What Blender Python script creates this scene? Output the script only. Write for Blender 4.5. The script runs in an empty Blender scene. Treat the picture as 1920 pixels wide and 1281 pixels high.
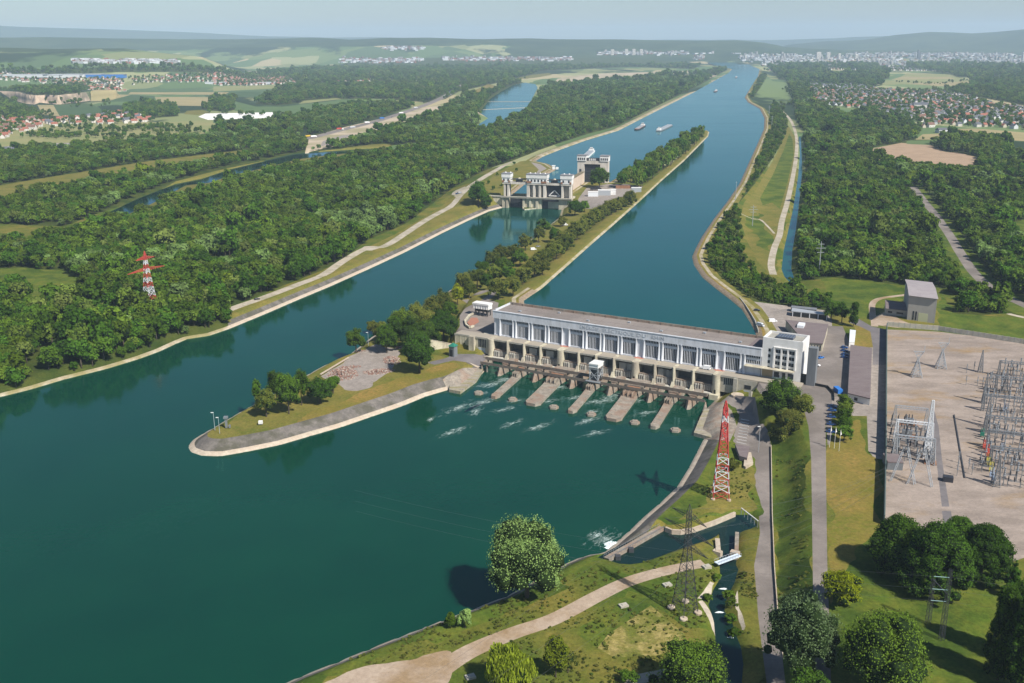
import bpy, bmesh, math, random
import numpy as np
from mathutils import Vector, Matrix, geometry
R_ = math.radians
scene = bpy.context.scene
COL = scene.collection
random.seed(7); rng = np.random.default_rng(7)

# ---------------------------------------------------------------- camera, sky, sun, exposure
H = 192.0; F = 1866.7; PITCH = math.atan(565 / F); ROLL = R_(0.4)
cd = bpy.data.cameras.new('camera'); cam = bpy.data.objects.new('camera', cd); COL.objects.link(cam)
cd.sensor_width = 36; cd.lens = 36 * F / 1920; cd.clip_start = 1; cd.clip_end = 90000
_fw = np.array([0, math.cos(PITCH), -math.sin(PITCH)]); _u = np.array([0, math.sin(PITCH), math.cos(PITCH)]); _r = np.array([1., 0, 0])
_R = math.cos(ROLL) * _r - math.sin(ROLL) * _u; _U = math.sin(ROLL) * _r + math.cos(ROLL) * _u
m = Matrix.Identity(4)
for i in range(3): m[i][0] = _R[i]; m[i][1] = _U[i]; m[i][2] = -_fw[i]
m[2][3] = H
cam.matrix_world = m
scene.camera = cam

SUN_EL, SUN_AZ = R_(46), math.atan2(0.68, -0.73)     # sun stands to the right and behind the camera
w = bpy.data.worlds.new("World"); scene.world = w; w.use_nodes = True
nt = w.node_tree; bg = nt.nodes['Background']; sky = nt.nodes.new('ShaderNodeTexSky')
sky.sky_type = 'NISHITA'; sky.sun_disc = False; sky.sun_elevation = SUN_EL; sky.sun_rotation = SUN_AZ
sky.air_density = 1.0; sky.dust_density = 0.6; sky.ozone_density = 4.5; sky.altitude = 300
nt.links.new(sky.outputs[0], bg.inputs[0]); bg.inputs[1].default_value = 0.068
sl = bpy.data.lights.new('sun', 'SUN'); sl.energy = 5.0; sl.angle = R_(0.53); sl.color = (1, .945, .86)
so = bpy.data.objects.new('sun', sl); COL.objects.link(so)
sd = Vector((math.sin(SUN_AZ) * math.cos(SUN_EL), math.cos(SUN_AZ) * math.cos(SUN_EL), math.sin(SUN_EL)))
so.rotation_euler = sd.to_track_quat('Z', 'Y').to_euler()
vs = scene.view_settings; vs.view_transform = 'Standard'; vs.look = 'None'; vs.exposure = 0.50; vs.gamma = 1; vs.use_curve_mapping = False
scene.cycles.volume_bounces = 2
scene.cycles.max_bounces = 6; scene.cycles.diffuse_bounces = 2; scene.cycles.transparent_max_bounces = 6

# ---------------------------------------------------------------- pixel (1920x1281) -> world
def at(x, y, z=0.0):
    d = _fw + _R * ((x - 960) / F) + _U * ((640.5 - y) / F)
    t = (z - H) / d[2]
    return (d[0] * t, d[1] * t)
def atY(x, y, z, hz=None): return at(x, y, z)
def pl(pts, z): return [at(x, y, z) for x, y in pts]
def proj(p):
    v = np.array(p, float) - np.array([0, 0, H]); q = v @ _fw
    return (960 + F * (v @ _R) / q, 640.5 - F * (v @ _U) / q)

# ---------------------------------------------------------------- object helpers
def tag(o, label=None, cat=None, group=None, kind=None):
    if label: o['label'] = label
    if cat: o['category'] = cat
    if group: o['group'] = group
    if kind: o['kind'] = kind
    return o
def empty(name, loc=(0, 0, 0), rz=0, label=None, cat=None, group=None):
    o = bpy.data.objects.new(name, None); COL.objects.link(o); o.empty_display_size = 1
    o.location = loc; o.rotation_euler = (0, 0, rz); return tag(o, label, cat, group)
class MB:
    """collects shapes and links them as one mesh object"""
    def __init__(s): s.v = []; s.f = []; s.m = []
    def add(s, vs, fs, mi=0):
        b = len(s.v); s.v += [tuple(v) for v in vs]; s.f += [tuple(b + i for i in f) for f in fs]; s.m += [mi] * len(fs); return s
    def box(s, x0, x1, y0, y1, z0, z1, mi=0):
        return s.add([(x0, y0, z0), (x1, y0, z0), (x1, y1, z0), (x0, y1, z0), (x0, y0, z1), (x1, y0, z1), (x1, y1, z1), (x0, y1, z1)],
                     [(0, 3, 2, 1), (4, 5, 6, 7), (0, 1, 5, 4), (1, 2, 6, 5), (2, 3, 7, 6), (3, 0, 4, 7)], mi)
    def bar(s, a, b, w, mi=0, n=4, w2=None):
        a = Vector(a); b = Vector(b); d = b - a
        if d.length < 1e-6: return s
        q = d.to_track_quat('Z', 'Y'); w2 = w if w2 is None else w2; vs = []
        for p, r in ((a, w / 2), (b, w2 / 2)):
            for k in range(n):
                t = 2 * math.pi * (k + .5) / n; rr = r * (1.414 if n == 4 else 1)
                vs.append(p + q @ Vector((math.cos(t) * rr, math.sin(t) * rr, 0)))
        fs = [(k, (k + 1) % n, n + (k + 1) % n, n + k) for k in range(n)] + [tuple(range(n))[::-1], tuple(range(n, 2 * n))]
        return s.add(vs, fs, mi)
    def prism(s, poly, z0, z1, mi=0):
        n = len(poly)
        ar = sum(poly[i][0] * poly[(i + 1) % n][1] - poly[(i + 1) % n][0] * poly[i][1] for i in range(n))
        if ar < 0: poly = poly[::-1]
        def zz(z, i): return z[i] if isinstance(z, (list, tuple)) else z
        vs = [(p[0], p[1], zz(z0, i)) for i, p in enumerate(poly)] + [(p[0], p[1], zz(z1, i)) for i, p in enumerate(poly)]
        fs = [(k, (k + 1) % n, n + (k + 1) % n, n + k) for k in range(n)] + [tuple(range(n))[::-1], tuple(range(n, 2 * n))]
        return s.add(vs, fs, mi)
    def lathe(s, prof, n=10, c=(0, 0, 0), mi=0):
        vs = []; fs = []
        for r, z in prof:
            for k in range(n):
                t = 2 * math.pi * k / n; vs.append((c[0] + r * math.cos(t), c[1] + r * math.sin(t), c[2] + z))
        for j in range(len(prof) - 1):
            for k in range(n): fs.append((j * n + k, j * n + (k + 1) % n, (j + 1) * n + (k + 1) % n, (j + 1) * n + k))
        fs += [tuple(range(n))[::-1], tuple(range((len(prof) - 1) * n, len(prof) * n))]
        return s.add(vs, fs, mi)
    def mesh(s, name, mats, smooth=False):
        me = bpy.data.meshes.new(name); me.from_pydata(s.v, [], s.f)
        for mm in (mats if isinstance(mats, (list, tuple)) else [mats]): me.materials.append(mm)
        me.polygons.foreach_set('material_index', s.m)
        if smooth: me.polygons.foreach_set('use_smooth', [True] * len(s.f))
        me.update(); return me
    def build(s, name, mats, parent=None, loc=(0, 0, 0), rz=0, smooth=False):
        o = bpy.data.objects.new(name, s.mesh(name, mats, smooth)); COL.objects.link(o)
        if parent is not None: o.parent = parent
        o.location = loc; o.rotation_euler = (0, 0, rz); return o
def npmesh(name, V, Fq, mats, k=4, smooth=False, mi=None):
    me = bpy.data.meshes.new(name); V = np.asarray(V, np.float32); Fq = np.asarray(Fq, np.int32)
    me.vertices.add(len(V)); me.vertices.foreach_set('co', V.ravel())
    me.loops.add(Fq.size); me.loops.foreach_set('vertex_index', Fq.ravel())
    me.polygons.add(len(Fq)); me.polygons.foreach_set('loop_start', np.arange(0, Fq.size, k, dtype=np.int32))
    me.polygons.foreach_set('loop_total', np.full(len(Fq), k, np.int32))
    for mm in (mats if isinstance(mats, (list, tuple)) else [mats]): me.materials.append(mm)
    if mi is not None: me.polygons.foreach_set('material_index', np.asarray(mi, np.int32))
    if smooth: me.polygons.foreach_set('use_smooth', np.ones(len(Fq), bool))
    me.update(calc_edges=True); return me
def link(name, me, parent=None, loc=(0, 0, 0), rz=0):
    o = bpy.data.objects.new(name, me); COL.objects.link(o); o.parent = parent; o.location = loc; o.rotation_euler = (0, 0, rz); return o
def copy_tree(o, loc=None, rz=None, sc=None, label=None, parent=None):
    c = o.copy(); COL.objects.link(c)
    if parent is not None: c.parent = parent
    if loc is not None: c.location = loc
    if rz is not None: c.rotation_euler[2] = rz
    if sc is not None: c.scale = sc if hasattr(sc, '__len__') else (sc,) * 3
    if label: c['label'] = label
    for ch in list(KIDS.get(o.name, [])): 
        k = copy_tree(ch, parent=c)
        KIDS.setdefault(c.name, []).append(k)
    return c
KIDS = {}
def kids(root, *chs):
    KIDS.setdefault(root.name, []).extend(chs)

# ---------------------------------------------------------------- materials
def mat(name, col, rough=.8, col2=None, scale=.2, detail=4, col3=None, scale3=.03, bump=0, metal=0, spec=.3, stretch=None, lo=.38, hi=.62, rand=0, lo3=.45, hi3=.6, coord='Object', grain=0, gs=.9):
    mt = bpy.data.materials.new(name); mt.use_nodes = True; n = mt.node_tree; N = n.nodes; L = n.links
    b = N['Principled BSDF']; b.inputs['Roughness'].default_value = rough; b.inputs['Metallic'].default_value = metal
    b.inputs['Specular IOR Level'].default_value = spec
    b.inputs['Base Color'].default_value = (*col, 1)
    if col2 is None and not rand: return mt
    tc = N.new('ShaderNodeTexCoord'); vec = tc.outputs[coord]
    if stretch:
        mp = N.new('ShaderNodeMapping'); mp.inputs['Scale'].default_value = stretch; L.new(vec, mp.inputs[0]); vec = mp.outputs[0]
    src = None
    def layer(prev, c, sc, lo, hi, det):
        nz = N.new('ShaderNodeTexNoise'); nz.inputs['Scale'].default_value = sc; nz.inputs['Detail'].default_value = det; nz.inputs['Roughness'].default_value = .62
        L.new(vec, nz.inputs['Vector'])
        mr = N.new('ShaderNodeMapRange'); mr.inputs['From Min'].default_value = lo; mr.inputs['From Max'].default_value = hi; L.new(nz.outputs[0], mr.inputs[0])
        mx = N.new('ShaderNodeMix'); mx.data_type = 'RGBA'; L.new(mr.outputs[0], mx.inputs['Factor'])
        if prev is None: mx.inputs['A'].default_value = (*col, 1)
        else: L.new(prev, mx.inputs['A'])
        mx.inputs['B'].default_value = (*c, 1); return mx.outputs['Result'], nz
    nz = None
    if col2 is not None: src, nz = layer(None, col2, scale, lo, hi, detail)
    if col3 is not None: src, _ = layer(src, col3, scale3, lo3, hi3, 5)
    if grain:
        prev = src; g1 = N.new('ShaderNodeTexNoise'); g1.inputs['Scale'].default_value = gs; g1.inputs['Detail'].default_value = 4; g1.inputs['Roughness'].default_value = .75; L.new(tc.outputs[coord], g1.inputs['Vector'])
        mr = N.new('ShaderNodeMapRange'); mr.inputs['From Min'].default_value = .3; mr.inputs['From Max'].default_value = .7; mr.inputs['To Min'].default_value = 1 - grain; mr.inputs['To Max'].default_value = 1 + grain; L.new(g1.outputs[0], mr.inputs[0])
        hv = N.new('ShaderNodeHueSaturation'); L.new(mr.outputs[0], hv.inputs['Value']); L.new(src, hv.inputs['Color']); src = hv.outputs[0]
    if rand:
        oi = N.new('ShaderNodeObjectInfo'); mr = N.new('ShaderNodeMapRange'); mr.inputs['To Min'].default_value = 1 - rand; mr.inputs['To Max'].default_value = 1 + rand
        L.new(oi.outputs['Random'], mr.inputs[0]); hv = N.new('ShaderNodeHueSaturation'); L.new(mr.outputs[0], hv.inputs['Value'])
        if src: L.new(src, hv.inputs['Color'])
        else: hv.inputs['Color'].default_value = (*col, 1)
        src = hv.outputs[0]
    if src: L.new(src, b.inputs['Base Color'])
    if bump and nz:
        bp = N.new('ShaderNodeBump'); bp.inputs['Distance'].default_value = bump; L.new(nz.outputs[0], bp.inputs['Height']); L.new(bp.outputs[0], b.inputs['Normal'])
    return mt
M = {}
M['grass'] = mat('grass', (0.099, 0.113, 0.017), .95, (0.172, 0.144, 0.031), .05, 9, (0.060, 0.095, 0.012), .018, spec=.1, grain=0.34)
M['dry_grass'] = mat('dry_grass', (0.194, 0.158, 0.038), .95, (0.099, 0.117, 0.019), .06, 9, (0.146, 0.131, 0.030), .5, spec=.1, grain=0.3)
M['lush_grass'] = mat('lush_grass', (0.073, 0.113, 0.014), .95, (0.116, 0.131, 0.019), .12, 9, (0.047, 0.079, 0.011), .05, spec=.1, grain=0.34)
M['orange_grass'] = mat('orange_grass', (.25, .165, .045), .95, (.13, .13, .02), .045, 9, (0.163, 0.135, 0.031), .4, spec=.1, grain=0.28)
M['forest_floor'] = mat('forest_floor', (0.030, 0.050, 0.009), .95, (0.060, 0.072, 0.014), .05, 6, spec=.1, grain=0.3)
M['asphalt'] = mat('asphalt', (.205, .178, .160), .9, (.235, .205, .182), .15, 5, (.155, .135, .12), .03, spec=.2, grain=0.1)
M['dark_asphalt'] = mat('dark_asphalt', (.13, .12, .122), .9, (.17, .155, .155), .12, 6, spec=.2, grain=0.12)
M['gravel'] = mat('gravel', (.44, .39, .31), .95, (.36, .31, .25), .2, 6, (.30, .27, .19), .05, spec=.1, grain=0.16)
M['gravel_pink'] = mat('gravel_pink', (.39, .31, .235), .95, (.33, .255, .19), .25, 6, (.27, .19, .11), .04, spec=.1, grain=0.16)
M['rubble_ground'] = mat('rubble_ground', (.29, .255, .225), .95, (.23, .20, .175), .3, 6, spec=.1, grain=0.18)
M['toe'] = mat('pale_concrete', (.48, .41, .32), .9, (.38, .32, .25), .4, 6, (.42, .34, .26), .1, spec=.15, grain=0.14)
M['slope'] = mat('bank_concrete', (.115, .103, .094), .9, (.165, .148, .13), .3, 7, (.085, .08, .06), .1, spec=.15, grain=0.18)
M['bank_pale'] = mat('bank_gravel', (.40, .355, .27), .95, (.30, .25, .16), .15, 6, (.24, .21, .10), .05, spec=.1, grain=0.2)
M['bank_brown'] = mat('bank_riprap', (.20, .155, .11), .95, (.28, .22, .15), .5, 6, spec=.1, grain=0.25)
M['plot'] = mat('ploughed_soil', (.36, .255, .17), .95, (.31, .22, .145), .05, 5, spec=.1)
M['field_green'] = mat('crop_green', (.10, .15, .055), .95, (.08, .13, .045), .01, 4, spec=.1)
M['field_dark'] = mat('crop_dark', (.05, .09, .035), .95, (.065, .105, .04), .01, 4, spec=.1)
M['field_tan'] = mat('crop_tan', (.33, .27, .135), .95, (.26, .225, .11), .008, 4, spec=.1)
M['field_light'] = mat('crop_light', (.20, .22, .085), .95, (.25, .235, .10), .008, 4, spec=.1)
M['white_sheet'] = mat('white_cover', (.82, .80, .76), .8, (.74, .70, .65), .02, 3, stretch=(1, 6, 1))
M['sand'] = mat('sand', (.47, .38, .285), .95, (.40, .33, .23), .02, 5, (.28, .25, .14), .008, spec=.1, grain=0.1)
M['yard'] = mat('yard_gravel', (.32, .265, .225), .95, (.23, .19, .16), .05, 8, (.27, .18, .085), .022, stretch=(1, 2.2, 1), spec=.1, lo3=.54, hi3=.72, grain=0.16)
M['brick_dust'] = mat('broken_brick', (.30, .15, .10), .95, (.48, .40, .34), 1.2, 4, (.2, .13, .1), .4)
M['concrete'] = mat('concrete', (.42, .40, .345), .85, (.33, .31, .26), .25, 7, (.36, .335, .27), .6, spec=.25, grain=0.14)
M['old_concrete'] = mat('old_concrete', (.31, .27, .22), .9, (.20, .175, .145), .35, 8, (.25, .18, .135), .12, spec=.2, grain=0.22)
M['cream'] = mat('cream_concrete', (.53, .49, .37), .85, (.42, .385, .29), .3, 7, (.34, .30, .235), .15, stretch=(1, 1, .3), spec=.25, grain=0.12)
M['facade'] = mat('white_render', (.61, .63, .67), .8, (.50, .515, .54), .35, 8, (.40, .41, .42), .9, lo3=.56, hi3=.72, stretch=(1, 1, .3), spec=.25)
M['white'] = mat('white_paint', (.74, .73, .71), .7, (.62, .61, .585), .2, 8, spec=.3)
M['roof_felt'] = mat('roof_felt', (.215, .185, .168), .95, (.18, .158, .142), .1, 6, (.24, .21, .19), .03, spec=.1, grain=0.12)
M['roof_dark'] = mat('dark_roof', (.155, .125, .125), .95, (.18, .15, .148), .12, 5, stretch=(1, 3, 1), spec=.1, grain=0.1)
M['dark'] = mat('dark_opening', (.02, .021, .022), .6)
M['window'] = mat('window_glass', (.018, .024, .034), .25, spec=.35)
M['steel'] = mat('grey_steel', (.22, .235, .25), .55, metal=.3)
M['dsteel'] = mat('dark_steel', (.06, .062, .068), .6, metal=.2)
M['wsteel'] = mat('white_steel', (.66, .68, .70), .5)
M['lsteel'] = mat('galvanised_steel', (.37, .39, .41), .5, metal=.2)
M['red'] = mat('red_paint', (.50, .055, .05), .6, (.42, .05, .045), .5, 3)
M['rust'] = mat('rust_brown', (.30, .15, .085), .9, (.22, .11, .06), .5, 5)
M['green_panel'] = mat('green_metal', (.02, .16, .11), .6)
M['wall_green'] = mat('fence_panel', (.08, .115, .105), .7)
M['foam'] = mat('white_water', (.85, .88, .88), .6, (.5, .62, .62), 1.5, 4, bump=.3)
M['slab'] = mat('stone_rows', (.36, .325, .26), .9, (.22, .19, .15), .8, 6, (.25, .22, .12), .15, stretch=(.35, 2.2, 1), grain=.2)
M['straw'] = mat('straw', (0.310, 0.252, 0.093), .95, (0.172, 0.153, 0.037), .5, 8, (0.112, 0.126, 0.022), .12, spec=.1, grain=.35)
M['foam_smooth'] = mat('smooth_foam', (.80, .85, .85), .7, (.62, .72, .72), .8, 5)
M['cliff'] = mat('quarry_stone', (.52, .40, .29), .95, (.34, .26, .20), .04, 7, (.20, .17, .12), .012, spec=.1)
# ---------------------------------------------------------------- shorelines (pixel traces, back-projected to their own levels)
W0Z, W1Z, DECK = 0.0, 12.0, 13.6
LEFTB = [(-420, 880), (-200, 812), (0, 745), (60, 730), (120, 712), (200, 692), (262, 673), (300, 659), (330, 645), (352, 636), (392, 630), (430, 617), (500, 588), (560, 562), (620, 537), (700, 501), (760, 473), (830, 437), (880, 413), (918, 396)]
ISL_L = [(1048, 409), (1036, 418), (1015, 435), (980, 460), (944, 482), (905, 502), (870, 528), (820, 560), (760, 592), (700, 630), (652, 668), (610, 685), (579, 702), (530, 731), (474, 760), (430, 785), (401, 802), (375, 817), (358, 828), (352, 838), (357, 848), (378, 855), (413, 856), (460, 848), (524, 835), (582, 818), (641, 801), (699, 781), (757, 761), (798, 744), (842, 731)]
APR = [(863, 735.5), (894, 713), (911, 694)]
RAPR = [(1323, 750), (1317, 768), (1301, 812), (1319, 823)]
RIGHTB = [(1291, 877), (1268, 914), (1235, 945), (1200, 975), (1180, 995), (1162, 1010), (1132, 1036), (1091, 1044), (1050, 1062), (1010, 1085), (950, 1118), (885, 1143), (829, 1164), (794, 1177), (741, 1198), (688, 1219), (632, 1242), (560, 1270), (500, 1298), (380, 1350), (150, 1450)]
SU = np.array([.86998, -.49309]); SVV = np.array([.49309, .86998]); SO = np.array([-11.1, 604.2]); SRZ = R_(-29.544)
def st(u, v): p = SO + SU * u + SVV * v; return (float(p[0]), float(p[1]))
LU = np.array([.9613, -.2756]); LV = np.array([.2756, .9613]); LO = np.array([-9., 1190.]); LRZ = -math.atan2(.2756, .9613)
def lk(u, v): p = LO + LU * u + LV * v; return (float(p[0]), float(p[1]))
P0 = (pl(LEFTB, 0) + [lk(2, 6), lk(70, 6)] + pl(ISL_L + APR, 0) + [st(4, -27), st(5, -4), st(149, -4), st(149.5, -27)] + pl(RAPR + RIGHTB, 0) + [(-180., 120.), (-420., 160.)])
FOREL = [(983, 564), (1018, 540), (1063, 500), (1111, 457), (1152, 421), (1205, 373), (1240, 340), (1283, 302), (1328, 256), (1330, 248), (1324, 244), (1300, 256), (1268, 278), (1228, 303), (1185, 330), (1150, 352)]
LOCKP = [(985, 345), (1022, 330), (1044, 318), (1030, 309), (1003, 303), (1018, 294), (1050, 281), (1100, 263), (1160, 245), (1220, 214), (1300, 174), (1366, 137), (1373, 130), (1340, 122), (1325, 117), (1345, 114), (1372, 115), (1385, 121)]
RCAN = [(1404, 121), (1424, 130), (1421, 143), (1408, 163), (1396, 183), (1402, 192), (1424, 204), (1433, 222), (1432, 242), (1420, 270), (1404, 305), (1386, 345), (1362, 380), (1340, 408), (1315, 445), (1303, 468), (1297, 482), (1301, 498), (1316, 520), (1340, 540), (1370, 563), (1390, 580), (1406, 605), (1416, 624)]
P1 = pl(FOREL[:-1], W1Z) + [lk(100, 190), lk(99, 150), lk(69, 150), lk(66, 138), lk(67, 28), lk(4, 28)] + pl(LOCKP + RCAN, W1Z) + [st(163, 24), st(10, 24)]
OLDR = [(200, 420), (280, 385), (345, 350), (390, 345), (430, 331), (480, 320), (560, 300), (620, 292), (700, 284), (735, 281), (735, 277), (690, 279), (610, 284), (550, 290), (480, 306), (430, 318), (380, 335), (330, 345), (260, 372), (180, 410)]
OLDR2 = [(893, 243), (905, 240), (940, 228), (975, 214), (990, 200), (1000, 180), (1008, 165), (1004, 158), (985, 155), (962, 160), (940, 172), (920, 185), (908, 200), (900, 212), (915, 222), (898, 233)]
DITCH = [(1490, 538), (1472, 520), (1466, 505), (1470, 470), (1479, 430), (1487, 395), (1497, 330), (1500, 290), (1498, 256), (1501, 256), (1503, 290), (1504, 320), (1498, 380), (1492, 430), (1485, 470), (1483, 505), (1488, 520), (1496, 538)]
POND = [(1145, 1052), (1122, 1046), (1150, 1030), (1210, 1003), (1245, 988), (1258, 996), (1300, 996), (1345, 980), (1380, 966), (1405, 966), (1418, 985), (1412, 990), (1386, 998), (1382, 1040), (1378, 1058), (1383, 1068), (1376, 1092), (1362, 1120), (1356, 1145), (1372, 1170), (1380, 1195), (1388, 1215), (1392, 1245), (1388, 1300), (1345, 1300), (1350, 1250), (1344, 1210), (1340, 1165), (1330, 1135), (1338, 1108), (1352, 1085), (1350, 1052), (1348, 1020), (1351, 1000), (1330, 1012), (1290, 1024), (1240, 1042), (1200, 1056), (1170, 1060)]
PO1 = pl(OLDR, 2.5); PO2 = pl(OLDR2, 2.5); PD = pl(DITCH, 3.0); PP = pl(POND, 3.0)

def seglist(p, closed=True):
    p = np.array(p); q = np.roll(p, -1, 0) if closed else p[1:]
    return (p if closed else p[:-1]), q
def dist(X, poly, closed=True):
    a, b = seglist(poly, closed); X = np.asarray(X, float); best = np.full(len(X), 1e18)
    if len(X) < 400:
        e = b - a; l = (e ** 2).sum(1) + 1e-12; v = X[:, None] - a[None]; t = np.clip((v * e).sum(2) / l, 0, 1)
        return np.sqrt(((v - t[..., None] * e) ** 2).sum(2).min(1))
    for (ax, ay), (bx, by) in zip(a, b):
        dx, dy = bx - ax, by - ay; l = dx * dx + dy * dy + 1e-12
        t = np.clip(((X[:, 0] - ax) * dx + (X[:, 1] - ay) * dy) / l, 0, 1)
        d = (X[:, 0] - ax - t * dx) ** 2 + (X[:, 1] - ay - t * dy) ** 2; np.minimum(best, d, out=best)
    return np.sqrt(best)
def inside(X, poly):
    X = np.asarray(X, float); r = np.zeros(len(X), bool); a, b = seglist(poly)
    x0, y0 = np.min(a, 0); x1, y1 = np.max(a, 0)
    k = np.where((X[:, 0] >= x0) & (X[:, 0] <= x1) & (X[:, 1] >= y0) & (X[:, 1] <= y1))[0]
    if not len(k): return r
    x = X[k, 0]; y = X[k, 1]; rr = np.zeros(len(k), bool)
    if len(k) < 400:
        a = a[None]; b = b[None]; x = x[:, None]; y = y[:, None]; c = (a[..., 1] > y) != (b[..., 1] > y)
        with np.errstate(divide='ignore', invalid='ignore'): xx = (b[..., 0] - a[..., 0]) * (y - a[..., 1]) / (b[..., 1] - a[..., 1]) + a[..., 0]
        r[k] = (c & (x < xx)).sum(1) % 2 == 1; return r
    for (ax, ay), (bx, by) in zip(a, b):
        if ay == by: continue
        c = (ay > y) != (by > y); rr ^= c & (x < (bx - ax) * (y - ay) / (by - ay) + ax)
    r[k] = rr; return r
def sdist(X, poly):
    d = dist(X, poly); i = inside(X, poly); return np.where(i, -d, d)
def smooth(t): t = np.clip(t, 0, 1); return t * t * (3 - 2 * t)
def vnoise(X, s, seed=0):
    r = np.random.default_rng(seed); T = r.random((64, 64)); x = np.asarray(X)[:, 0] / s; y = np.asarray(X)[:, 1] / s
    i = np.floor(x).astype(int); j = np.floor(y).astype(int); fx = smooth(x - i); fy = smooth(y - j)
    g = lambda a, b: T[a % 64, b % 64]
    return (g(i, j) * (1 - fx) + g(i + 1, j) * fx) * (1 - fy) + (g(i, j + 1) * (1 - fx) + g(i + 1, j + 1) * fx) * fy
def fbm(X, s, seed=0, o=4):
    return sum(vnoise(X, s / 2 ** k, seed + k) / 2 ** k for k in range(o)) / sum(1 / 2 ** k for k in range(o))

# raised ground: (polygon, level, width of the slope round it)
ZONES = []
def zone(pts, z, bw, lv): ZONES.append((pl(pts, z) if isinstance(pts[0][0], (int, float)) and lv is None else lv, z, bw))
ZR = pl([(1414, 600), (1440, 590), (1480, 578), (1560, 590), (1640, 600), (1700, 560), (1860, 585), (2500, 640), (2800, 1500), (1640, 1500), (1528, 1290), (1522, 1100), (1518, 900), (1513, 840), (1500, 810), (1470, 752), (1440, 790)], 12.8) + [st(173.4, -26), st(172.2, -8.7)] + pl([(1420, 690)], 12.8)
ZONES.append((ZR, 12.8, 11.))
ZL = [st(-23, -7.5), st(2, -7.5), st(6, 10)] + pl([(960, 600), (985, 566), (1000, 552), (940, 535), (895, 545), (870, 575), (858, 600)], 13.4)
ZONES.append((ZL, 13.4, 5.))
ZK = pl([(905, 372), (870, 362), (905, 330), (960, 305), (1005, 293), (1018, 294), (1003, 303), (1030, 309), (1044, 318), (1022, 330), (985, 345), (945, 362), (930, 372)], 13.4)
ZONES.append((ZK, 13.4, 40.))
ZY = [lk(60, 8), lk(84, 5), lk(90, 20)] + pl([(1140, 382), (1180, 372), (1212, 360), (1240, 342), (1200, 345)], 13.5) + [lk(105, 160), lk(60, 160)]
ZONES.append((ZY, 13.5, 22.))
ZA = [lk(-40, -4), lk(0, -2), lk(5, 12), lk(5, 40), lk(-40, 40)]
ZONES.append((ZA, 13.4, 14.))
CUT = [([st(149.5, -9.3), st(171.6, -9.3), st(172.3, -26)] + pl([(1422, 800), (1430, 840), (1380, 840), (1330, 790)], 5.5), 5.5), ([st(-27, -9.6), st(3, -9.6), st(2, -30), st(-40, -30), st(-36, -14)], 4.5)]
# quarry terrace and the hill on the far left
QL = pl([(-220, 200), (-60, 192), (0, 186), (31, 188), (52, 194), (69, 196), (88, 195), (111, 196), (130, 193), (144, 192), (165, 189)], 5.)
ZQ = QL + [(QL[-1][0] + 40, QL[-1][1] + 160), (QL[5][0] + 60, QL[5][1] + 380), (QL[0][0] - 200, QL[0][1] + 420)]
ZONES.append((ZQ, 33., 5.))

SKY = [(-26000, 205, 9), ]
def hills(X):
    """far ranges: each ridge follows an azimuth profile measured on the skyline"""
    x = X[:, 0]; y = X[:, 1]; r = np.hypot(x, y); az = x / np.maximum(y, 1.)      # tangent of the azimuth
    px = 960 + az * 1785; h = np.zeros(len(X))
    def ridge(r0, wf, wb, xs, ys, rough, seed):
        py = np.interp(px, xs, ys)                      # skyline pixel row of this ridge
        py0 = 75.5 + (960 - px) * .007
        px_ = np.c_[px, px * 0]; top = H + (py0 - py + (vnoise(px_, 90, seed) - .5) * 2.6 + (vnoise(px_, 31, seed + 1) - .5) * 1.2) * r0 / F
        n = fbm(X, r0 * .10, seed, 5) - .5
        f = np.where(r < r0, smooth((r - (r0 - wf)) / wf), smooth(((r0 + wb) - r) / wb))
        return np.maximum(0, (top + n * rough * (r < r0 - .1 * wf)) * f + n * rough * f * (1 - f) * 3)
    h = np.maximum(h, ridge(6500, 2300, 2500, [-900, -300, 0, 300, 430, 520, 2600], [92, 88, 88, 90, 102, 140, 140], 25, 3))
    h = np.maximum(h, ridge(10500, 2600, 2500, [-900, 0, 400, 560, 640, 750, 850, 950, 1050, 1150, 1250, 1370, 1420, 1470, 2600], [84, 84, 84, 78, 76, 71, 72, 73, 74, 74, 75, 76, 84, 100, 130], 30, 11))
    h = np.maximum(h, ridge(11000, 2000, 2500, [-900, 0, 150, 300, 450, 560, 620, 700, 2600], [70, 70, 71.5, 73, 74, 73, 70, 75, 110], 20, 21))
    h = np.maximum(h, ridge(21000, 5000, 2000, [-900, 0, 100, 400, 600, 900, 1400, 1500, 1540, 1650, 1800, 1920, 2600], [50, 52, 54, 62, 70, 74, 75, 73, 71, 68, 64, 62, 60], 60, 31))
    h = np.maximum(h, ridge(15000, 4000, 3000, [-900, 1400, 1440, 1500, 1560, 1620, 1680, 1760, 1840, 1920, 2100, 2600], [140, 100, 82, 78, 76, 66, 62, 64, 58, 54, 52, 50], 60, 41))
    return h

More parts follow.
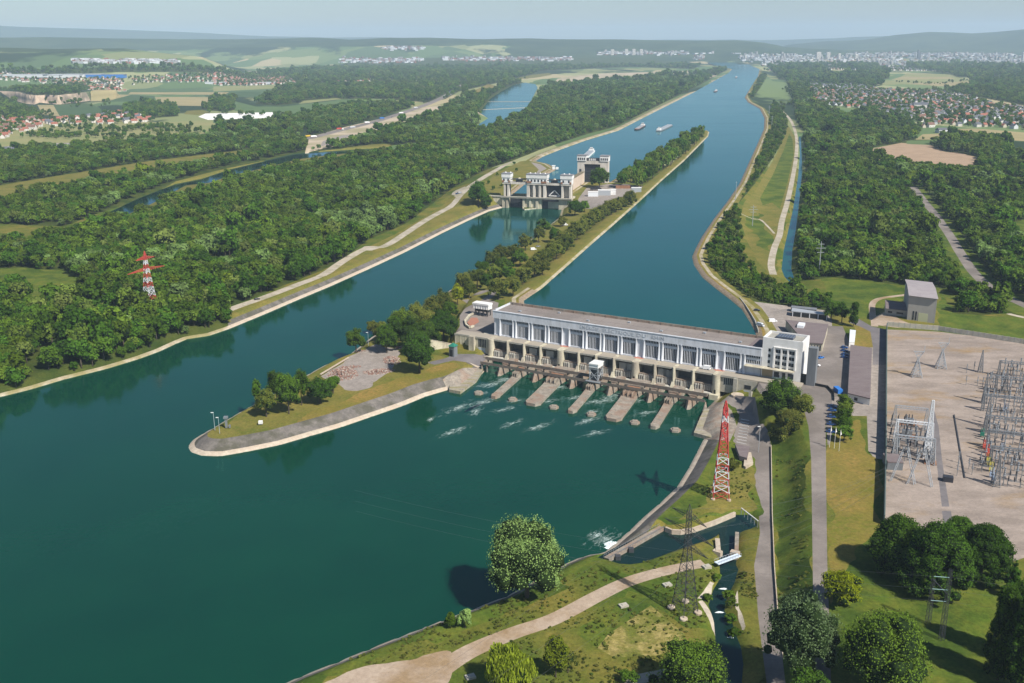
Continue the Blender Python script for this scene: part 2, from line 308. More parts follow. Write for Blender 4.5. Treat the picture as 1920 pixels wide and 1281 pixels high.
def height(X):
    X = np.asarray(X, float); n = len(X)
    h = np.full(n, 5.2) + (fbm(X, 60, 5, 3) - .5) * .8
    y = X[:, 1]; near = y < 7200
    for poly, z, bw in ZONES:
        d = sdist(X[near], poly); t = smooth(1 - (d + .0) / bw); t[d <= 0] = 1
        h[near] = np.where(t > 0, np.maximum(h[near], h[near] * (1 - t) + z * t), h[near])
    for p, z in CUT:
        d = sdist(X[near], p); hh = h[near]; h[near] = np.where(d < 1, np.minimum(hh, z + np.maximum(0, d) * 8), hh)
    # canal dikes
    d1 = sdist(X[near], P1)
    prof = np.interp(d1, [-6, 0, .6, 4, 12, 40], [9, 11.7, 12.5, 13.8, 13.6, 4.6])
    up = d1 < 40
    hn = h[near]; hn = np.where(up & (d1 > 0), np.maximum(hn, prof) if False else np.where(d1 < 12, np.minimum(np.maximum(hn, prof), np.interp(d1, [0, .6, 4, 12], [11.7, 12.5, 13.8, 13.9])), np.maximum(hn, prof)), hn)
    hn = np.where(d1 <= 0, prof, hn)
    # downstream banks
    d0 = sdist(X[near], P0)
    hn = np.where(d0 < 14, np.minimum(hn, np.interp(d0, [-8, 0, .5, 3, 9.5, 12, 14], [-4, -.3, .5, 1.3, 5.6, 8, 14])), hn)
    for p, z in ((PO1, 2.5), (PO2, 2.5), (PD, 3.0), (PP, 3.0)):
        d = sdist(X[near], p); hn = np.where(d < 8, np.minimum(hn, np.interp(d, [-3, 0, .7, 3, 8], [z - 1.5, z - .3, z + .5, z + 1.8, z + 6])), hn)
    h[near] = hn
    far = y > 4000
    if far.any(): h[far] = np.maximum(h[far], hills(X[far]))
    return h
def hz(x, y): return float(height([(x, y)])[0])
def drape(pts, z0=5.):
    """pixels -> points on the terrain"""
    P = np.array([at(x, y, z0) for x, y in pts]); D = []
    for x, y in pts:
        d = _fw + _R * ((x - 960) / F) + _U * ((640.5 - y) / F); D.append(d / -d[2])
    D = np.array(D); z = np.full(len(pts), z0); far = np.array([y < 152 for x, y in pts])
    if far.any():
        T = H - np.linspace(0, 0, 1); ts = np.geomspace(3300, 33000, 260); k = np.where(far)[0]; Df = D[k]; sp = np.hypot(Df[:, 0], Df[:, 1])
        S = ts[None] / sp[:, None]; Q = Df[:, None, :2] * S[..., None]; hh = np.maximum(5.2, hills(Q.reshape(-1, 2)).reshape(S.shape)); below = (H - S) <= hh
        j = np.where(below.any(1), below.argmax(1), len(ts) - 1); PF = Q[np.arange(len(k)), j]
    for _ in range(9):
        P = D[:, :2] * (H - z)[:, None]; z = np.minimum(z * .35 + .65 * height(P), 60)
    if far.any(): P[k] = PF
    return P
def ground(px, py):
    p = drape([(px, py)])[0]; return (p[0], p[1], hz(p[0], p[1]))
def offset_line(P, d):
    P = np.asarray(P, float); T = np.gradient(P, axis=0); T /= np.linalg.norm(T, axis=1)[:, None] + 1e-9
    return P + np.stack([-T[:, 1], T[:, 0]], 1) * d
def resample(P, step):
    P = np.asarray(P, float); s = np.r_[0, np.cumsum(np.hypot(*np.diff(P, axis=0).T))]; n = max(2, int(s[-1] / step) + 1)
    t = np.linspace(0, s[-1], n); return np.stack([np.interp(t, s, P[:, 0]), np.interp(t, s, P[:, 1])], 1)
def spline(P, n=6):
    P = np.asarray(P, float); Q = np.vstack([2 * P[0] - P[1], P, 2 * P[-1] - P[-2]]); out = []
    for i in range(1, len(Q) - 2):
        for k in range(n):
            t = k / n; a, b, c, d = Q[i - 1], Q[i], Q[i + 1], Q[i + 2]
            out.append(.5 * (2 * b + (c - a) * t + (2 * a - 5 * b + 4 * c - d) * t * t + (3 * b - a - 3 * c + d) * t ** 3))
    out.append(P[-1]); return np.array(out)
def band(px, w, z0=5., sm=True, w2=None):
    """road strip of constant width (metres) along a pixel trace"""
    c = drape(px, z0); c = spline(c) if sm else c
    w2 = w if w2 is None else w2; ww = np.linspace(w, w2, len(c))[:, None]
    a = offset_line(c, 1) - c
    return list(map(tuple, np.vstack([c + a * ww / 2, (c - a * ww / 2)[::-1]])))
def area(px, z0=5.): return [tuple(p) for p in drape(px, z0)]
# ---------------------------------------------------------------- ground regions
REG = []
def reg(name, mk, poly): REG.append((name, mk, poly))
SOFT = ('lush_grass', 'dry_grass', 'orange_grass', 'grass', 'gravel_pink', 'rubble_ground', 'sand', 'gravel', 'forest_floor')
def soften(P, amp=1.):
    P = np.array(P); rr = np.hypot(P[:, 0], P[:, 1]).mean()
    if rr > 1300: return [tuple(p) for p in P]
    q = resample(np.vstack([P, P[:1]]), max(2.2, rr * .006))[:-1]; s = .9 + rr * .004
    n1 = fbm(q, 9 + rr * .02, 71, 3) - .5; n2 = fbm(q + 500, 9 + rr * .02, 72, 3) - .5; return [tuple(p) for p in q + np.stack([n1, n2], 1) * s * 4 * amp]
def regp(name, mk, px, z0=5.): reg(name, mk, soften(area(px, z0)) if mk in SOFT and name not in ('yard', 'car_park', 'service_road', 'lock_yard', 'bank_slab') else area(px, z0))
far_patch = bpy.data.materials.new('farmland'); far_patch.use_nodes = True
def _farm():
    N = far_patch.node_tree.nodes; L = far_patch.node_tree.links; b = N['Principled BSDF']; b.inputs['Roughness'].default_value = .95; b.inputs['Specular IOR Level'].default_value = .1
    tc = N.new('ShaderNodeTexCoord'); mp = N.new('ShaderNodeMapping'); mp.inputs['Rotation'].default_value = (0, 0, .5); mp.inputs['Scale'].default_value = (1, .38, 1)
    L.new(tc.outputs['Object'], mp.inputs[0])
    vo = N.new('ShaderNodeTexVoronoi'); vo.inputs['Scale'].default_value = 1 / 260.; vo.distance = 'MANHATTAN'; L.new(mp.outputs[0], vo.inputs['Vector'])
    sp = N.new('ShaderNodeSeparateColor'); L.new(vo.outputs['Color'], sp.inputs[0])
    cr = N.new('ShaderNodeValToRGB'); cr.color_ramp.interpolation = 'CONSTANT'
    el = [(0, (.10, .155, .055)), (.25, (.20, .22, .09)), (.42, (.08, .125, .05)), (.58, (.38, .32, .18)), (.68, (.14, .19, .07)), (.85, (.28, .29, .14))]
    for i, (p, c) in enumerate(el):
        e = cr.color_ramp.elements[i] if i < 2 else cr.color_ramp.elements.new(p)
        e.position = p; e.color = (*c, 1)
    L.new(sp.outputs[0], cr.inputs[0])
    nz = N.new('ShaderNodeTexNoise'); nz.inputs['Scale'].default_value = 1 / 900.; nz.inputs['Detail'].default_value = 9; nz.inputs['Roughness'].default_value = .62; L.new(mp.outputs[0], nz.inputs['Vector'])
    mr = N.new('ShaderNodeMapRange'); mr.inputs['From Min'].default_value = .53; mr.inputs['From Max'].default_value = .56; L.new(nz.outputs[0], mr.inputs[0])
    mx = N.new('ShaderNodeMix'); mx.data_type = 'RGBA'; L.new(mr.outputs[0], mx.inputs['Factor']); L.new(cr.outputs[0], mx.inputs['A']); mx.inputs['B'].default_value = (.025, .045, .018, 1)
    L.new(mx.outputs['Result'], b.inputs['Base Color'])
_farm(); M['farmland'] = far_patch
M['hill_wood'] = mat('hill_wood', (.03, .052, .022), .95, (.06, .085, .035), .003, 9, spec=.05)

WOODS = []   # (world polygon, kind mix)
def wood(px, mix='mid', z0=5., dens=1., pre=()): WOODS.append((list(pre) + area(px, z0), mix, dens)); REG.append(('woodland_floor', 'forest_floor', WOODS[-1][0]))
# ---- woods (crowns are scattered inside)
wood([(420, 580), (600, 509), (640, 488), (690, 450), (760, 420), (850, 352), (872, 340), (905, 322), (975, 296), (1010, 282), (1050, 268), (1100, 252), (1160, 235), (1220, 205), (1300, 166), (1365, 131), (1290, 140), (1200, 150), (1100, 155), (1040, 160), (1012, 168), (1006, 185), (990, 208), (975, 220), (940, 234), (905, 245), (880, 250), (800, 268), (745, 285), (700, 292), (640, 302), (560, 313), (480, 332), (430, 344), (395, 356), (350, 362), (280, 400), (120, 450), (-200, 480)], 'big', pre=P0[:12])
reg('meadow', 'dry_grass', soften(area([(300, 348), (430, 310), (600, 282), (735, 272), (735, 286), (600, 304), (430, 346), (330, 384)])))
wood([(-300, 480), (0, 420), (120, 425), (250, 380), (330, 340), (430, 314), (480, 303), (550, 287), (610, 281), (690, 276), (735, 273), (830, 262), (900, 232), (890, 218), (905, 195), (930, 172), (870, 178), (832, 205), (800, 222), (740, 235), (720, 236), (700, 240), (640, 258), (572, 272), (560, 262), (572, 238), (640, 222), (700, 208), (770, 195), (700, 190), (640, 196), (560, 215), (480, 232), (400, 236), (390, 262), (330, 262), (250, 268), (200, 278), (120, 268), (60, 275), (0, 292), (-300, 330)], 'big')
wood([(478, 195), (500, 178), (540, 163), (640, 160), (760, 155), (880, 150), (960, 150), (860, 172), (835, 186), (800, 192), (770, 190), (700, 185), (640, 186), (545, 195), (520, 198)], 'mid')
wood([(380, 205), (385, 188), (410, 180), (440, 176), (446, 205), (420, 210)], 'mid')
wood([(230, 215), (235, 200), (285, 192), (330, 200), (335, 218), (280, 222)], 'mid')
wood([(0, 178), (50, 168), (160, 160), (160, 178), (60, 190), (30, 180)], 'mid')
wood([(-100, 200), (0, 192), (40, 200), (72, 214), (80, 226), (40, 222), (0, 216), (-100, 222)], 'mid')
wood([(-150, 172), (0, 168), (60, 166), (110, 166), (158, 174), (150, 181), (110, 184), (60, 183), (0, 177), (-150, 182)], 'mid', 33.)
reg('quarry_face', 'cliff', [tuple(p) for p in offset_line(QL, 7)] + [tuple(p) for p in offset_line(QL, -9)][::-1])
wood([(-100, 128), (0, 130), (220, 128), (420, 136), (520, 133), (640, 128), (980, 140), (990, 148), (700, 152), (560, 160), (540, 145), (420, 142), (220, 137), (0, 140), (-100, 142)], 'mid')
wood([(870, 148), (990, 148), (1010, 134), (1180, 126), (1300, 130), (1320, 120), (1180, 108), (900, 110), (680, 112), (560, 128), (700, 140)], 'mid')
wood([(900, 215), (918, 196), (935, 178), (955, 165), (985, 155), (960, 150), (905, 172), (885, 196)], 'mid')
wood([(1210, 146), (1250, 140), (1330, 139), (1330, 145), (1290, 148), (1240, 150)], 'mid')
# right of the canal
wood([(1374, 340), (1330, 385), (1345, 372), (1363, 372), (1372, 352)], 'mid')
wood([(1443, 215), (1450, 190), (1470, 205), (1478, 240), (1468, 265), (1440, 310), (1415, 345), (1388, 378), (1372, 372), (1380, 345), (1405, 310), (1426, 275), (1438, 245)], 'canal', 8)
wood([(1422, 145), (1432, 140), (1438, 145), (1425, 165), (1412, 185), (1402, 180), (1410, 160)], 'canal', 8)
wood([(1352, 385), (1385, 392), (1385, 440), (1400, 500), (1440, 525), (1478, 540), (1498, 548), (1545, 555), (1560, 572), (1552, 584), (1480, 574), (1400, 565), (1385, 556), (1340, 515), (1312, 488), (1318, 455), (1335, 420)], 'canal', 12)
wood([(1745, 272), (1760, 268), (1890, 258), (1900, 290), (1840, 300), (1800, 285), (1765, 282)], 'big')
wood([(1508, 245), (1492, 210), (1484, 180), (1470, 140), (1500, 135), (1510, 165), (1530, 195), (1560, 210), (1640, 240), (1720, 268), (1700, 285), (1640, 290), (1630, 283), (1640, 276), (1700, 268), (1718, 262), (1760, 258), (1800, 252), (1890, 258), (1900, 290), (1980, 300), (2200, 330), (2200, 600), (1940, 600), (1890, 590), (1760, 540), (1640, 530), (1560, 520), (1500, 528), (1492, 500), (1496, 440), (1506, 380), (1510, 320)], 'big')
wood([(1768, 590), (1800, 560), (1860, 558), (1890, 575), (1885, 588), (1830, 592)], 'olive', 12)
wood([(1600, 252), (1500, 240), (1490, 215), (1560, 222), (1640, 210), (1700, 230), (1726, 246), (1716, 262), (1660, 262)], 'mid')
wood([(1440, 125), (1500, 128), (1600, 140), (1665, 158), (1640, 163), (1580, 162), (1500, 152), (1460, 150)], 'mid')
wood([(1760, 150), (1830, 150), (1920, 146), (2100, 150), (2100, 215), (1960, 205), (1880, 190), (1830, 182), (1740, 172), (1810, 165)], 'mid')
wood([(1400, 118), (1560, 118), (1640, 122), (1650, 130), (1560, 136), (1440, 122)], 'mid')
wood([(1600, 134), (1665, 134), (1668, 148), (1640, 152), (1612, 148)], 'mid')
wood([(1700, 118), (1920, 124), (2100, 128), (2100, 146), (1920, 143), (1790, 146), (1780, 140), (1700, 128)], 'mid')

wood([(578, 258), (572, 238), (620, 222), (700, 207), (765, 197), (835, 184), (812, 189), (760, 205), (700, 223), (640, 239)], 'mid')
# ---- open ground, left
regp('meadow', 'lush_grass', [(-60, 508), (0, 503), (50, 500), (85, 506), (130, 508), (155, 530), (168, 556), (140, 574), (90, 570), (50, 556), (0, 540), (-60, 540)])
regp('meadow', 'dry_grass', [(-100, 372), (0, 348), (120, 328), (280, 302), (400, 288), (470, 280), (470, 292), (400, 307), (280, 326), (120, 356), (0, 384), (-100, 400)])
regp('meadow', 'lush_grass', [(-100, 440), (0, 432), (20, 438), (0, 446), (-100, 452)])
regp('meadow', 'dry_grass', [(1010, 330), (1018, 326), (1030, 330)])
regp('meadow', 'field_light', [(-200, 288), (0, 280), (80, 276), (200, 272), (225, 262), (330, 258), (420, 246), (395, 225), (300, 230), (200, 225), (130, 228), (70, 235), (0, 240), (-200, 250)])
regp('field', 'field_dark', [(128, 212), (190, 212), (190, 205), (165, 195), (100, 198)])
regp('field', 'field_dark', [(100, 218), (180, 217), (188, 203), (170, 194), (95, 197)])
regp('field', 'field_tan', [(70, 197), (100, 197), (112, 218), (80, 215)])
regp('field', 'field_dark', [(200, 191), (290, 190), (290, 180), (240, 178)])
regp('field', 'field_tan', [(170, 190), (200, 190), (245, 178), (180, 176)])
regp('field', 'field_tan', [(300, 198), (390, 199), (395, 182), (290, 182)])
regp('field', 'field_dark', [(385, 182), (480, 182), (490, 172), (380, 172)])
regp('field', 'field_tan', [(240, 177), (420, 178), (430, 173), (245, 173)])
regp('field', 'field_light', [(400, 172), (540, 165), (540, 158), (400, 162)])
regp('field', 'field_green', [(440, 190), (480, 200), (530, 200), (620, 190), (640, 186), (700, 190), (640, 200), (560, 215), (500, 212), (440, 208)])
regp('field', 'field_light', [(560, 195), (640, 186), (632, 184), (570, 189)])
regp('field', 'field_light', [(680, 194), (750, 196), (754, 189), (690, 187)])
regp('field', 'field_light', [(770, 201), (800, 197), (790, 191), (772, 193)])
regp('field', 'dry_grass', [(345, 214), (370, 216), (395, 212), (380, 206), (350, 208)])
regp('field', 'white_sheet', [(372, 219), (385, 213), (540, 210), (546, 213), (510, 221), (390, 225)])
regp('field', 'field_dark', [(400, 226), (510, 222), (560, 213), (556, 220), (480, 229), (400, 231)])
regp('meadow', 'orange_grass', [(870, 178), (915, 158), (940, 163), (925, 172), (890, 183)])
regp('meadow', 'dry_grass', [(955, 150), (1000, 140), (1030, 137), (1035, 141), (1000, 147)])
regp('river_bank', 'dry_grass', [(420, 342), (480, 328), (560, 309), (640, 300), (700, 291), (735, 287), (735, 282), (700, 285), (620, 294), (560, 301), (480, 321), (425, 333)])
regp('river_bank', 'dry_grass', [(640, 283), (720, 276), (735, 277), (730, 270), (700, 271), (650, 277)])
regp('highway_verge', 'sand', [(572, 290), (640, 272), (700, 252), (740, 240), (800, 222), (834, 206), (825, 196), (760, 210), (700, 226), (640, 240), (580, 258)])
regp('highway_verge', 'rubble_ground', [(600, 275), (640, 266), (660, 252), (640, 254), (605, 265)])
reg('highway', 'asphalt', band([(575, 261), (640, 244), (700, 229), (760, 210), (810, 192), (850, 172), (875, 155)], 24, w2=26))
regp('sand_pit', 'sand', [(1036, 157), (1046, 148), (1090, 141), (1140, 138), (1200, 136), (1290, 133), (1300, 136), (1230, 141), (1180, 142), (1130, 150), (1090, 153), (1060, 158)])
regp('sand_pit', 'sand', [(1250, 143), (1300, 140), (1345, 142), (1330, 147), (1260, 150)])
regp('river_bar', 'sand', [(893, 212), (905, 208), (935, 215), (950, 218), (930, 224), (912, 220)])
# ---- open ground, right
regp('field', 'plot', [(1625, 281), (1690, 268), (1745, 272), (1770, 284), (1800, 287), (1835, 296), (1836, 322), (1775, 322), (1730, 320), (1690, 308), (1640, 300)])
regp('field', 'field_tan', [(1773, 242), (1830, 241), (1960, 252), (1960, 268), (1895, 263), (1800, 256), (1770, 248)])
regp('field', 'field_tan', [(1730, 252), (1768, 250), (1765, 262), (1715, 262)])
regp('field', 'field_green', [(1700, 264), (1760, 262), (1745, 272), (1700, 270)])
regp('field', 'field_light', [(1640, 160), (1680, 150), (1700, 138), (1780, 140), (1800, 146), (1820, 152), (1828, 158), (1815, 162), (1740, 160), (1690, 158)])
regp('field', 'field_tan', [(1670, 150), (1690, 144), (1780, 145), (1790, 148)])
regp('field', 'field_tan', [(1700, 156), (1820, 153), (1826, 160), (1760, 162)])
regp('field', 'field_light', [(1540, 128), (1605, 132), (1612, 138), (1560, 140), (1545, 134)])
regp('field', 'field_tan', [(1505, 165), (1600, 162), (1600, 159), (1510, 160)])
regp('meadow', 'lush_grass', [(1865, 330), (1920, 336), (2100, 345), (2100, 360), (1920, 350), (1880, 345)])
regp('meadow', 'lush_grass', [(1888, 420), (1920, 412), (2100, 410), (2100, 470), (1920, 460), (1900, 445)])
regp('meadow', 'lush_grass', [(1540, 522), (1580, 520), (1640, 528), (1700, 540), (1702, 570), (1660, 575), (1640, 605), (1600, 600), (1580, 590), (1555, 545)])
regp('meadow', 'lush_grass', [(1755, 600), (1762, 545), (1790, 585), (1850, 592), (1920, 598), (2300, 640), (2300, 720), (1920, 642), (1840, 628), (1760, 614)], 12.8)
regp('meadow', 'dry_grass', [(1395, 380), (1418, 355), (1432, 330), (1450, 300), (1468, 262), (1478, 235), (1490, 255), (1494, 290), (1486, 340), (1470, 400), (1462, 440), (1452, 480), (1440, 510), (1420, 490), (1400, 450), (1388, 410)])
regp('meadow', 'lush_grass', [(1425, 372), (1448, 330), (1468, 285), (1480, 250), (1486, 262), (1488, 290), (1476, 345), (1462, 392), (1448, 380), (1430, 385)])
regp('meadow', 'lush_grass', [(1400, 415), (1425, 400), (1448, 440), (1440, 475), (1415, 455)])
regp('meadow', 'dry_grass', [(1480, 400), (1494, 330), (1496, 290), (1498, 330), (1485, 400), (1476, 450), (1470, 490), (1466, 520), (1485, 538), (1470, 540), (1455, 520), (1460, 480), (1470, 440)])
reg('path', 'gravel', band([(1450, 515), (1446, 495), (1452, 465), (1462, 440), (1466, 415), (1476, 380), (1486, 335), (1493, 290), (1493, 255), (1482, 225), (1466, 208)], 6))
reg('path', 'gravel', band([(1388, 400), (1405, 408), (1425, 412), (1440, 425), (1452, 438)], 2.2))
CR_ = [(1712, 350), (1735, 380), (1752, 400), (1780, 440), (1798, 470), (1825, 510), (1860, 542), (1890, 558), (1960, 590)]
reg('meadow', 'lush_grass', band([(x - 3, y + 4) for x, y in CR_], 30))
reg('country_road', 'asphalt', band(CR_, 9))
reg('path', 'gravel', band([(1890, 588), (1905, 592), (1960, 604)], 4, 12.8))
# ---- left lock channel bank
reg('bank_grass', 'dry_grass', area([(428, 612), (500, 585), (620, 533), (700, 497), (760, 469), (830, 432), (880, 408), (925, 390), (925, 372), (880, 362), (862, 355), (800, 405), (740, 440), (690, 463), (640, 492), (600, 517), (500, 556), (425, 588)]))
reg('path', 'gravel', band([(405, 592), (440, 577), (500, 556), (560, 533), (605, 516), (640, 492), (688, 465), (720, 462), (760, 438), (800, 412), (860, 370), (880, 350), (925, 322), (975, 300), (1005, 294), (1020, 291)], 8.5))
regp('path', 'gravel', [(680, 470), (692, 459), (722, 461), (700, 470)])
regp('lock_lawn', 'dry_grass', [(880, 365), (905, 345), (940, 320), (975, 303), (1003, 298), (1001, 304), (1030, 311), (1042, 318), (1020, 331), (985, 346), (945, 360), (920, 370)], 13.)
regp('lock_apron', 'rubble_ground', [(996, 305), (1036, 306), (1046, 312), (1044, 322), (1020, 333), (1000, 333), (1010, 318)], 13.)
regp('path', 'gravel', [(845, 366), (850, 358), (868, 350), (872, 362), (866, 372)])
# ---- island
regp('island_lawn', 'dry_grass', [(1040, 418), (1015, 440), (980, 465), (945, 488), (905, 506), (870, 530), (830, 560), (790, 590), (800, 610), (860, 600), (930, 560), (985, 558), (1020, 532), (1063, 494), (1110, 452), (1150, 416), (1110, 385), (1070, 398)], 6.)
regp('lock_yard', 'rubble_ground', [(1078, 388), (1085, 372), (1100, 352), (1140, 345), (1205, 350), (1215, 356), (1180, 372), (1140, 382), (1110, 392)], 13.5)
regp('lawn', 'dry_grass', [(362, 838), (375, 822), (402, 806), (474, 764), (530, 735), (600, 696), (650, 670), (700, 652), (760, 660), (820, 668), (900, 682), (902, 694), (860, 690), (830, 706), (800, 728), (750, 752), (690, 770), (640, 784), (580, 800), (520, 814), (460, 826), (400, 838)], 5.)
regp('lawn', 'orange_grass', [(560, 790), (580, 770), (640, 752), (700, 732), (760, 705), (800, 690), (850, 680), (860, 688), (828, 706), (795, 730), (745, 752), (680, 770), (600, 792)], 5.)
regp('rubble_lot', 'rubble_ground', [(615, 690), (655, 672), (705, 645), (718, 642), (722, 650), (745, 655), (740, 690), (720, 705), (700, 728), (680, 732), (650, 729), (630, 722), (612, 706)], 5.)
regp('apron_road', 'dark_asphalt', [(800, 680), (835, 672), (848, 664), (905, 668), (915, 678), (905, 690), (880, 680), (850, 676), (815, 684)], 5.)
reg('deck_road', 'asphalt', area([(852, 628), (862, 612), (862, 592), (872, 578), (895, 566), (912, 560), (935, 568), (930, 600), (925, 640), (890, 632)], DECK))
reg('path', 'asphalt', band([(905, 566), (918, 556), (925, 548), (910, 546), (890, 552), (872, 562)], 5, 13.))
# ---- powerhouse, right bank
regp('yard', 'rubble_ground', [(1392, 575), (1400, 566), (1480, 574), (1548, 582), (1560, 600), (1560, 640), (1640, 650), (1640, 780), (1600, 780), (1545, 760), (1530, 720), (1440, 740), (1420, 720), (1412, 640), (1422, 618)], 12.8)
regp('yard', 'asphalt', [(1500, 640), (1520, 610), (1580, 612), (1592, 640), (1590, 700), (1600, 740), (1560, 745), (1560, 830), (1552, 835), (1545, 745), (1500, 725)], 12.8)
regp('lawn', 'orange_grass', [(1596, 630), (1606, 610), (1636, 618), (1638, 652), (1600, 655)], 12.8)
reg('service_road', 'dark_asphalt', area([(1592, 605), (1610, 598), (1634, 612), (1661, 618), (1661, 684), (1636, 684), (1637, 652), (1632, 622), (1612, 612)], 12.8))
reg('path', 'gravel_pink', band([(1640, 612), (1636, 590), (1636, 570), (1650, 560), (1690, 554), (1705, 552)], 4.5, 12.))
regp('path', 'gravel_pink', [(1636, 580), (1644, 590), (1700, 606), (1760, 612), (1750, 618), (1660, 616), (1632, 610)], 12.8)
regp('service_road', 'rubble_ground', [(1634, 684), (1661, 684), (1661, 845), (1658, 862), (1640, 860), (1628, 845), (1625, 770), (1634, 745)], 12.8)
regp('lawn', 'orange_grass', [(1551, 1040), (1548, 838), (1560, 832), (1590, 800), (1600, 782), (1612, 790), (1628, 848), (1650, 862), (1648, 1000), (1640, 1090), (1600, 1130), (1560, 1130)], 12.8)
regp('lawn', 'lush_grass', [(1560, 1090), (1640, 1000), (1660, 985), (1700, 990), (1860, 1070), (1960, 1120), (1960, 1420), (1545, 1420)], 12.8)
regp('slope_grass', 'lush_grass', [(1447, 800), (1470, 790), (1505, 785), (1515, 830), (1521, 960), (1526, 1150), (1530, 1300), (1470, 1300), (1460, 1150), (1450, 1000), (1445, 860)], 8.)
reg('upper_road', 'asphalt', area([(1490, 724), (1545, 735), (1548, 762), (1549, 900), (1551, 1050), (1555, 1180), (1560, 1330), (1532, 1330), (1525, 1150), (1523, 1000), (1521, 860), (1516, 800), (1508, 770), (1490, 745)], 12.8))
reg('deck_road', 'asphalt', area([(1410, 700), (1440, 708), (1500, 722), (1530, 738), (1530, 765), (1505, 762), (1480, 745), (1440, 742), (1425, 738)], DECK))
regp('car_park', 'asphalt', [(1368, 740), (1416, 745), (1424, 800), (1440, 800), (1446, 835), (1445, 870), (1420, 880), (1408, 862), (1376, 840), (1373, 825), (1386, 785), (1380, 765), (1350, 755)], 6.)
reg('lower_road', 'asphalt', area([(1408, 862), (1445, 835), (1446, 960), (1450, 1060), (1458, 1160), (1468, 1240), (1475, 1300), (1440, 1300), (1432, 1240), (1422, 1160), (1414, 1060), (1425, 1000), (1422, 930), (1410, 890)], 6.))
regp('lawn', 'lush_grass', [(1325, 754), (1365, 760), (1385, 785), (1373, 830), (1385, 850), (1408, 864), (1422, 930), (1424, 965), (1400, 962), (1370, 955), (1330, 968), (1290, 988), (1262, 992), (1245, 980), (1210, 992), (1240, 965), (1270, 930), (1300, 890), (1330, 840), (1350, 822), (1320, 800)], 6.)
regp('lawn', 'dry_grass', [(1330, 940), (1345, 900), (1375, 870), (1405, 880), (1418, 930), (1420, 955), (1370, 950), (1320, 965), (1280, 980), (1290, 960)], 6.)
regp('bank_slab', 'old_concrete', [(1323, 752), (1330, 752), (1372, 770), (1382, 800), (1368, 828), (1350, 826), (1301, 812), (1317, 770)], 2.)
regp('bank_slab', 'old_concrete', [(842, 731), (830, 712), (858, 694), (895, 690), (911, 694), (894, 713), (863, 735)], 2.)
# riverside bottom
regp('lawn', 'grass', [(620, 1300), (700, 1215), (790, 1180), (885, 1146), (950, 1122), (1010, 1090), (1050, 1066), (1090, 1048), (1120, 1048), (1150, 1062), (1200, 1060), (1260, 1040), (1330, 1016), (1346, 1015), (1346, 1050), (1335, 1090), (1320, 1110), (1335, 1160), (1336, 1200), (1340, 1300)], 6.)
regp('lawn', 'lush_grass', [(780, 1190), (900, 1145), (1040, 1085), (1070, 1100), (900, 1175), (820, 1205)], 6.)
regp('lawn', 'lush_grass', [(1075, 1190), (1190, 1110), (1245, 1130), (1180, 1170), (1120, 1215)], 6.)
regp('lawn', 'lush_grass', [(1245, 1125), (1290, 1115), (1330, 1140), (1335, 1185), (1280, 1180), (1250, 1150)], 6.)
regp('lawn', 'straw', [(1140, 1190), (1220, 1135), (1250, 1160), (1285, 1190), (1270, 1215), (1230, 1230), (1150, 1232), (1120, 1215)], 6.)
regp('bare_ground', 'gravel_pink', [(590, 1281), (640, 1258), (700, 1245), (760, 1232), (850, 1215), (870, 1235), (820, 1300), (560, 1300)], 6.)
reg('dirt_track', 'gravel_pink', band([(780, 1300), (820, 1262), (880, 1222), (960, 1188), (1040, 1160), (1120, 1118), (1180, 1090), (1250, 1070), (1320, 1056)], 7.5, 6., True, 5.5))
regp('bare_ground', 'gravel', [(1160, 1300), (1180, 1262), (1240, 1250), (1245, 1262), (1195, 1280)], 6.)
regp('creek_bank', 'gravel', [(1313, 1120), (1335, 1095), (1341, 1098), (1332, 1120), (1318, 1124)], 5.)
regp('creek_bank', 'gravel', [(1312, 1125), (1320, 1122), (1340, 1160), (1338, 1195), (1330, 1190), (1331, 1162)], 5.)
regp('creek_bank', 'gravel', [(1378, 1108), (1384, 1118), (1382, 1145), (1390, 1165), (1390, 1195), (1384, 1185), (1376, 1150)], 5.)
YARD_PX = [(1664, 618), (1760, 622), (1920, 642), (2300, 700), (2400, 1200), (1920, 1046), (1880, 1060), (1770, 1020), (1658, 985), (1661, 850)]
regp('substation_yard', 'yard', YARD_PX, 12.8)
regp('yard_track', 'dark_asphalt', [(1752, 770), (1760, 800), (1766, 860), (1772, 900), (1780, 950), (1766, 950), (1760, 900), (1754, 850), (1744, 770)], 12.8)
regp('yard_track', 'dark_asphalt', [(1766, 958), (1783, 958), (1788, 990), (1770, 985)], 12.8)

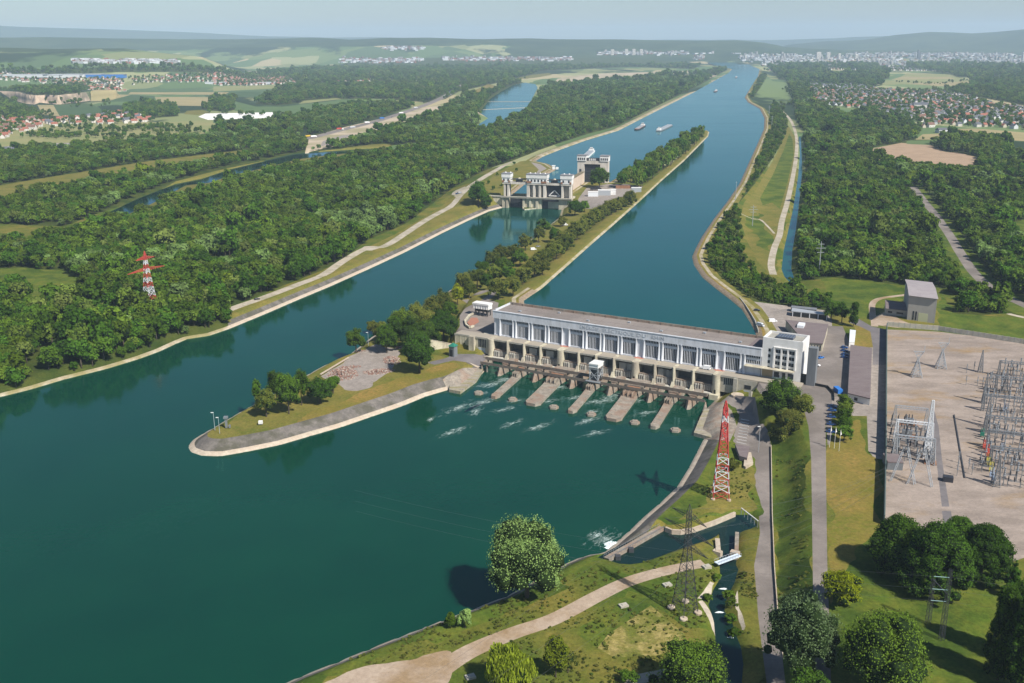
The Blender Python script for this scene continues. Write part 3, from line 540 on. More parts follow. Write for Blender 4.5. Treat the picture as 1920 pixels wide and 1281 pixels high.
# strips along the banks: (polyline polygon, distance range, test)
def shore_classes(C, Z, names):
    """bank strips follow the water line by distance"""
    x, y = C[:, 0], C[:, 1]; d0 = np.full(len(C), 99.); d1 = np.full(len(C), 99.)
    k = y < 1300; d0[k] = sdist(C[k], P0); k = y < 7500; d1[k] = sdist(C[k], P1)
    def put(mask, nm, mk): 
        for i in np.where(mask)[0]: names[i] = (nm, mk)
    concrete = ((x > P0[11][0] - 2) & (y > 560) & (x < 0)) | ((dI := dist(C, ISLP, False)) < 14) | (dist(C, RBP, False) < 14)
    b = (d0 > -6) & (d0 <= 3)
    put(b & concrete, 'river_bank', 'toe'); put(b & ~concrete, 'river_bank', 'bank_pale')
    wide = (dI < 14) & (C[:, 1] < 500)
    put((d0 > 3) & (d0 <= 9.5) & concrete & ~((y > 560) & (x > -110) & (dI < 14)), 'bank_slope', 'slope')
    put((d0 > 6.5) & (d0 <= 12.5) & (y > 560) & (x < 0) & (dI > 14) & concrete, 'bank_grass', 'dry_grass')
    put((d1 > -6) & (d1 <= 4), 'canal_bank', 'bank_brown'); put((d1 > 4) & (d1 <= 6) & (x > 0), 'canal_bank', 'orange_grass'); put((d1 > 6) & (d1 <= 9), 'canal_bank', 'bank_pale'); put((d1 > 9) & (d1 <= 14), 'canal_bank', 'dry_grass')
    dF = dist(C, FORP, False) < 13; put(dF & (d1 > 0) & (d1 <= 2.2), 'canal_bank', 'bank_pale'); put(dF & (d1 > 2.2) & (d1 <= 14), 'canal_bank', 'dry_grass'); put(dF & (d1 > -4) & (d1 <= 0), 'canal_bank', 'slope')
    near = (y < 345) & (dist(C, RBP, False) < 14); put(near & (d0 > 0) & (d0 <= 1.9), 'river_bank', 'toe'); put(near & (d0 > 1.9) & (d0 <= 5), 'bank_slope', 'slope'); put(near & (d0 > 5) & (d0 <= 12.5), 'lawn', 'lush_grass')
    L = (d1 > 0) & (d1 <= 12) & (dist(C, LKB, False) < 13); put(L, 'canal_bank', 'bank_pale')
FORP = pl(FOREL[1:-1], 12.); ISLP = pl(ISL_L[18:], 0); RBP = pl([(1319, 823)] + RIGHTB, 0); LKB = pl(LOCKP[5:12], 12.)
# ---------------------------------------------------------------- triangulate the ground as one continuous sheet
def build_ground():
    V = []; E = []
    def add_line(P, closed=True):
        P = [tuple(p) for p in P]; n = len(P); idx = []
        rngn = range(n if closed else n - 1)
        pts = []
        for i in rngn:
            a = P[i]; b = P[(i + 1) % n]; l = math.hypot(b[0] - a[0], b[1] - a[1]); r = max(150, math.hypot(a[0], a[1]))
            k = max(1, min(60, int(l / (.03 * r)))); 
            for j in range(k): t = j / k; pts.append((a[0] + (b[0] - a[0]) * t, a[1] + (b[1] - a[1]) * t))
        if not closed: pts.append(P[-1])
        b0 = len(V); V.extend(pts); m = len(pts)
        E.extend((b0 + i, b0 + i + 1) for i in range(m - 1))
        if closed: E.append((b0 + m - 1, b0))
    for _, _, p in REG: add_line(p)
    for p in (P0, P1, PO1, PO2, PD, PP): add_line(p)
    for p, ds in ((P0, (1.9, 3, 5, 6.5, 9.5)), (P1, (2.2, 4, 6, 9, 14)), (PP, (1.2,))):
        q0 = resample(np.vstack([p, p[:1]]), 4.0); q0 = q0[q0[:, 1] < 3600]
        for d in ds:
            for sg in (1, -1):
                o = offset_line(q0, d * sg); ok = (np.abs(sdist(o, p) - d) < .12) & (np.hypot(*(o - np.roll(o, 1, 0)).T) < 9)
                b0 = len(V); V.extend(map(tuple, o)); E.extend((b0 + i - 1, b0 + i) for i in range(1, len(o)) if ok[i] and ok[i - 1])
    n0 = len(V)
    X = []
    for p, ds in ((P0, (-3, .6, 3, 9.5, 12)), (P1, (-3, .6, 4, 6, 9, 14, 22, 40)), (PP, (.7, 3)), (PD, (.7,)), (PO1, (.7, 3)), (PO2, (.7, 3))):
        for d in ds:
            q = resample(np.vstack([p, p[:1]]), 6.0); q = q[(q[:, 1] < 3200)]
            for o in (offset_line(q, d), offset_line(q, -d)):
                s = sdist(o, p); o = o[np.abs(s - d) < .05 * abs(d) + .12]; X.append(o)
    for poly, z, bw in ZONES + [(c, 0, 1.) for c, _ in CUT]:
        for d in (0, bw * .5, bw):
            q = resample(np.vstack([poly, poly[:1]]), 8.)
            for o in (offset_line(q, d), offset_line(q, -d)):
                s = sdist(o, poly); X.append(o[np.abs(s - d) < .5])
    y = 95.
    while y < 32000:
        st = .028 * y if y < 2500 else .02 * y
        st = max(6., st); hw = .68 * y + 200; xs = np.arange(-hw, hw, st); r = rng.random((len(xs), 2)) - .5
        X.append(np.stack([xs + r[:, 0] * st * .5, y + r[:, 1] * st * .5], 1)); y += st
    X = np.vstack(X); 
    key = np.round(X / 1.6).astype(int); _, u = np.unique(key, axis=0, return_index=True); X = X[u]
    allv = [Vector(v) for v in V] + [Vector(v) for v in X]
    ov, oe, of, *_ = geometry.delaunay_2d_cdt(allv, E, [], 0, 0.02)
    P = np.array([(v.x, v.y) for v in ov]); T = np.array([f for f in of if len(f) == 3])
    a, b, c = P[T[:, 0]], P[T[:, 1]], P[T[:, 2]]
    ar = (b[:, 0] - a[:, 0]) * (c[:, 1] - a[:, 1]) - (b[:, 1] - a[:, 1]) * (c[:, 0] - a[:, 0])
    T = T[np.abs(ar) > 1e-4]; ar = ar[np.abs(ar) > 1e-4]; T[ar < 0] = T[ar < 0][:, ::-1]
    Z = height(P); C = P[T].mean(1); zc = Z[T].mean(1)
    names = [('ground', 'grass')] * len(T); r = np.hypot(C[:, 0], C[:, 1])
    for i in np.where(C[:, 1] > 1500)[0]: names[i] = ('farmland', 'farmland')
    for i in np.where((zc > 60) & (C[:, 1] > 5000))[0]: names[i] = ('hills', 'farmland')
    steep = hills(C); 
    for i in np.where(((steep > 150) & (C[:, 1] > 5200)) | (r > 9800) & (steep > 20))[0]: names[i] = ('hills', 'hill_wood')
    for i in np.where((C[:, 0] > 0) & (steep > 15) & (C[:, 1] > 5000))[0]: names[i] = ('hills', 'hill_wood')
    def apply(lst):
        for nm, mk, poly in lst:
            for i in np.where(inside(C, poly))[0]: names[i] = (nm, mk)
    apply(REG[:0] + [g for g in REG])
    shore_classes(C, zc, names)
    slab = [g for g in REG if g[0] in ('bank_slab', 'deck_road', 'apron_road')]; apply(slab)
    groups = {}
    for i, nm in enumerate(names): groups.setdefault(nm, []).append(i)
    V3 = np.c_[P, Z]
    for (nm, mk), ids in groups.items():
        t = T[ids]; u, inv = np.unique(t, return_inverse=True)
        o = link(nm, npmesh(nm, V3[u], inv.reshape(t.shape), M[mk], 3, True)); tag(o, kind='structure')
    return V3, T
GV, GT = build_ground()
print('ground tris', len(GT))

def water_mat(name, col, rough=.06, bump=.03, scale=.5, col2=None, tint=(.7, .85, 1)):
    mt = mat(name, col, rough, col2, .012, 5, lo=.35, hi=.68) if col2 else mat(name, col, rough)
    n = mt.node_tree; b = n.nodes['Principled BSDF']; b.inputs['IOR'].default_value = 1.33; b.inputs['Specular IOR Level'].default_value = .5
    tc = n.nodes.new('ShaderNodeTexCoord'); s = None
    for sc, d in ((scale, bump), (scale * .12, bump * 3)):
        nz = n.nodes.new('ShaderNodeTexNoise'); nz.inputs['Scale'].default_value = sc; nz.inputs['Detail'].default_value = 5
        n.links.new(tc.outputs['Object'], nz.inputs['Vector']); bp = n.nodes.new('ShaderNodeBump'); bp.inputs['Distance'].default_value = d
        n.links.new(nz.outputs[0], bp.inputs['Height'])
        if s: n.links.new(s.outputs[0], bp.inputs['Normal'])
        s = bp
    mp = n.nodes.new('ShaderNodeMapping'); mp.inputs['Rotation'].default_value = (0, 0, -.55); mp.inputs['Scale'].default_value = (.35, 1, 1); n.links.new(tc.outputs['Object'], mp.inputs[0])
    rn = n.nodes.new('ShaderNodeTexNoise'); rn.inputs['Scale'].default_value = .016; rn.inputs['Detail'].default_value = 7; rn.inputs['Roughness'].default_value = .6; n.links.new(mp.outputs[0], rn.inputs['Vector'])
    mr = n.nodes.new('ShaderNodeMapRange'); mr.inputs['From Min'].default_value = .42; mr.inputs['From Max'].default_value = .62; mr.inputs['To Min'].default_value = rough; mr.inputs['To Max'].default_value = rough + .07; n.links.new(rn.outputs[0], mr.inputs[0]); n.links.new(mr.outputs[0], b.inputs['Roughness'])
    df = n.nodes.new('ShaderNodeBsdfDiffuse'); gl = n.nodes.new('ShaderNodeBsdfGlossy'); fr = n.nodes.new('ShaderNodeFresnel'); fr.inputs['IOR'].default_value = 1.33; mx = n.nodes.new('ShaderNodeMixShader')
    if b.inputs['Base Color'].links: n.links.new(b.inputs['Base Color'].links[0].from_socket, df.inputs[0])
    else: df.inputs[0].default_value = (*col, 1)
    gl.inputs[0].default_value = (*tint, 1); n.links.new(mr.outputs[0], gl.inputs['Roughness'])
    for nd in (gl, fr): n.links.new(s.outputs[0], nd.inputs['Normal'])
    n.links.new(fr.outputs[0], mx.inputs[0]); n.links.new(df.outputs[0], mx.inputs[1]); n.links.new(gl.outputs[0], mx.inputs[2]); n.links.new(mx.outputs[0], n.nodes['Material Output'].inputs[0]); n.nodes.remove(b); return mt
def water(name, poly, z, m, grow=.5):
    q = poly if len(poly) < 3 else poly
    P = np.array(q); C = np.vstack([P, P[:1]])
    a = sum(P[i][0] * P[(i + 1) % len(P)][1] - P[(i + 1) % len(P)][0] * P[i][1] for i in range(len(P)))
    T = np.roll(P, -1, 0) - np.roll(P, 1, 0); T /= np.linalg.norm(T, axis=1)[:, None]
    N = np.stack([T[:, 1], -T[:, 0]], 1) * (1 if a > 0 else -1); P = P + N * grow
    b = bmesh.new(); vs = [b.verts.new((x, y, z)) for x, y in P]; es = [b.edges.new((vs[i], vs[(i + 1) % len(vs)])) for i in range(len(vs))]
    bmesh.ops.triangle_fill(b, use_beauty=True, edges=es); bmesh.ops.recalc_face_normals(b, faces=b.faces)
    if b.faces and sum(f.normal.z for f in b.faces) < 0: bmesh.ops.reverse_faces(b, faces=b.faces)
    me = bpy.data.meshes.new(name); b.to_mesh(me); b.free(); me.materials.append(m); return tag(link(name, me), kind='structure')
M['w0'] = water_mat('river_water', (.003, .044, .025), .05, .035, .45, (.002, .035, .022), (.5, .82, .82))
M['w1'] = water_mat('canal_water', (.004, .060, .048), .09, .03, .35, (.003, .050, .043), (.52, .76, .84))
M['w2'] = water_mat('creek_water', (.006, .022, .018), .06, .03, .8, None, (.5, .75, .9))
water('river_water', P0, 0, M['w0']); water('canal_water', P1, 12.0, M['w1'])
water('old_river_water', PO1, 2.5, M['w2']); water('old_river_water', PO2, 2.5, M['w1']); water('ditch_water', PD, 3.0, M['w1']); water('pond_water', PP, 3.0, M['w2'])
# ---------------------------------------------------------------- trees
def leaf_mat(name, stops, transl=.34):
    mt = bpy.data.materials.new(name); mt.use_nodes = True; n = mt.node_tree; N = n.nodes; L = n.links; N.remove(N['Principled BSDF'])
    oi = N.new('ShaderNodeObjectInfo'); cr = N.new('ShaderNodeValToRGB')
    for i, (p, c) in enumerate(stops):
        e = cr.color_ramp.elements[i] if i < 2 else cr.color_ramp.elements.new(p)
        e.position = p; e.color = (*c, 1)
    L.new(oi.outputs['Random'], cr.inputs[0]); fr = N.new('ShaderNodeMath'); fr.operation = 'MULTIPLY'; fr.inputs[1].default_value = 37.7; L.new(oi.outputs['Random'], fr.inputs[0]); f2 = N.new('ShaderNodeMath'); f2.operation = 'FRACT'; L.new(fr.outputs[0], f2.inputs[0]); f3 = N.new('ShaderNodeMapRange'); f3.inputs['To Min'].default_value = .68; f3.inputs['To Max'].default_value = 1.42; L.new(f2.outputs[0], f3.inputs[0])
    tc = N.new('ShaderNodeTexCoord'); nz = N.new('ShaderNodeTexNoise'); nz.inputs['Scale'].default_value = .45; nz.inputs['Detail'].default_value = 3; L.new(tc.outputs['Object'], nz.inputs['Vector'])
    mr = N.new('ShaderNodeMapRange'); mr.inputs['From Min'].default_value = .3; mr.inputs['From Max'].default_value = .7; mr.inputs['To Min'].default_value = .72; mr.inputs['To Max'].default_value = 1.35; L.new(nz.outputs[0], mr.inputs[0])
    hv = N.new('ShaderNodeHueSaturation'); vm = N.new('ShaderNodeMath'); vm.operation = 'MULTIPLY'; L.new(mr.outputs[0], vm.inputs[0]); L.new(f3.outputs[0], vm.inputs[1]); L.new(vm.outputs[0], hv.inputs['Value']); L.new(cr.outputs[0], hv.inputs['Color'])
    d = N.new('ShaderNodeBsdfDiffuse'); t = N.new('ShaderNodeBsdfTranslucent'); mx = N.new('ShaderNodeMixShader'); mx.inputs[0].default_value = transl
    L.new(hv.outputs[0], d.inputs[0]); L.new(hv.outputs[0], t.inputs[0]); L.new(d.outputs[0], mx.inputs[1]); L.new(t.outputs[0], mx.inputs[2]); L.new(mx.outputs[0], N['Material Output'].inputs[0])
    return mt
G = lambda r, g, b: (r, g, b)
M['leaf_mix'] = leaf_mat('leaves_mixed', [(0, G(0.049, 0.106, 0.012)), (.22, G(0.068, 0.150, 0.015)), (.42, G(0.086, 0.144, 0.016)), (.60, G(0.102, 0.150, 0.021)), (.72, G(0.123, 0.202, 0.018)), (.84, G(0.140, 0.176, 0.041)), (.92, G(0.083, 0.158, 0.016)), (.975, G(0.071, 0.123, 0.012)), (1, G(0.166, 0.227, 0.017))])
M['leaf_dark'] = leaf_mat('leaves_dark', [(0, G(0.043, 0.097, 0.012)), (.5, G(0.057, 0.124, 0.015)), (1, G(0.075, 0.132, 0.016))])
M['leaf_mid'] = leaf_mat('leaves_mid', [(0, G(0.075, 0.150, 0.015)), (.5, G(0.091, 0.166, 0.018)), (1, G(0.116, 0.166, 0.021))])
M['leaf_olive'] = leaf_mat('leaves_olive', [(0, G(0.140, 0.166, 0.028)), (.5, G(0.156, 0.166, 0.034)), (1, G(0.123, 0.166, 0.024))])
M['leaf_silver'] = leaf_mat('leaves_silver', [(0, G(0.161, 0.255, 0.068)), (.5, G(0.177, 0.262, 0.080)), (1, G(0.151, 0.236, 0.059))])
M['leaf_blue'] = leaf_mat('leaves_blue_grey', [(0, G(0.180, 0.267, 0.112)), (1, G(0.190, 0.273, 0.119))])
M['leaf_yellow'] = leaf_mat('leaves_yellow', [(0, G(0.239, 0.285, 0.013)), (1, G(0.273, 0.298, 0.019))])
M['leaf_gold'] = leaf_mat('leaves_weeping', [(0, G(0.227, 0.273, 0.019)), (1, G(0.216, 0.273, 0.025))])
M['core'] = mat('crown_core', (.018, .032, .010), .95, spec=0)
M['bark'] = mat('bark', (.10, .08, .06), .95, (.06, .05, .04), 2, 4, spec=.05)
def ico(sub=2):
    b = bmesh.new(); bmesh.ops.create_icosphere(b, subdivisions=sub, radius=1); V = np.array([v.co[:] for v in b.verts]); Fc = np.array([[v.index for v in f.verts] for f in b.faces]); b.free(); return V, Fc
ICO1, ICOF1 = ico(1); ICO2, ICOF2 = ico(2)
def crown(w, h, z0, nl, nf, leaf, seed, shape='round', lump=.30, droop=0., jitter=.55, fill=1.):
    """leaf clumps over lumps that fill a crown w wide and h high, starting at z0"""
    r = np.random.default_rng(seed); V = []; Q = []; CV = []; CF = []; nb = 0; ncb = 0
    for i in range(nl):
        for _ in range(30):
            d = r.normal(size=3); d /= np.linalg.norm(d); d[2] = d[2] if d[2] > -.75 else -d[2] * .6; rad = r.random() ** .4; az_ = math.atan2(d[1], d[0]); rad *= (.90 + .20 * math.sin(2 * az_ + seed) * math.cos(3 * d[2] + seed) + .12 * math.sin(5 * az_ + 2 * seed + 4 * d[2])) if shape == 'round' and nl > 20 else 1
            c = d * rad
            if shape == 'column': c[2] = r.random() * 2 - 1; k = (.45 + .55 * math.sin(math.pi * min(1, ((c[2] + 1) / 2) ** .7 * .9 + .1))) / max(.3, math.hypot(d[0], d[1])); c[0] = d[0] * k * rad; c[1] = d[1] * k * rad
            elif shape == 'dome':
                q_ = r.random() ** .8; a_ = r.random() * 6.283; k = math.sqrt(max(.05, 1 - q_ ** 2.6)); rad = max(rad, .75) if r.random() < .85 else rad; c = np.array([math.cos(a_) * k * rad, math.sin(a_) * k * rad, 2 * q_ * (rad if rad > .8 else 1) - 1])
            elif shape == 'round' and c[2] < 0: k = min(1.5, 1 / math.sqrt(max(.2, 1 - d[2] ** 2))) * .93; c[0] *= k; c[1] *= k
            if shape == 'cone': k = max(.12, 1 - (c[2] + 1) / 2.05); c[0] *= k * 1.25; c[1] *= k * 1.25
            break
        R = lump * (1.15 - .5 * rad) * (.75 + .5 * r.random()); 
        if shape == 'cone': R *= max(.35, 1.1 - (c[2] + 1) / 2.4)
        cx = np.array([c[0] * w / 2 * (1 - R * .7), c[1] * w / 2 * (1 - R * .7), z0 + h / 2 + c[2] * h / 2 * (1 - R * .7)]); Rw = R * w / 2; Rh = R * (w / 2 * .45 + h / 2 * .55)
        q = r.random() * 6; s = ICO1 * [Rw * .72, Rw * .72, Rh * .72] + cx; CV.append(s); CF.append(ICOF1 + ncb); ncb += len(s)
        n = int(nf * (R / lump) ** 2 * fill) + 3; p = r.normal(size=(n, 3)); p /= np.linalg.norm(p, axis=1)[:, None]
        p[:, 2] = np.where(p[:, 2] < -.35, -p[:, 2], p[:, 2])
        pos = cx + p * [Rw, Rw, Rh] * (1 + (r.random((n, 1)) - .5) * .35)
        nrm = p + r.normal(size=(n, 3)) * jitter; nrm /= np.linalg.norm(nrm, axis=1)[:, None]
        t1 = np.cross(nrm, r.normal(size=(n, 3))); t1 /= np.linalg.norm(t1, axis=1)[:, None]; t2 = np.cross(nrm, t1)
        sz = leaf * (.6 + .8 * r.random((n, 1))) / 2; sz2 = sz
        if droop: t2 = np.tile([[0, 0, -1.]], (n, 1)) + .25 * t2; t1 = np.cross(nrm, t2); t1 /= np.linalg.norm(t1, axis=1)[:, None] + 1e-6; sz2 = sz * (1 + 2.5 * droop)
        f = [pos - t1 * sz - t2 * sz2 * .6, pos + t1 * sz * .8 - t2 * sz2, pos + t1 * sz + t2 * sz2 * .7, pos - t1 * sz * .7 + t2 * sz2]
        v = np.stack(f, 1).reshape(-1, 3); V.append(v); Q.append(np.arange(4 * n).reshape(-1, 4) + nb); nb += 4 * n
    return np.vstack(V), np.vstack(Q), np.vstack(CV), np.vstack(CF)
def polymesh(name, V, Q, CF, mats, extra=None):
    """leaf quads, core triangles and (optionally) a trunk in one mesh"""
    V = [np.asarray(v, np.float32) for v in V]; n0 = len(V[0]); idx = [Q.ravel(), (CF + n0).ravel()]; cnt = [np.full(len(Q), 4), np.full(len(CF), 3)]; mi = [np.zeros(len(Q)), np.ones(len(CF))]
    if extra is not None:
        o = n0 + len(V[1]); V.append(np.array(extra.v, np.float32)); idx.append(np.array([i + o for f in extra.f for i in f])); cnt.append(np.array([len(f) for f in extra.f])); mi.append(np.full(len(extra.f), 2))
    V = np.vstack(V); idx = np.concatenate(idx).astype(np.int32); cnt = np.concatenate(cnt).astype(np.int32); me = bpy.data.meshes.new(name)
    me.vertices.add(len(V)); me.vertices.foreach_set('co', V.ravel()); me.loops.add(len(idx)); me.loops.foreach_set('vertex_index', idx); me.polygons.add(len(cnt))
    me.polygons.foreach_set('loop_start', np.r_[0, np.cumsum(cnt)[:-1]].astype(np.int32)); me.polygons.foreach_set('loop_total', cnt)
    for mm in mats: me.materials.append(mm)
    me.polygons.foreach_set('material_index', np.concatenate(mi).astype(np.int32)); me.update(calc_edges=True); return me
def crown_mesh(name, mats, *a, trunk=None, **k):
    V, Q, CV, CF = crown(*a, **k); b = None
    if trunk: b = MB(); trunk(b)
    return polymesh(name, [V, CV], Q, CF, mats, b)
def trunk_shape(b, h, r, lean=0, limbs=4, top=None, seed=0):
    q = random.Random(seed); b.bar((0, 0, -1.0), (lean * .3, 0, h * .5), r * 2, 0, 7, r * 1.4); b.bar((lean * .3, 0, h * .5), (lean, .2, h * .85), r * 1.4, 0, 6, r * .5)
    for i in range(limbs):
        a = q.random() * 6.28; z = h * (.3 + .3 * q.random()); l = h * .35
        b.bar((lean * .3, 0, z), (math.cos(a) * l * .6, math.sin(a) * l * .6, z + l * .8), r * .8, 0, 5, r * .25)
TMAT = lambda k: [M[k], M['core'], M['bark']]
# five forest forms
FOR = []
for i, (ww, hh, k) in enumerate([(11, 11.5, 'leaf_mix'), (9.5, 13, 'leaf_mix'), (12.5, 10.5, 'leaf_mix'), (8, 11, 'leaf_mix'), (10, 10, 'leaf_silver')]):
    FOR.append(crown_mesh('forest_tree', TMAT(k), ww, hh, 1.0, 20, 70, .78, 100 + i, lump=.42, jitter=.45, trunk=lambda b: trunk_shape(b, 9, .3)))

clear = [g[2] for g in REG if g[0] in ('path', 'meadow', 'field', 'highway', 'highway_verge', 'river_bank', 'country_road', 'sand_pit', 'service_road', 'island_lawn')]
def scatter(poly, dens, mixk, seed):
    P = np.array(poly); x0, y0 = P.min(0); x1, y1 = P.max(0); y1 = min(y1, 7500); r = np.random.default_rng(seed); out = []
    y = max(y0, 200.)
    while y < y1:
        st = (7.1 if y < 1100 else 9.5 if y < 2000 else 13 if y < 3200 else 20 if y < 4600 else 30)
        xs = np.arange(x0, x1, st); xs = xs[np.abs(xs) < .60 * y + 120]
        if len(xs): out.append(np.c_[xs + (r.random(len(xs)) - .5) * st * .95, y + (r.random(len(xs)) - .5) * st * .95, np.full(len(xs), st)])
        y += st * .95
    if not out: return np.zeros((0, 5))
    A = np.vstack(out); A = A[inside(A[:, :2], poly)]
    if dens < 1: A = A[r.random(len(A)) < dens]
    bad = np.zeros(len(A), bool)
    for c in clear: bad |= inside(A[:, :2], c) if True else 0
    A = A[~bad]
    if not len(A): return np.zeros((0, 5))
    n1 = np.ones(len(A), bool)
    for p, dd in ((P0, 3.5), (P1, 16 if mixk != 'canal' else 13), (PO1, 6), (PO2, 6), (PD, 6), (PP, 4)):
        n1 &= sdist(A[:, :2], p) > dd
    A = A[n1]; B = fbm(A[:, :2], 70, 3, 3); typ = np.where(B > .70, 4, r.integers(0, 4, len(A)))
    typ = np.where(r.random(len(A)) < .035, 4, typ)
    if mixk in ('mid', 'canal', 'olive'): typ = r.integers(0, 4, len(A))
    big = {'big': 1.0, 'mid': .95, 'canal': .62, 'olive': .9}[mixk]
    s = (.62 + .85 * r.random(len(A)) ** 1.5) * np.maximum(1, (A[:, 2] / 10.5)) ** .55 * big * (.85 + .3 * fbm(A[:, :2], 120, 9, 2))
    s = np.where(r.random(len(A)) < .07, s * 1.45, s); gap = (fbm(A[:, :2], 26, 15, 2) < .30) & (A[:, 1] < 2600)
    A, s, typ = A[~gap], s[~gap], typ[~gap]
    return np.c_[A[:, :2], s, typ, r.random(len(A)) * 6.28]
SC = np.vstack([scatter(p, d, mk if isinstance(mk, str) else 'mid', 50 + i) for i, (p, mk, d) in enumerate(WOODS)])
Zt = height(SC[:, :2]); SC = np.c_[SC, Zt]
# the largest in view first
dd = np.hypot(SC[:, 0], SC[:, 1]); vis = (np.abs(SC[:, 0]) < .53 * SC[:, 1] + 5) & (SC[:, 1] > 380)
score = np.where(vis, SC[:, 2] / dd, 0); order = np.argsort(-score); pick = order[:96]; rest = order[96:]
print('forest trees', len(SC))
KINDN = ['broadleaf_tree', 'broadleaf_tree', 'broadleaf_tree', 'broadleaf_tree', 'silver_willow']
first = {}
for i in pick:
    x, y, s, t, rz, z = SC[i]; t = int(t); left = x < 60
    if t == 4: lab, grp = ('silvery grey-green willow standing in the dense woods', 'silvery willows in the woods')
    elif left: lab, grp = ('green broadleaf tree packed into the wood left of the lock channel', 'trees of the left bank wood')
    else: lab, grp = ('green broadleaf tree in the wood right of the canal dike', 'trees of the right bank wood')
    o = link(KINDN[t], FOR[t], None, (x, y, z - .3), rz); o.scale = (s, s, s * (.9 + .3 * random.random())); tag(o, lab, 'tree', grp)
    first.setdefault(t, o)
for t in range(5):
    if t not in first:
        x, y, s, tt, rz, z = SC[rest[0]]; o = link(KINDN[t], FOR[t], None, (x, y, z), rz); tag(o, 'silvery grey-green willow standing in the dense woods' if t == 4 else 'green broadleaf tree packed into the wood left of the lock channel', 'tree', 'silvery willows in the woods' if t == 4 else 'trees of the left bank wood'); first[t] = o
def forest_stuff(name, A, protos, label=None):
    me = bpy.data.meshes.new(name); me.vertices.add(len(A)); co = np.c_[A[:, 0], A[:, 1], A[:, 5] - .3].astype(np.float32); me.vertices.foreach_set('co', co.ravel())
    for nm, col, ty in (('tsize', 2, 'FLOAT'), ('tkind', 3, 'INT'), ('tturn', 4, 'FLOAT')):
        at_ = me.attributes.new(nm, ty, 'POINT'); at_.data.foreach_set('value', A[:, col].astype(np.int32 if ty == 'INT' else np.float32))
    o = link(name, me); ng = bpy.data.node_groups.new(name + '_scatter', 'GeometryNodeTree')
    ng.interface.new_socket('Geometry', in_out='INPUT', socket_type='NodeSocketGeometry'); ng.interface.new_socket('Geometry', in_out='OUTPUT', socket_type='NodeSocketGeometry')
    N = ng.nodes; L = ng.links; gi = N.new('NodeGroupInput'); go = N.new('NodeGroupOutput'); jn = N.new('GeometryNodeJoinGeometry')
    def attr(nm, ty): a = N.new('GeometryNodeInputNamedAttribute'); a.data_type = ty; a.inputs['Name'].default_value = nm; return a.outputs['Attribute']
    sz, kd, tn = attr('tsize', 'FLOAT'), attr('tkind', 'INT'), attr('tturn', 'FLOAT')
    cx = N.new('ShaderNodeCombineXYZ'); L.new(tn, cx.inputs[2])
    m2p = N.new('GeometryNodeMeshToPoints'); L.new(gi.outputs[0], m2p.inputs[0])
    for k, po in protos.items():
        c = N.new('FunctionNodeCompare'); c.data_type = 'INT'; c.operation = 'EQUAL'; L.new(kd, c.inputs[2]); c.inputs[3].default_value = k
        oi = N.new('GeometryNodeObjectInfo'); oi.inputs['Object'].default_value = po; oi.transform_space = 'ORIGINAL'
        ip = N.new('GeometryNodeInstanceOnPoints'); L.new(m2p.outputs[0], ip.inputs['Points']); L.new(c.outputs[0], ip.inputs['Selection']); L.new(oi.outputs['Geometry'], ip.inputs['Instance'])
        L.new(cx.outputs[0], ip.inputs['Rotation']); L.new(sz, ip.inputs['Scale']); L.new(ip.outputs[0], jn.inputs[0])
    L.new(jn.outputs[0], go.inputs[0]); md = o.modifiers.new('scatter', 'NODES'); md.node_group = ng
    return tag(o, kind='stuff')
forest_stuff('forest', SC[rest], first)

# ---- single trees that stand free: name, label, base pixel, level guess, width, height (m), form
HERO_N = [0]
def tree(name, label, px, py, w, h, leafk, shape='round', z0=6., n=55, nf=95, leaf=.5, group=None, bare=.02, lump=.36, droop=0, jit=.5, cat='tree', xy=None):
    HERO_N[0] += 1; sd = 500 + HERO_N[0]
    if xy is None:
        p = drape([(px, py)], z0)[0]
    else: p = xy
    z = hz(*p); root = empty(name, (p[0], p[1], z), random.random() * .8, label, cat, group)
    V, Q, CV, CF = crown(w, h * (1 - bare), h * bare, n, int(nf * 1.8), leaf * .72, sd, shape, lump, droop, jit)
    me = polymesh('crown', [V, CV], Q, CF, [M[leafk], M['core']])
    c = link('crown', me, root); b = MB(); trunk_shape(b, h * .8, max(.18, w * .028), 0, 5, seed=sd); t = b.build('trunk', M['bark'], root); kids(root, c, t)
    return root
T_ = tree
# downstream tip of the island
T_('broadleaf_tree', 'pale grey-green tree at the left end of the clump on the island tip', 500, 782, 12.2, 17.9, 'leaf_olive', n=40)
T_('broadleaf_tree', 'slim tree leaning left at the edge of the clump on the island tip', 484, 768, 6.8, 19.2, 'leaf_mid', n=22)
T_('broadleaf_tree', 'tallest round grey-green tree of the clump on the island tip', 542, 776, 14.9, 25.6, 'leaf_mid', n=60)
T_('broadleaf_tree', 'narrow bright green tree in the middle of the clump on the island tip', 566, 760, 10.8, 23.0, 'leaf_mid', n=40)
T_('broadleaf_tree', 'dark round tree at the right end of the clump on the island tip', 600, 757, 16.2, 16.6, 'leaf_dark', n=50)
T_('broadleaf_tree', 'low bushy tree beside the brick heap on the island', 625, 738, 10.8, 11.5, 'leaf_mid', n=30)
T_('broadleaf_tree', 'dark tree behind the clump on the island tip', 520, 758, 12.2, 21.8, 'leaf_dark', n=40)
T_('broadleaf_tree', 'round tree alone at the channel edge of the rubble lot', 668, 662, 15.5, 16.0, 'leaf_mid', n=50)
T_('broadleaf_tree', 'big dark round tree in front of the green-roofed shed', 787, 700, 23.0, 25.6, 'leaf_dark', n=80)
T_('broadleaf_tree', 'big dark round tree by the ramp at the left end of the power station', 832, 640, 24.3, 21.8, 'leaf_dark', n=80)
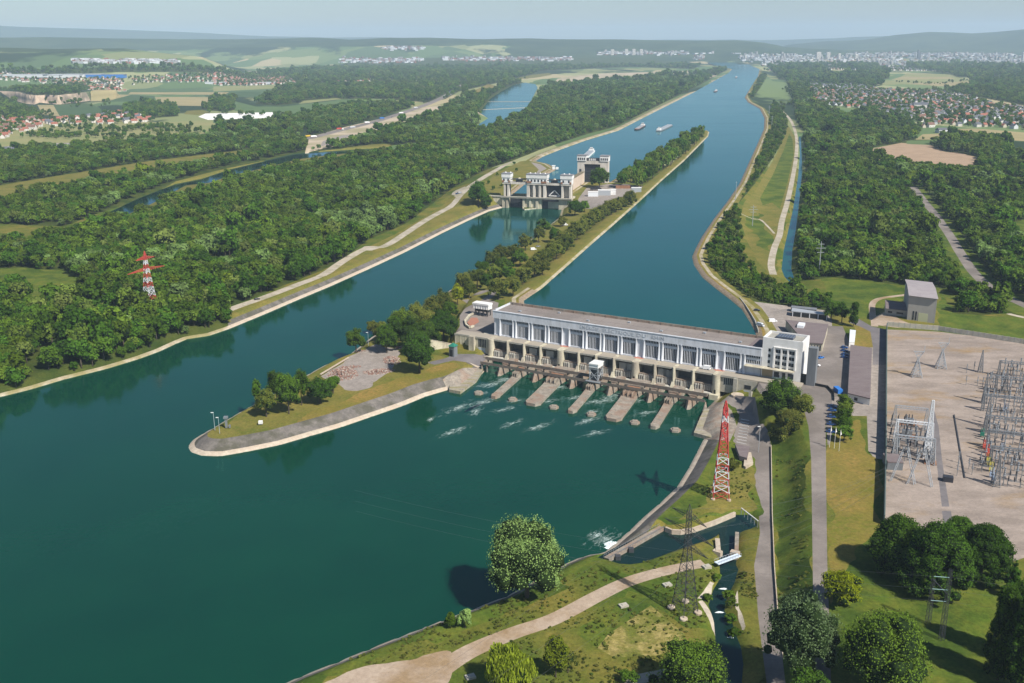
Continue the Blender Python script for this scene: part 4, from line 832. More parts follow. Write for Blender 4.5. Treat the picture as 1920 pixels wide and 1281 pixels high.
for i, (px, py, w_, h_, k, lab) in enumerate([
    (742, 652, 16.9, 23.0, 'leaf_mid', 'tall tree rising at the channel edge behind the rubble lot'),
    (715, 640, 11.7, 14.9, 'leaf_olive', 'slim olive tree at the left of the grove behind the rubble lot'),
    (770, 655, 18.2, 21.8, 'leaf_dark', 'dark tree in the grove above the rubble lot'),
    (800, 650, 18.2, 19.5, 'leaf_dark', 'dark tree next to the big one in front of the green-roofed shed'),
    (700, 628, 10.4, 11.5, 'leaf_olive', 'small olive tree overhanging the channel at the grove'),
    (765, 630, 18.2, 19.5, 'leaf_olive', 'olive tree at the back of the grove above the rubble lot'),
    (800, 620, 16.9, 17.2, 'leaf_olive', 'grey-olive tree behind the dark round trees near the ramp'),
    (845, 598, 13.0, 13.8, 'leaf_mid', 'tree beside the bend of the ramp road'),
    (830, 585, 16.9, 16.1, 'leaf_olive', 'olive tree behind the bend of the ramp road'),
    (858, 572, 11.7, 17.2, 'leaf_yellow', 'bright yellow-green tree at the bend of the ramp road'),
    (868, 548, 16.9, 17.2, 'leaf_olive', 'olive tree on the island just upstream of the bright one'),
    (895, 540, 18.2, 17.2, 'leaf_olive', 'olive tree at the fork of the island path'),
    (935, 562, 18.2, 17.2, 'leaf_olive', 'dense olive tree behind the left end of the hall roof'),
    (962, 555, 15.6, 16.1, 'leaf_olive', 'olive tree on the dike behind the hall roof'),
    (955, 530, 15.6, 14.9, 'leaf_mid', 'tree on the dike upstream of the hall')]):
    T_('broadleaf_tree', lab, px, py, w_, h_, k, n=55)
for i, (px, py, w_, h_, k, lab) in enumerate([(725, 662, 15, 20, 'leaf_mid', 'tall tree at the left front of the grove above the rubble lot'), (752, 640, 16, 24, 'leaf_mid', 'tallest tree in the middle of the grove'), (785, 668, 15, 18, 'leaf_dark', 'dark tree at the right front of the grove'), (810, 600, 16, 18, 'leaf_olive', 'olive tree at the back right of the grove'), (780, 612, 15, 18, 'leaf_olive', 'olive tree at the back middle of the grove'), (745, 622, 12, 15, 'leaf_olive', 'olive tree at the back left of the grove'), (880, 560, 14, 15, 'leaf_olive', 'olive tree right of the bright yellow-green one'), (915, 548, 15, 16, 'leaf_mid', 'green tree between the path fork and the hall')]):
    T_('broadleaf_tree', lab, px, py, w_, h_, k, n=55)
# along the island between channel and canal: a long row of olive trees with some dark ones
rowA = [(981, 532), (1021, 500), (1043, 486), (1057, 466), (1078, 450), (1097, 434), (1114, 420), (1129, 412), (1146, 403), (1164, 394), (1182, 384), (992, 524), (1010, 507), (1029, 494), (1052, 474), (1069, 459), (1087, 442), (1105, 428), (1122, 416), (1137, 406), (1155, 398), (1173, 389), (1002, 519), (1039, 482), (1082, 450), (1115, 422), (1017, 516), (1062, 470), (1097, 436)]
ORD = ['nearest', 'second', 'third', 'fourth', 'fifth', 'sixth', 'seventh', 'eighth', 'ninth', 'tenth', 'eleventh', 'twelfth', 'thirteenth', 'fourteenth', 'fifteenth', 'sixteenth', 'seventeenth', 'eighteenth', 'nineteenth', 'twentieth', 'twenty-first', 'twenty-second', 'twenty-third', 'twenty-fourth', 'twenty-fifth', 'twenty-sixth', 'twenty-seventh', 'twenty-eighth', 'farthest']
rowA.sort(key=lambda p: p[0] - p[1])
for i, (px, py) in enumerate(rowA):
    T_('broadleaf_tree', 'olive-green tree in the island dike row, %s counting from the hall' % ORD[i], px, py, 15 + random.random() * 5, 14.5 + random.random() * 4, 'leaf_olive', n=34, nf=60, leaf=.7, group='row of trees on the island dike', z0=10)
rowB = [(925, 505), (942, 496), (962, 492), (985, 470), (1010, 455), (905, 520), (975, 500), (945, 515), (925, 530), (1020, 440)]
rowB.sort(key=lambda p: p[0] - p[1])
for i, (px, py) in enumerate(rowB):
    T_('broadleaf_tree', 'green tree on the channel side of the island, %s counting from the hall' % ORD[i], px, py, 15 + random.random() * 5, 15 + random.random() * 5, 'leaf_olive' if i % 3 else 'leaf_mid', n=34, nf=60, leaf=.7, group='trees on the channel side of the island')
T_('broadleaf_tree', 'large dark tree beside the white gate tower of the lock', 1078, 405, 22, 19, 'leaf_dark', n=60, leaf=.8)
T_('broadleaf_tree', 'smaller green tree right of the large dark tree by the lock', 1096, 398, 14, 14, 'leaf_mid', n=40, leaf=.8)
T_('broadleaf_tree', 'dark round tree in the middle of the island lawn', 1042, 455, 16, 16, 'leaf_dark', n=50, leaf=.7)
T_('broadleaf_tree', 'small tree at the channel edge below the lock', 1055, 425, 12, 11, 'leaf_olive', n=40, leaf=.7)
T_('broadleaf_tree', 'large dark tree in front of the left lock abutment', 897, 388, 30, 31, 'leaf_dark', n=80, leaf=.9)
T_('broadleaf_tree', 'smaller dark tree left of the lock abutment', 912, 392, 16, 18, 'leaf_dark', n=50, leaf=.9)
T_('broadleaf_tree', 'bright round tree in front of the upper lock gate', 1124, 352, 27, 27, 'leaf_mid', n=80, leaf=.9, z0=5)
for px, py in [(925, 356), (940, 352), (964, 309), (932, 330), (916, 345), (968, 322)]:
    T_('bush', 'dark bush dotted on the lawn above the lock', px, py, 5.5, 5.5, 'leaf_dark', n=14, nf=40, leaf=.8, z0=13, bare=.02, group='bushes on the lawn above the lock', cat='bush')
# island point upstream: dense wood on the dike
k = 0
for j in range(44):
    t = j / 43; px = 1165 + (1316 - 1165) * t; py = 352 + (257 - 352) * t
    for side in (0, 1):
        qx = px + side * (30 - 16 * t) + random.uniform(-4, 4); qy = py + side * (1 - 3 * t) + random.uniform(-2, 2)
        p = drape([(qx, qy)], 10)[0]
        if sdist([p], P1)[0] < 6: continue
        s = random.uniform(1.1, 1.7) * (1 + .3 * t); tt = random.choice([0, 1, 1, 3]); o = link('broadleaf_tree', FOR[tt], None, (p[0], p[1], hz(*p) - .3), random.random() * 6); o.scale = (s, s, s * 1.15)
        tag(o, 'dark green tree on the wooded point between lock basin and canal', 'tree', 'trees of the wooded point')
# right bank
T_('broadleaf_tree', 'big dark round tree beside the bend of the upper road', 1462, 778, 22, 20, 'leaf_dark', n=90, z0=10)
T_('broadleaf_tree', 'brownish-olive tree below the big dark tree at the road bend', 1478, 815, 16, 14, 'leaf_olive', n=60, z0=9)
T_('broadleaf_tree', 'olive tree on the slope right of the big dark tree', 1500, 788, 14, 15, 'leaf_olive', n=50, z0=11)
T_('broadleaf_tree', 'low olive tree at the foot of the slope by the car park', 1464, 826, 13, 11, 'leaf_olive', n=40, z0=7)
for i, (px, py) in enumerate([(1584, 768), (1583, 783), (1583, 798), (1583, 813), (1582, 828)]):
    T_('clipped_tree', 'round clipped green tree in the row beside the blue cars', px, py, 9.6, 8.6, 'leaf_mid', n=40, nf=60, z0=12.8, bare=.12, leaf=.45, group='row of round trees beside the blue cars', cat='tree')
T_('conifer', 'dark conifer at the corner of the lawn by the metal shed', 1578, 606, 13, 17, 'leaf_dark', 'cone', z0=12, n=50, lump=.4)
T_('poplar', 'slender poplar beside the track to the tall grey block', 1600, 612, 7.5, 17, 'leaf_mid', 'column', z0=12, n=40, bare=.06)
T_('broadleaf_tree', 'dark tree behind the sheds in the upper yard', 1558, 600, 13, 15, 'leaf_dark', z0=11, n=50)
T_('bush', 'small round bush at the foot of the red and white pylon', 1374, 882, 7, 5.5, 'leaf_olive', n=26, bare=.02, cat='bush')
for nm, lab, px, py, w_, h_ in [('evergreen_tree', 'dark dome-shaped tree at the near left corner of the substation', 1682, 1068, 22, 20), ('evergreen_tree', 'dark dome-shaped tree second from the left beside the substation', 1752, 1108, 25, 25), ('evergreen_tree', 'dark dome-shaped tree third along the substation edge', 1790, 1060, 18, 18), ('evergreen_tree', 'dark dome-shaped tree at the right end of the domed group', 1838, 1080, 22, 19)]:
    T_(nm, lab, px, py, w_ * 1.08, h_, 'leaf_dark', 'dome', n=150, nf=100, leaf=.55, z0=12.8, bare=.0, lump=.26, jit=.4)
T_('conifer', 'dark pine at the right edge of the picture behind the lawn', 1895, 1118, 9, 14, 'leaf_dark', 'cone', z0=12.8, n=45, lump=.35)
T_('poplar', 'tall dark poplar nearest the three-masted tower', 1870, 1275, 11, 31, 'leaf_dark', 'column', z0=12.8, n=130, bare=.0, lump=.3)
T_('poplar', 'tall dark poplar at the bottom right corner', 1915, 1300, 12, 33, 'leaf_dark', 'column', z0=12.8, n=130, bare=.0, lump=.3)
T_('poplar', 'tall dark poplar behind the other two at the right edge', 1905, 1240, 11, 28, 'leaf_dark', 'column', z0=12.8, n=110, bare=.0, lump=.3)
T_('broadleaf_tree', 'round tree with golden green crown beside the upper road', 1576, 1132, 15, 13, 'leaf_yellow', n=70, z0=12.8)
T_('willow', 'large blue-grey willow between the lower and the upper road', 1503, 1262, 24, 27, 'leaf_blue', n=120, nf=120, leaf=.5, z0=9, jit=.7)
T_('broadleaf_tree', 'wide olive-green tree on the lawn at the bottom right', 1650, 1290, 27, 25, 'leaf_mid', n=150, nf=120, leaf=.5, z0=12.8, jit=.7)
T_('broadleaf_tree', 'low dark tree cut by the bottom edge under the blue-grey willow', 1515, 1310, 14, 9, 'leaf_dark', n=50, z0=11)
T_('willow', 'large grey-green willow leaning over the river', 988, 1120, 30, 31, 'leaf_silver', n=170, nf=130, leaf=.55, z0=3, bare=.04, jit=.7)
T_('bush', 'silvery bush at the foot of the large willow on the bank', 1030, 1108, 9, 7, 'leaf_silver', n=30, z0=5, bare=.02, cat='bush')
T_('bush', 'small green bush on the river edge', 845, 1178, 4.6, 6, 'leaf_mid', n=24, z0=4, bare=.02, cat='bush')
T_('bush', 'grey-green bush beside the small one on the river edge', 872, 1178, 5.6, 8.5, 'leaf_silver', n=30, z0=4, bare=.02, cat='bush')
T_('weeping_willow', 'weeping willow with yellow-green hanging branches beside the dirt track', 958, 1300, 17, 16, 'leaf_gold', n=90, nf=110, leaf=.45, droop=1, z0=6, bare=.05)
T_('broadleaf_tree', 'upright yellow-green tree right of the weeping willow', 1042, 1270, 9, 15, 'leaf_gold', n=60, z0=6, bare=.05)
T_('broadleaf_tree', 'bare greyish tree leaning beside the yellow-green one', 1065, 1262, 7, 8, 'leaf_olive', n=22, nf=30, z0=6, bare=.05)
T_('broadleaf_tree', 'wide green tree shading the creek at the bottom', 1300, 1305, 26, 17, 'leaf_mid', n=110, nf=110, z0=6, bare=.04)
for lab, px, py, w_, h_ in [('bright green bush on the creek bank below the footbridge', 1366, 1122, 5, 3.5), ('bright green bush on the creek bank between the two small falls', 1372, 1140, 5, 4), ('long green bush on the right creek bank', 1370, 1170, 5, 4), ('green bush on the right creek bank lowest down', 1376, 1195, 5, 4), ('green bush on the left creek bank under the pylon', 1326, 1128, 4, 3), ('small green bush by the left end of the footbridge', 1344, 1090, 4, 3), ('green bush at the bottom by the pale gravel', 1180, 1278, 7, 4)]:
    T_('bush', lab, px, py, w_, h_, 'leaf_mid', n=16, nf=60, leaf=.4, z0=5, bare=.0, cat='bush')
# ---------------------------------------------------------------- hydroelectric power station (local axes: x along the front, y upstream)
PS = empty('hydroelectric_power_station', (*SO, 0), SRZ, 'long white hydroelectric hall with columns and flat roof standing across the river', 'power station')
bays = []
for un, s0 in enumerate((5.1, 53.5, 102.0)):
    for k in range(4): bays.append((s0 + 11.45 * k, s0 + 11.45 * k + 7.8))
bays += [(150.1, 157.9)]
SHORT = (161.6, 169.5)
hall = MB(); hall.box(0, 170, 1.0, 20, 12.2, 28.9)
hall.box(-.4, 170.2, -.9, 1.0, 25.0, 29.5); hall.box(-.6, 170.2, -1.15, -.1, 29.5, 29.9)
edges = [0.] + [e for b in bays for e in b] + [SHORT[0], SHORT[1], 170.]
for i in range(0, len(edges), 2): hall.box(edges[i], edges[i + 1], 0, 1.0, 14.4, 25)
hall.box(0, 170, -.5, 1.0, 13.5, 14.4); hall.box(SHORT[0], SHORT[1], 0, 1.0, 14.4, 20.0)
for a, b in bays: hall.box(a, b, .1, 1.0, 21.7, 23.1)
hall.box(SHORT[0], SHORT[1], .35, 1.0, 22., 23.3)
hall.box(0, .8, 1., 19.3, 28.9, 30.2)
hw = hall.build('hall_wall', M['facade'], PS)
rf = MB(); rf.box(.8, 169.8, 1.0, 19.3, 28.9, 29.15); rf_ = rf.build('roof', M['roof_felt'], PS)
b = MB(); b.box(1, 169.6, 10.0, 10.12, 29.15, 29.2)
for k in range(16): b.box(6 + k * 10.4, 6.12 + k * 10.4, 1.1, 19.2, 29.15, 29.21)
b.build('roof_seams', M['roof_dark'], rf_)
for k in range(7): MB().box(-.7, .7, -.6, .6, 0, .7).box(-.85, .85, -.75, .75, .7, .8).build('roof_vent', M['lsteel'], rf_, (15 + k * 23.5, 14.5 if k % 2 else 6.5, 29.15))
pr = MB(); pr.box(0, 170, 19.3, 19.9, 26, 30.7)
for k in range(24): pr.box(3 + k * 7.2, 3.5 + k * 7.2, 19.05, 19.3, 29.15, 30.9)
pr.build('parapet', M['old_concrete'], PS)
cr = MB(); cr.box(4, 152, 20.2, 22.4, 12.2, 29.9); cr.build('gate_gallery', mat('rust_plaster', (.42, .22, .11), .9, (.50, .30, .16), .3, 4), PS)
cr = MB(); cr.box(6, 168, 22.4, 26, 8, 13.9); cr.build('intake_deck', M['concrete'], PS)
# windows and columns
def window_mesh(w, h, n, h2):
    f = MB(); f.box(0, w, .85, .95, 0, h); return f
def fins(w, z0, z1, n, thick=.24):
    f = MB(); st_ = w / n
    for k in range(1, n): f.box(k * st_ - thick / 2, k * st_ + thick / 2, .02, .5, z0, z1)
    return f
wm = MB(); wm.box(0, 7.8, .80, .97, 14.4, 21.7); wm.box(0, 7.8, .80, .97, 23.1, 25.0); wmesh = wm.mesh('window', M['window'])
fm = fins(7.8, 14.4, 21.7, 8); 
for k in range(1, 8): fm.box(k * .975 - .13, k * .975 + .13, .02, .5, 23.1, 25.0)
fmesh = fm.mesh('mullions', M['facade'])
col = MB(); col.lathe([(.95, 13.7), (.95, 14.3), (.72, 14.6), (.62, 24.6), (.8, 25.0)], 14); cmesh = col.mesh('column', M['facade'], True)
for a, b in bays:
    wo = link('window', wmesh, PS, (a, 0, 0)); link('mullions', fmesh, wo)
    for x in (a - .75, b + .75): link('column', cmesh, PS, (x, -.25, 0))
wm = MB(); wm.box(0, 7.9, .80, .97, 20.0, 22); wm.box(0, 7.9, .80, .97, 23.3, 25.0); wo = wm.build('window', M['window'], PS, (SHORT[0], 0, 0))
fm = fins(7.9, 20., 22., 8); fm.box(0, 7.9, .32, .8, 22., 22.05); fm.box(3.8, 4.1, .31, .8, 22.05, 23.3)
for k in range(1, 8): fm.box(k * .9875 - .13, k * .9875 + .13, .02, .5, 23.3, 25.0)
fm.build('mullions', M['facade'], wo); link('column', cmesh, PS, (SHORT[0] - .75, -.25, 0))
# lettering on the frieze
def text_mesh(s, size, depth, m, squeeze=1.):
    c = bpy.data.curves.new('lettering', 'FONT'); c.body = s; c.size = size; c.extrude = depth; c.space_character = 1.15
    o = bpy.data.objects.new('tmp', c); COL.objects.link(o); me = bpy.data.meshes.new_from_object(o.evaluated_get(bpy.context.evaluated_depsgraph_get())); bpy.data.objects.remove(o); bpy.data.curves.remove(c)
    me.materials.clear(); me.materials.append(m); return me
M['letters'] = mat('letter_relief', (.40, .42, .45), .8)
for s, u0, u1 in (('ENERGIE', 60.3, 72.6), ('ELECTRIQUE', 75.4, 95.0), ('DU', 97.0, 102.6), ('RHIN', 106.0, 113.8)):
    me = text_mesh(s, 2.9, .07, M['letters']); xs = [v.co.x for v in me.vertices]; k = (u1 - u0) / (max(xs) - min(xs))
    for v in me.vertices: v.co.x = (v.co.x - min(xs)) * k
    o = link('lettering', me, PS, (u0, -.96, 26.4)); o.rotation_euler = (math.pi / 2, 0, 0)
# deck
dk = MB(); dk.box(-24, 171, -9.2, -.5, 13.05, 13.7); dk.box(171, 194, -9.0, -.2, 12.9, 13.66); dk.build('road_deck', mat('deck_paving', (.33, .29, .23), .9, (.28, .25, .21), .2, 5, stretch=(.2, 1, 1)), PS)
kb = MB(); kb.box(-24, 160, -9.45, -9.2, 12.9, 13.95); kb.build('deck_kerb', M['concrete'], PS)
for u in (50.3, 98.8, 147.2):
    b = MB(); b.prism([(u + 3.2 * math.cos(t), -.55 - 2.6 * math.sin(t)) for t in np.linspace(0, math.pi, 10)], 13.7, 13.76); b.build('red_paving', mat('red_tiles', (.42, .16, .11), .9), PS)
# recess under the deck
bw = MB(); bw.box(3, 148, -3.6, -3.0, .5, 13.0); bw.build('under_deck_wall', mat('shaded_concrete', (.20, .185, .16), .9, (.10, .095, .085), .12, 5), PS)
big_u = (3.0, 51.5, 100., 148.4); small_u = [s0 + 11.45 * k for s0 in (3.6, 52.1, 100.6) for k in (1, 2, 3)]
for u in big_u:
    b = MB(); w2 = 2.1; n = [(u - w2, -3.2), (u - w2, -9.6)] + [(u + w2 * math.cos(t), -9.6 + w2 * .8 * math.sin(t)) for t in np.linspace(math.pi, 2 * math.pi, 9)][1:-1] + [(u + w2, -9.6), (u + w2, -3.2)]
    b.prism(n, .0, 13.9); b.box(u - 2.6, u + 2.6, -13.6, -9.8, -1, 3.0); b.build('pier', M['cream'], PS)
    if u > 40: 
        b = MB(); b.box(u - .45, u + .45, -11.45, -11.2, 3.0, 5.4); b.build('door', M['dark'], PS)
for u in small_u:
    b = MB(); b.prism([(u - .8, -3.1), (u - .8, -9.9), (u, -10.5), (u + .8, -9.9), (u + .8, -3.1)], 6, 14.2)
    b.add([(u - .8, -3.1, 6), (u - .8, -10.2, 6), (u + .8, -10.2, 6), (u + .8, -3.1, 6), (u - 1.2, -3.1, 0), (u - 1.2, -13.5, 1), (u + 1.2, -13.5, 1), (u + 1.2, -3.1, 0)], [(0, 1, 5, 4), (1, 2, 6, 5), (2, 3, 7, 6), (3, 0, 4, 7)])
    b.build('pier', M['cream'], PS)
cells = sorted(list(big_u) + small_u)
gal = MB(); sl = MB()
for a, b in zip(cells[:-1], cells[1:]):
    a2 = a + (2.1 if a in big_u else .8); b2 = b - (2.1 if b in big_u else .8)
    gal.box(a2, b2, -9.0, -8.2, 3.4, 7.0); gal.box(a2, b2, -9.2, -4.0, 6.9, 7.4)
    n = 10; 
    for k in range(n): 
        x = a2 + .4 + (b2 - a2 - .8) * k / (n - 1); sl.box(x - .2, x + .2, -9.35, -9.0, 3.6, 6.6)
    for q in (.1, .24, .38): sl.box(a2 + (b2 - a2) * q - .3, a2 + (b2 - a2) * q + .3, -10.2, -9.35, 3.4, 6.9)
    sl.box(a2, b2, -12.4, -9.4, 2.6, 3.1)
gal.build('gallery_wall', M['old_concrete'], PS); sl.build('gallery_fins', mat('fin_grey', (.50, .48, .42), .8, (.36, .34, .30), .5, 5), PS)
for u in (29.5, 41., 66.4, 75.2, 89.2, 93.4, 113.4, 116.5, 119.8):
    b = MB(); b.box(u - .0, u + 5.2, -8.0, -4.5, 7.4, 11.6); b.build('gate_hood', M['concrete'], PS)
# pier walls that run out over the water
for i, u in enumerate((11.6, 22.5, 34.2, 46., 58., 70.2, 82.2, 94., 106.2, 118.1, 129.5, 140.8)):
    wide = i in (4, 8); long = i in (2, 4, 6, 8, 10); w2 = 4.4 if wide else (2.2 if long else 1.5)
    if i == 0: continue
    tip = -30.5 if long else -34.5; b = MB()
    b.add([(u - w2, -12, -2), (u + w2, -12, -2), (u + w2, tip, -2), (u, tip - 1.5, -2), (u - w2, tip, -2), (u - w2, -12, 4.6), (u + w2, -12, 4.6), (u + w2 * .9, -31.2 if not long else -29, 4.6), (u, -32.4 if not long else -29.8, 4.6), (u - w2 * .9, -31.2 if not long else -29, 4.6)],
          [(0, 1, 6, 5), (1, 2, 7, 6), (2, 3, 8, 7), (3, 4, 9, 8), (4, 0, 5, 9), (5, 6, 7, 8, 9)]); b.build('pier_wall', M['old_concrete'], PS)
    b = MB(); b.prism([(u - w2 * 1.3, -15), (u + w2 * 1.3, -15), (u + w2 * 1.3, -26), (u - w2 * 1.3, -26)], 4.6, 5.7); b.build('pier_head', M['old_concrete'], PS)
    if long:
        e = 5.6; b = MB(); b.prism([(u - w2, -31), (u + w2, -31), (u + w2 + e, -66.5), (u + w2 * .5 + e + .3, -69.5), (u - w2 * .5 + e + .3, -69.5), (u - w2 + e, -67)], -2, 1.5); b.prism([(u - w2 * .9, -34), (u - w2 * .45, -34), (u - w2 * .45 + e, -64), (u - w2 * .9 + e, -64)], 1.5, 1.72)
        b.prism([(u - w2 + e - .3, -66.5), (u + w2 + e + .3, -66), (u + w2 * .6 + e + .3, -69.8), (u - w2 * .6 + e + .3, -70)], -1, 1.75)
        b.build('guide_wall', M['old_concrete'], PS)
        b = MB()
        for k in range(7): b.box(u - w2 * .9, u + w2 * .9, -30 - k * .75 - .8, -30 - k * .75, 0, 4.6 - k * .42)
        for q in (-.6, 0, .6): b.box(u + q * w2 - .12, u + q * w2 + .12, -35.5, -29.5, 1.5, 4.4 - .0)
        b.build('stairs', M['old_concrete'], PS)
        if wide or i == 2: b = MB(); b.box(u - w2 * .8, u + w2 * .9, -28.2, -25.8, 4.65, 4.85); b.build('rusty_plate', M['rust'], PS)
for v0, v1, z0, z1, ua, ub in ((-25.4, -23.4, 5.7, 6.7, 8.5, 148.5), (-31.6, -30.4, 4.7, 5.5, 8.5, 149.5)):
    b = MB(); b.box(ua, ub, v0, v1, z0, z1); b.box(ua, ub, v0, v0 + .15, z1, z1 + .9); b.build('walkway_beam', mat('beam_concrete', (.13, .11, .095), .9, (.18, .15, .12), .3, 5), PS)
b = MB()
for u in (9, 12.5): b.box(u, u + .8, -31.5, -23.5, 3.6, 5.7); b.box(u, u + .8, -31.5, -30.7, -1, 4.7)
b.build('end_frame', M['old_concrete'], PS)
# abutments
b = MB(); b.box(-24, -12.4, -9.3, -8, 3.5, 13.6); b.box(-12.4, -8.6, -11.2, -8, 3.5, 13.9); b.box(-8.6, 1, -9.0, -8, 3.5, 13.2); b.box(-9, 1.2, -6, 4, 3.5, 13.0)
for k in range(6): b.box(-23.6 + k * 1.9, -23.4 + k * 1.9, -9.42, -9.3, 4.5, 13.2)
b.build('abutment_wall', M['cream'], PS)
b = MB(); [b.box(-6.3 + k * 1.15, -5.6 + k * 1.15, -9.12, -9.0, 7.4, 12.6) for k in range(5)]; b.build('window', M['window'], PS)
b = MB(); b.box(-6.4, -1.5, -9.15, -9.0, 3.6, 6.8); b.build('door', mat('pale_door', (.42, .47, .54), .6), PS)
b = MB(); b.prism([(-24, -9.3), (-24, -8.3), (-36.5, -27), (-37.4, -26.6)], 3, [13.6, 13.6, 6.2, 6.2]); b.build('wing_wall', M['cream'], PS)
b = MB(); b.box(150.4, 158.2, -8.6, -7.8, 4, 13.0); b.box(158.2, 160.4, -10.2, -7.8, 4, 13.2); b.box(160.4, 171.2, -9.5, -8.2, 4, 13.05); b.build('abutment_wall', M['concrete'], PS)
b = MB(); [b.box(152.6 + k * 1.05, 153.2 + k * 1.05, -8.75, -8.6, 8.6, 12.4) for k in range(5)]; b.box(164.4, 168.0, -9.62, -9.5, 8.2, 10.4); b.build('window', M['window'], PS)
b = MB(); b.box(164.0, 168.6, -9.62, -9.5, 4, 7.2); b.build('door', mat('blue_grey_door', (.33, .38, .47), .6), PS)
b = MB(); b.prism([(171.2, -9.5), (172.6, -9.5), (173.2, -27), (171.8, -27)], 4, [13.7, 13.7, 7, 7]); b.build('wing_wall', M['concrete'], PS)
b = MB(); b.lathe([(3.6, 0), (3.4, 1.2)], 16, (162.5, -15.5, 5.3)); b.build('round_platform', M['toe'], PS)
# administration tower
TW = MB(); TW.box(170.3, 192, 0, 14.5, 12.4, 34.8); TW.box(170.3, 192, 0, .6, 34.8, 36.2); TW.box(170.3, 192, 13.9, 14.5, 34.8, 36.2); TW.box(170.3, 171.2, .6, 13.9, 34.8, 36.2); TW.box(191.1, 192, .6, 13.9, 34.8, 36.2)
TW.box(176.6, 189, -.9, 0, 31.2, 31.7); TW.box(176.6, 177.4, -.9, 0, 19.8, 31.2); TW.box(180.5, 181.3, -.8, 0, 16, 31.2); TW.box(184.0, 184.8, -.8, 0, 16, 31.2); TW.box(188.2, 189, -.9, 0, 19.8, 31.2)
tw = TW.build('tower_wall', M['white'], PS)
b = MB(); b.box(171.2, 191.1, .6, 13.9, 34.8, 34.95); b.build('tower_roof', mat('tower_roof', (.27, .26, .23), .9, (.33, .32, .28), .3, 4), PS)
b = MB(); b.box(176.2, 185.2, 5, 11.5, 34.95, 36.1); sk = b.build('skylight', mat('skylight_glass', (.07, .09, .13), .25, spec=.5), PS)
b = MB(); 
for k in range(7): b.box(176.2 + k * 1.5 - .06, 176.2 + k * 1.5 + .06, 4.9, 11.6, 36.1, 36.22)
for k in range(3): b.box(176.2, 185.2, 5 + k * 3.2 - .06, 5 + k * 3.2 + .06, 36.1, 36.23)
b.build('glazing_bars', M['steel'], sk)
for r_ in range(4):
    z = 28.2 - r_ * 3.35
    for x0, x1 in ((177.7, 180.3), (181.5, 183.8), (185.0, 187.9)):
        b = MB(); b.box(x0, x1, -.06, .1, z, z + 1.9); wo = b.build('window', M['window'], PS)
        b = MB(); b.box((x0 + x1) / 2 - .06, (x0 + x1) / 2 + .06, -.12, -.06, z, z + 1.9); b.box(x0, x1, -.35, -.06, z - .25, z - .05); b.build('sill', M['white'], wo)
    b = MB(); b.box(173.7, 174.9, -.06, .1, z + .2, z + 2.0); b.build('window', M['window'], PS)
b = MB(); b.box(161.8, 188.8, -4.0, 0, 19.3, 19.55); b.build('canopy', M['cream'], PS)
b = MB(); b.box(171, 176.8, -.1, 0, 13.8, 19.0); b.build('porch_wall', mat('tan_stone', (.36, .28, .17), .9), PS)
for x0, x1, z0, z1 in ((177.6, 180.6, 14.4, 17.4), (182.0, 183.8, 13.8, 17.4), (185.2, 188.2, 14.4, 17.4)):
    b = MB(); b.box(x0, x1, -.14, .1, z0, z1); b.build('window', M['window'], PS)
b = MB(); b.box(169.2, 171.4, 4, 12, 30.9, 34.2); b.box(162, 170, 1, 19, 29.2, 29.5); b.build('roof_stair', M['roof_dark'], PS)
# lamp at each step of the kerb omitted by distance; dolphins in the tailwater
for i, u in enumerate((28.8, 51.0, 76.7, 99.1, 124.1, 146.5)):
    x, y = st(u, -67); b = MB(); r = random.Random(i)
    b.prism([(-2.1, -1.2), (0, -2.6), (2.1, -1.4), (2.4, 1.6), (.6, 2.7), (-1.8, 1.9)], -1.5, 1.1 + .2 * r.random()); b.prism([(-1.3, -1.2), (1.3, -1.4), (1.5, 1.2), (-1.2, 1.4)], 1.1, 1.8)
    o = b.build('concrete_block', M['old_concrete'], None, (x, y, 0), SRZ + math.pi / 2 + .4); tag(o, ['weathered concrete block in the foam nearest the left river bank', 'weathered concrete block between the first narrow and the first wide guide wall', 'weathered concrete block right of the first wide guide wall', 'weathered concrete block in the foam below the white gantry crane', 'weathered concrete block right of the second wide guide wall', 'weathered concrete block nearest the right river bank'][i], 'block', 'concrete blocks in the tailwater')
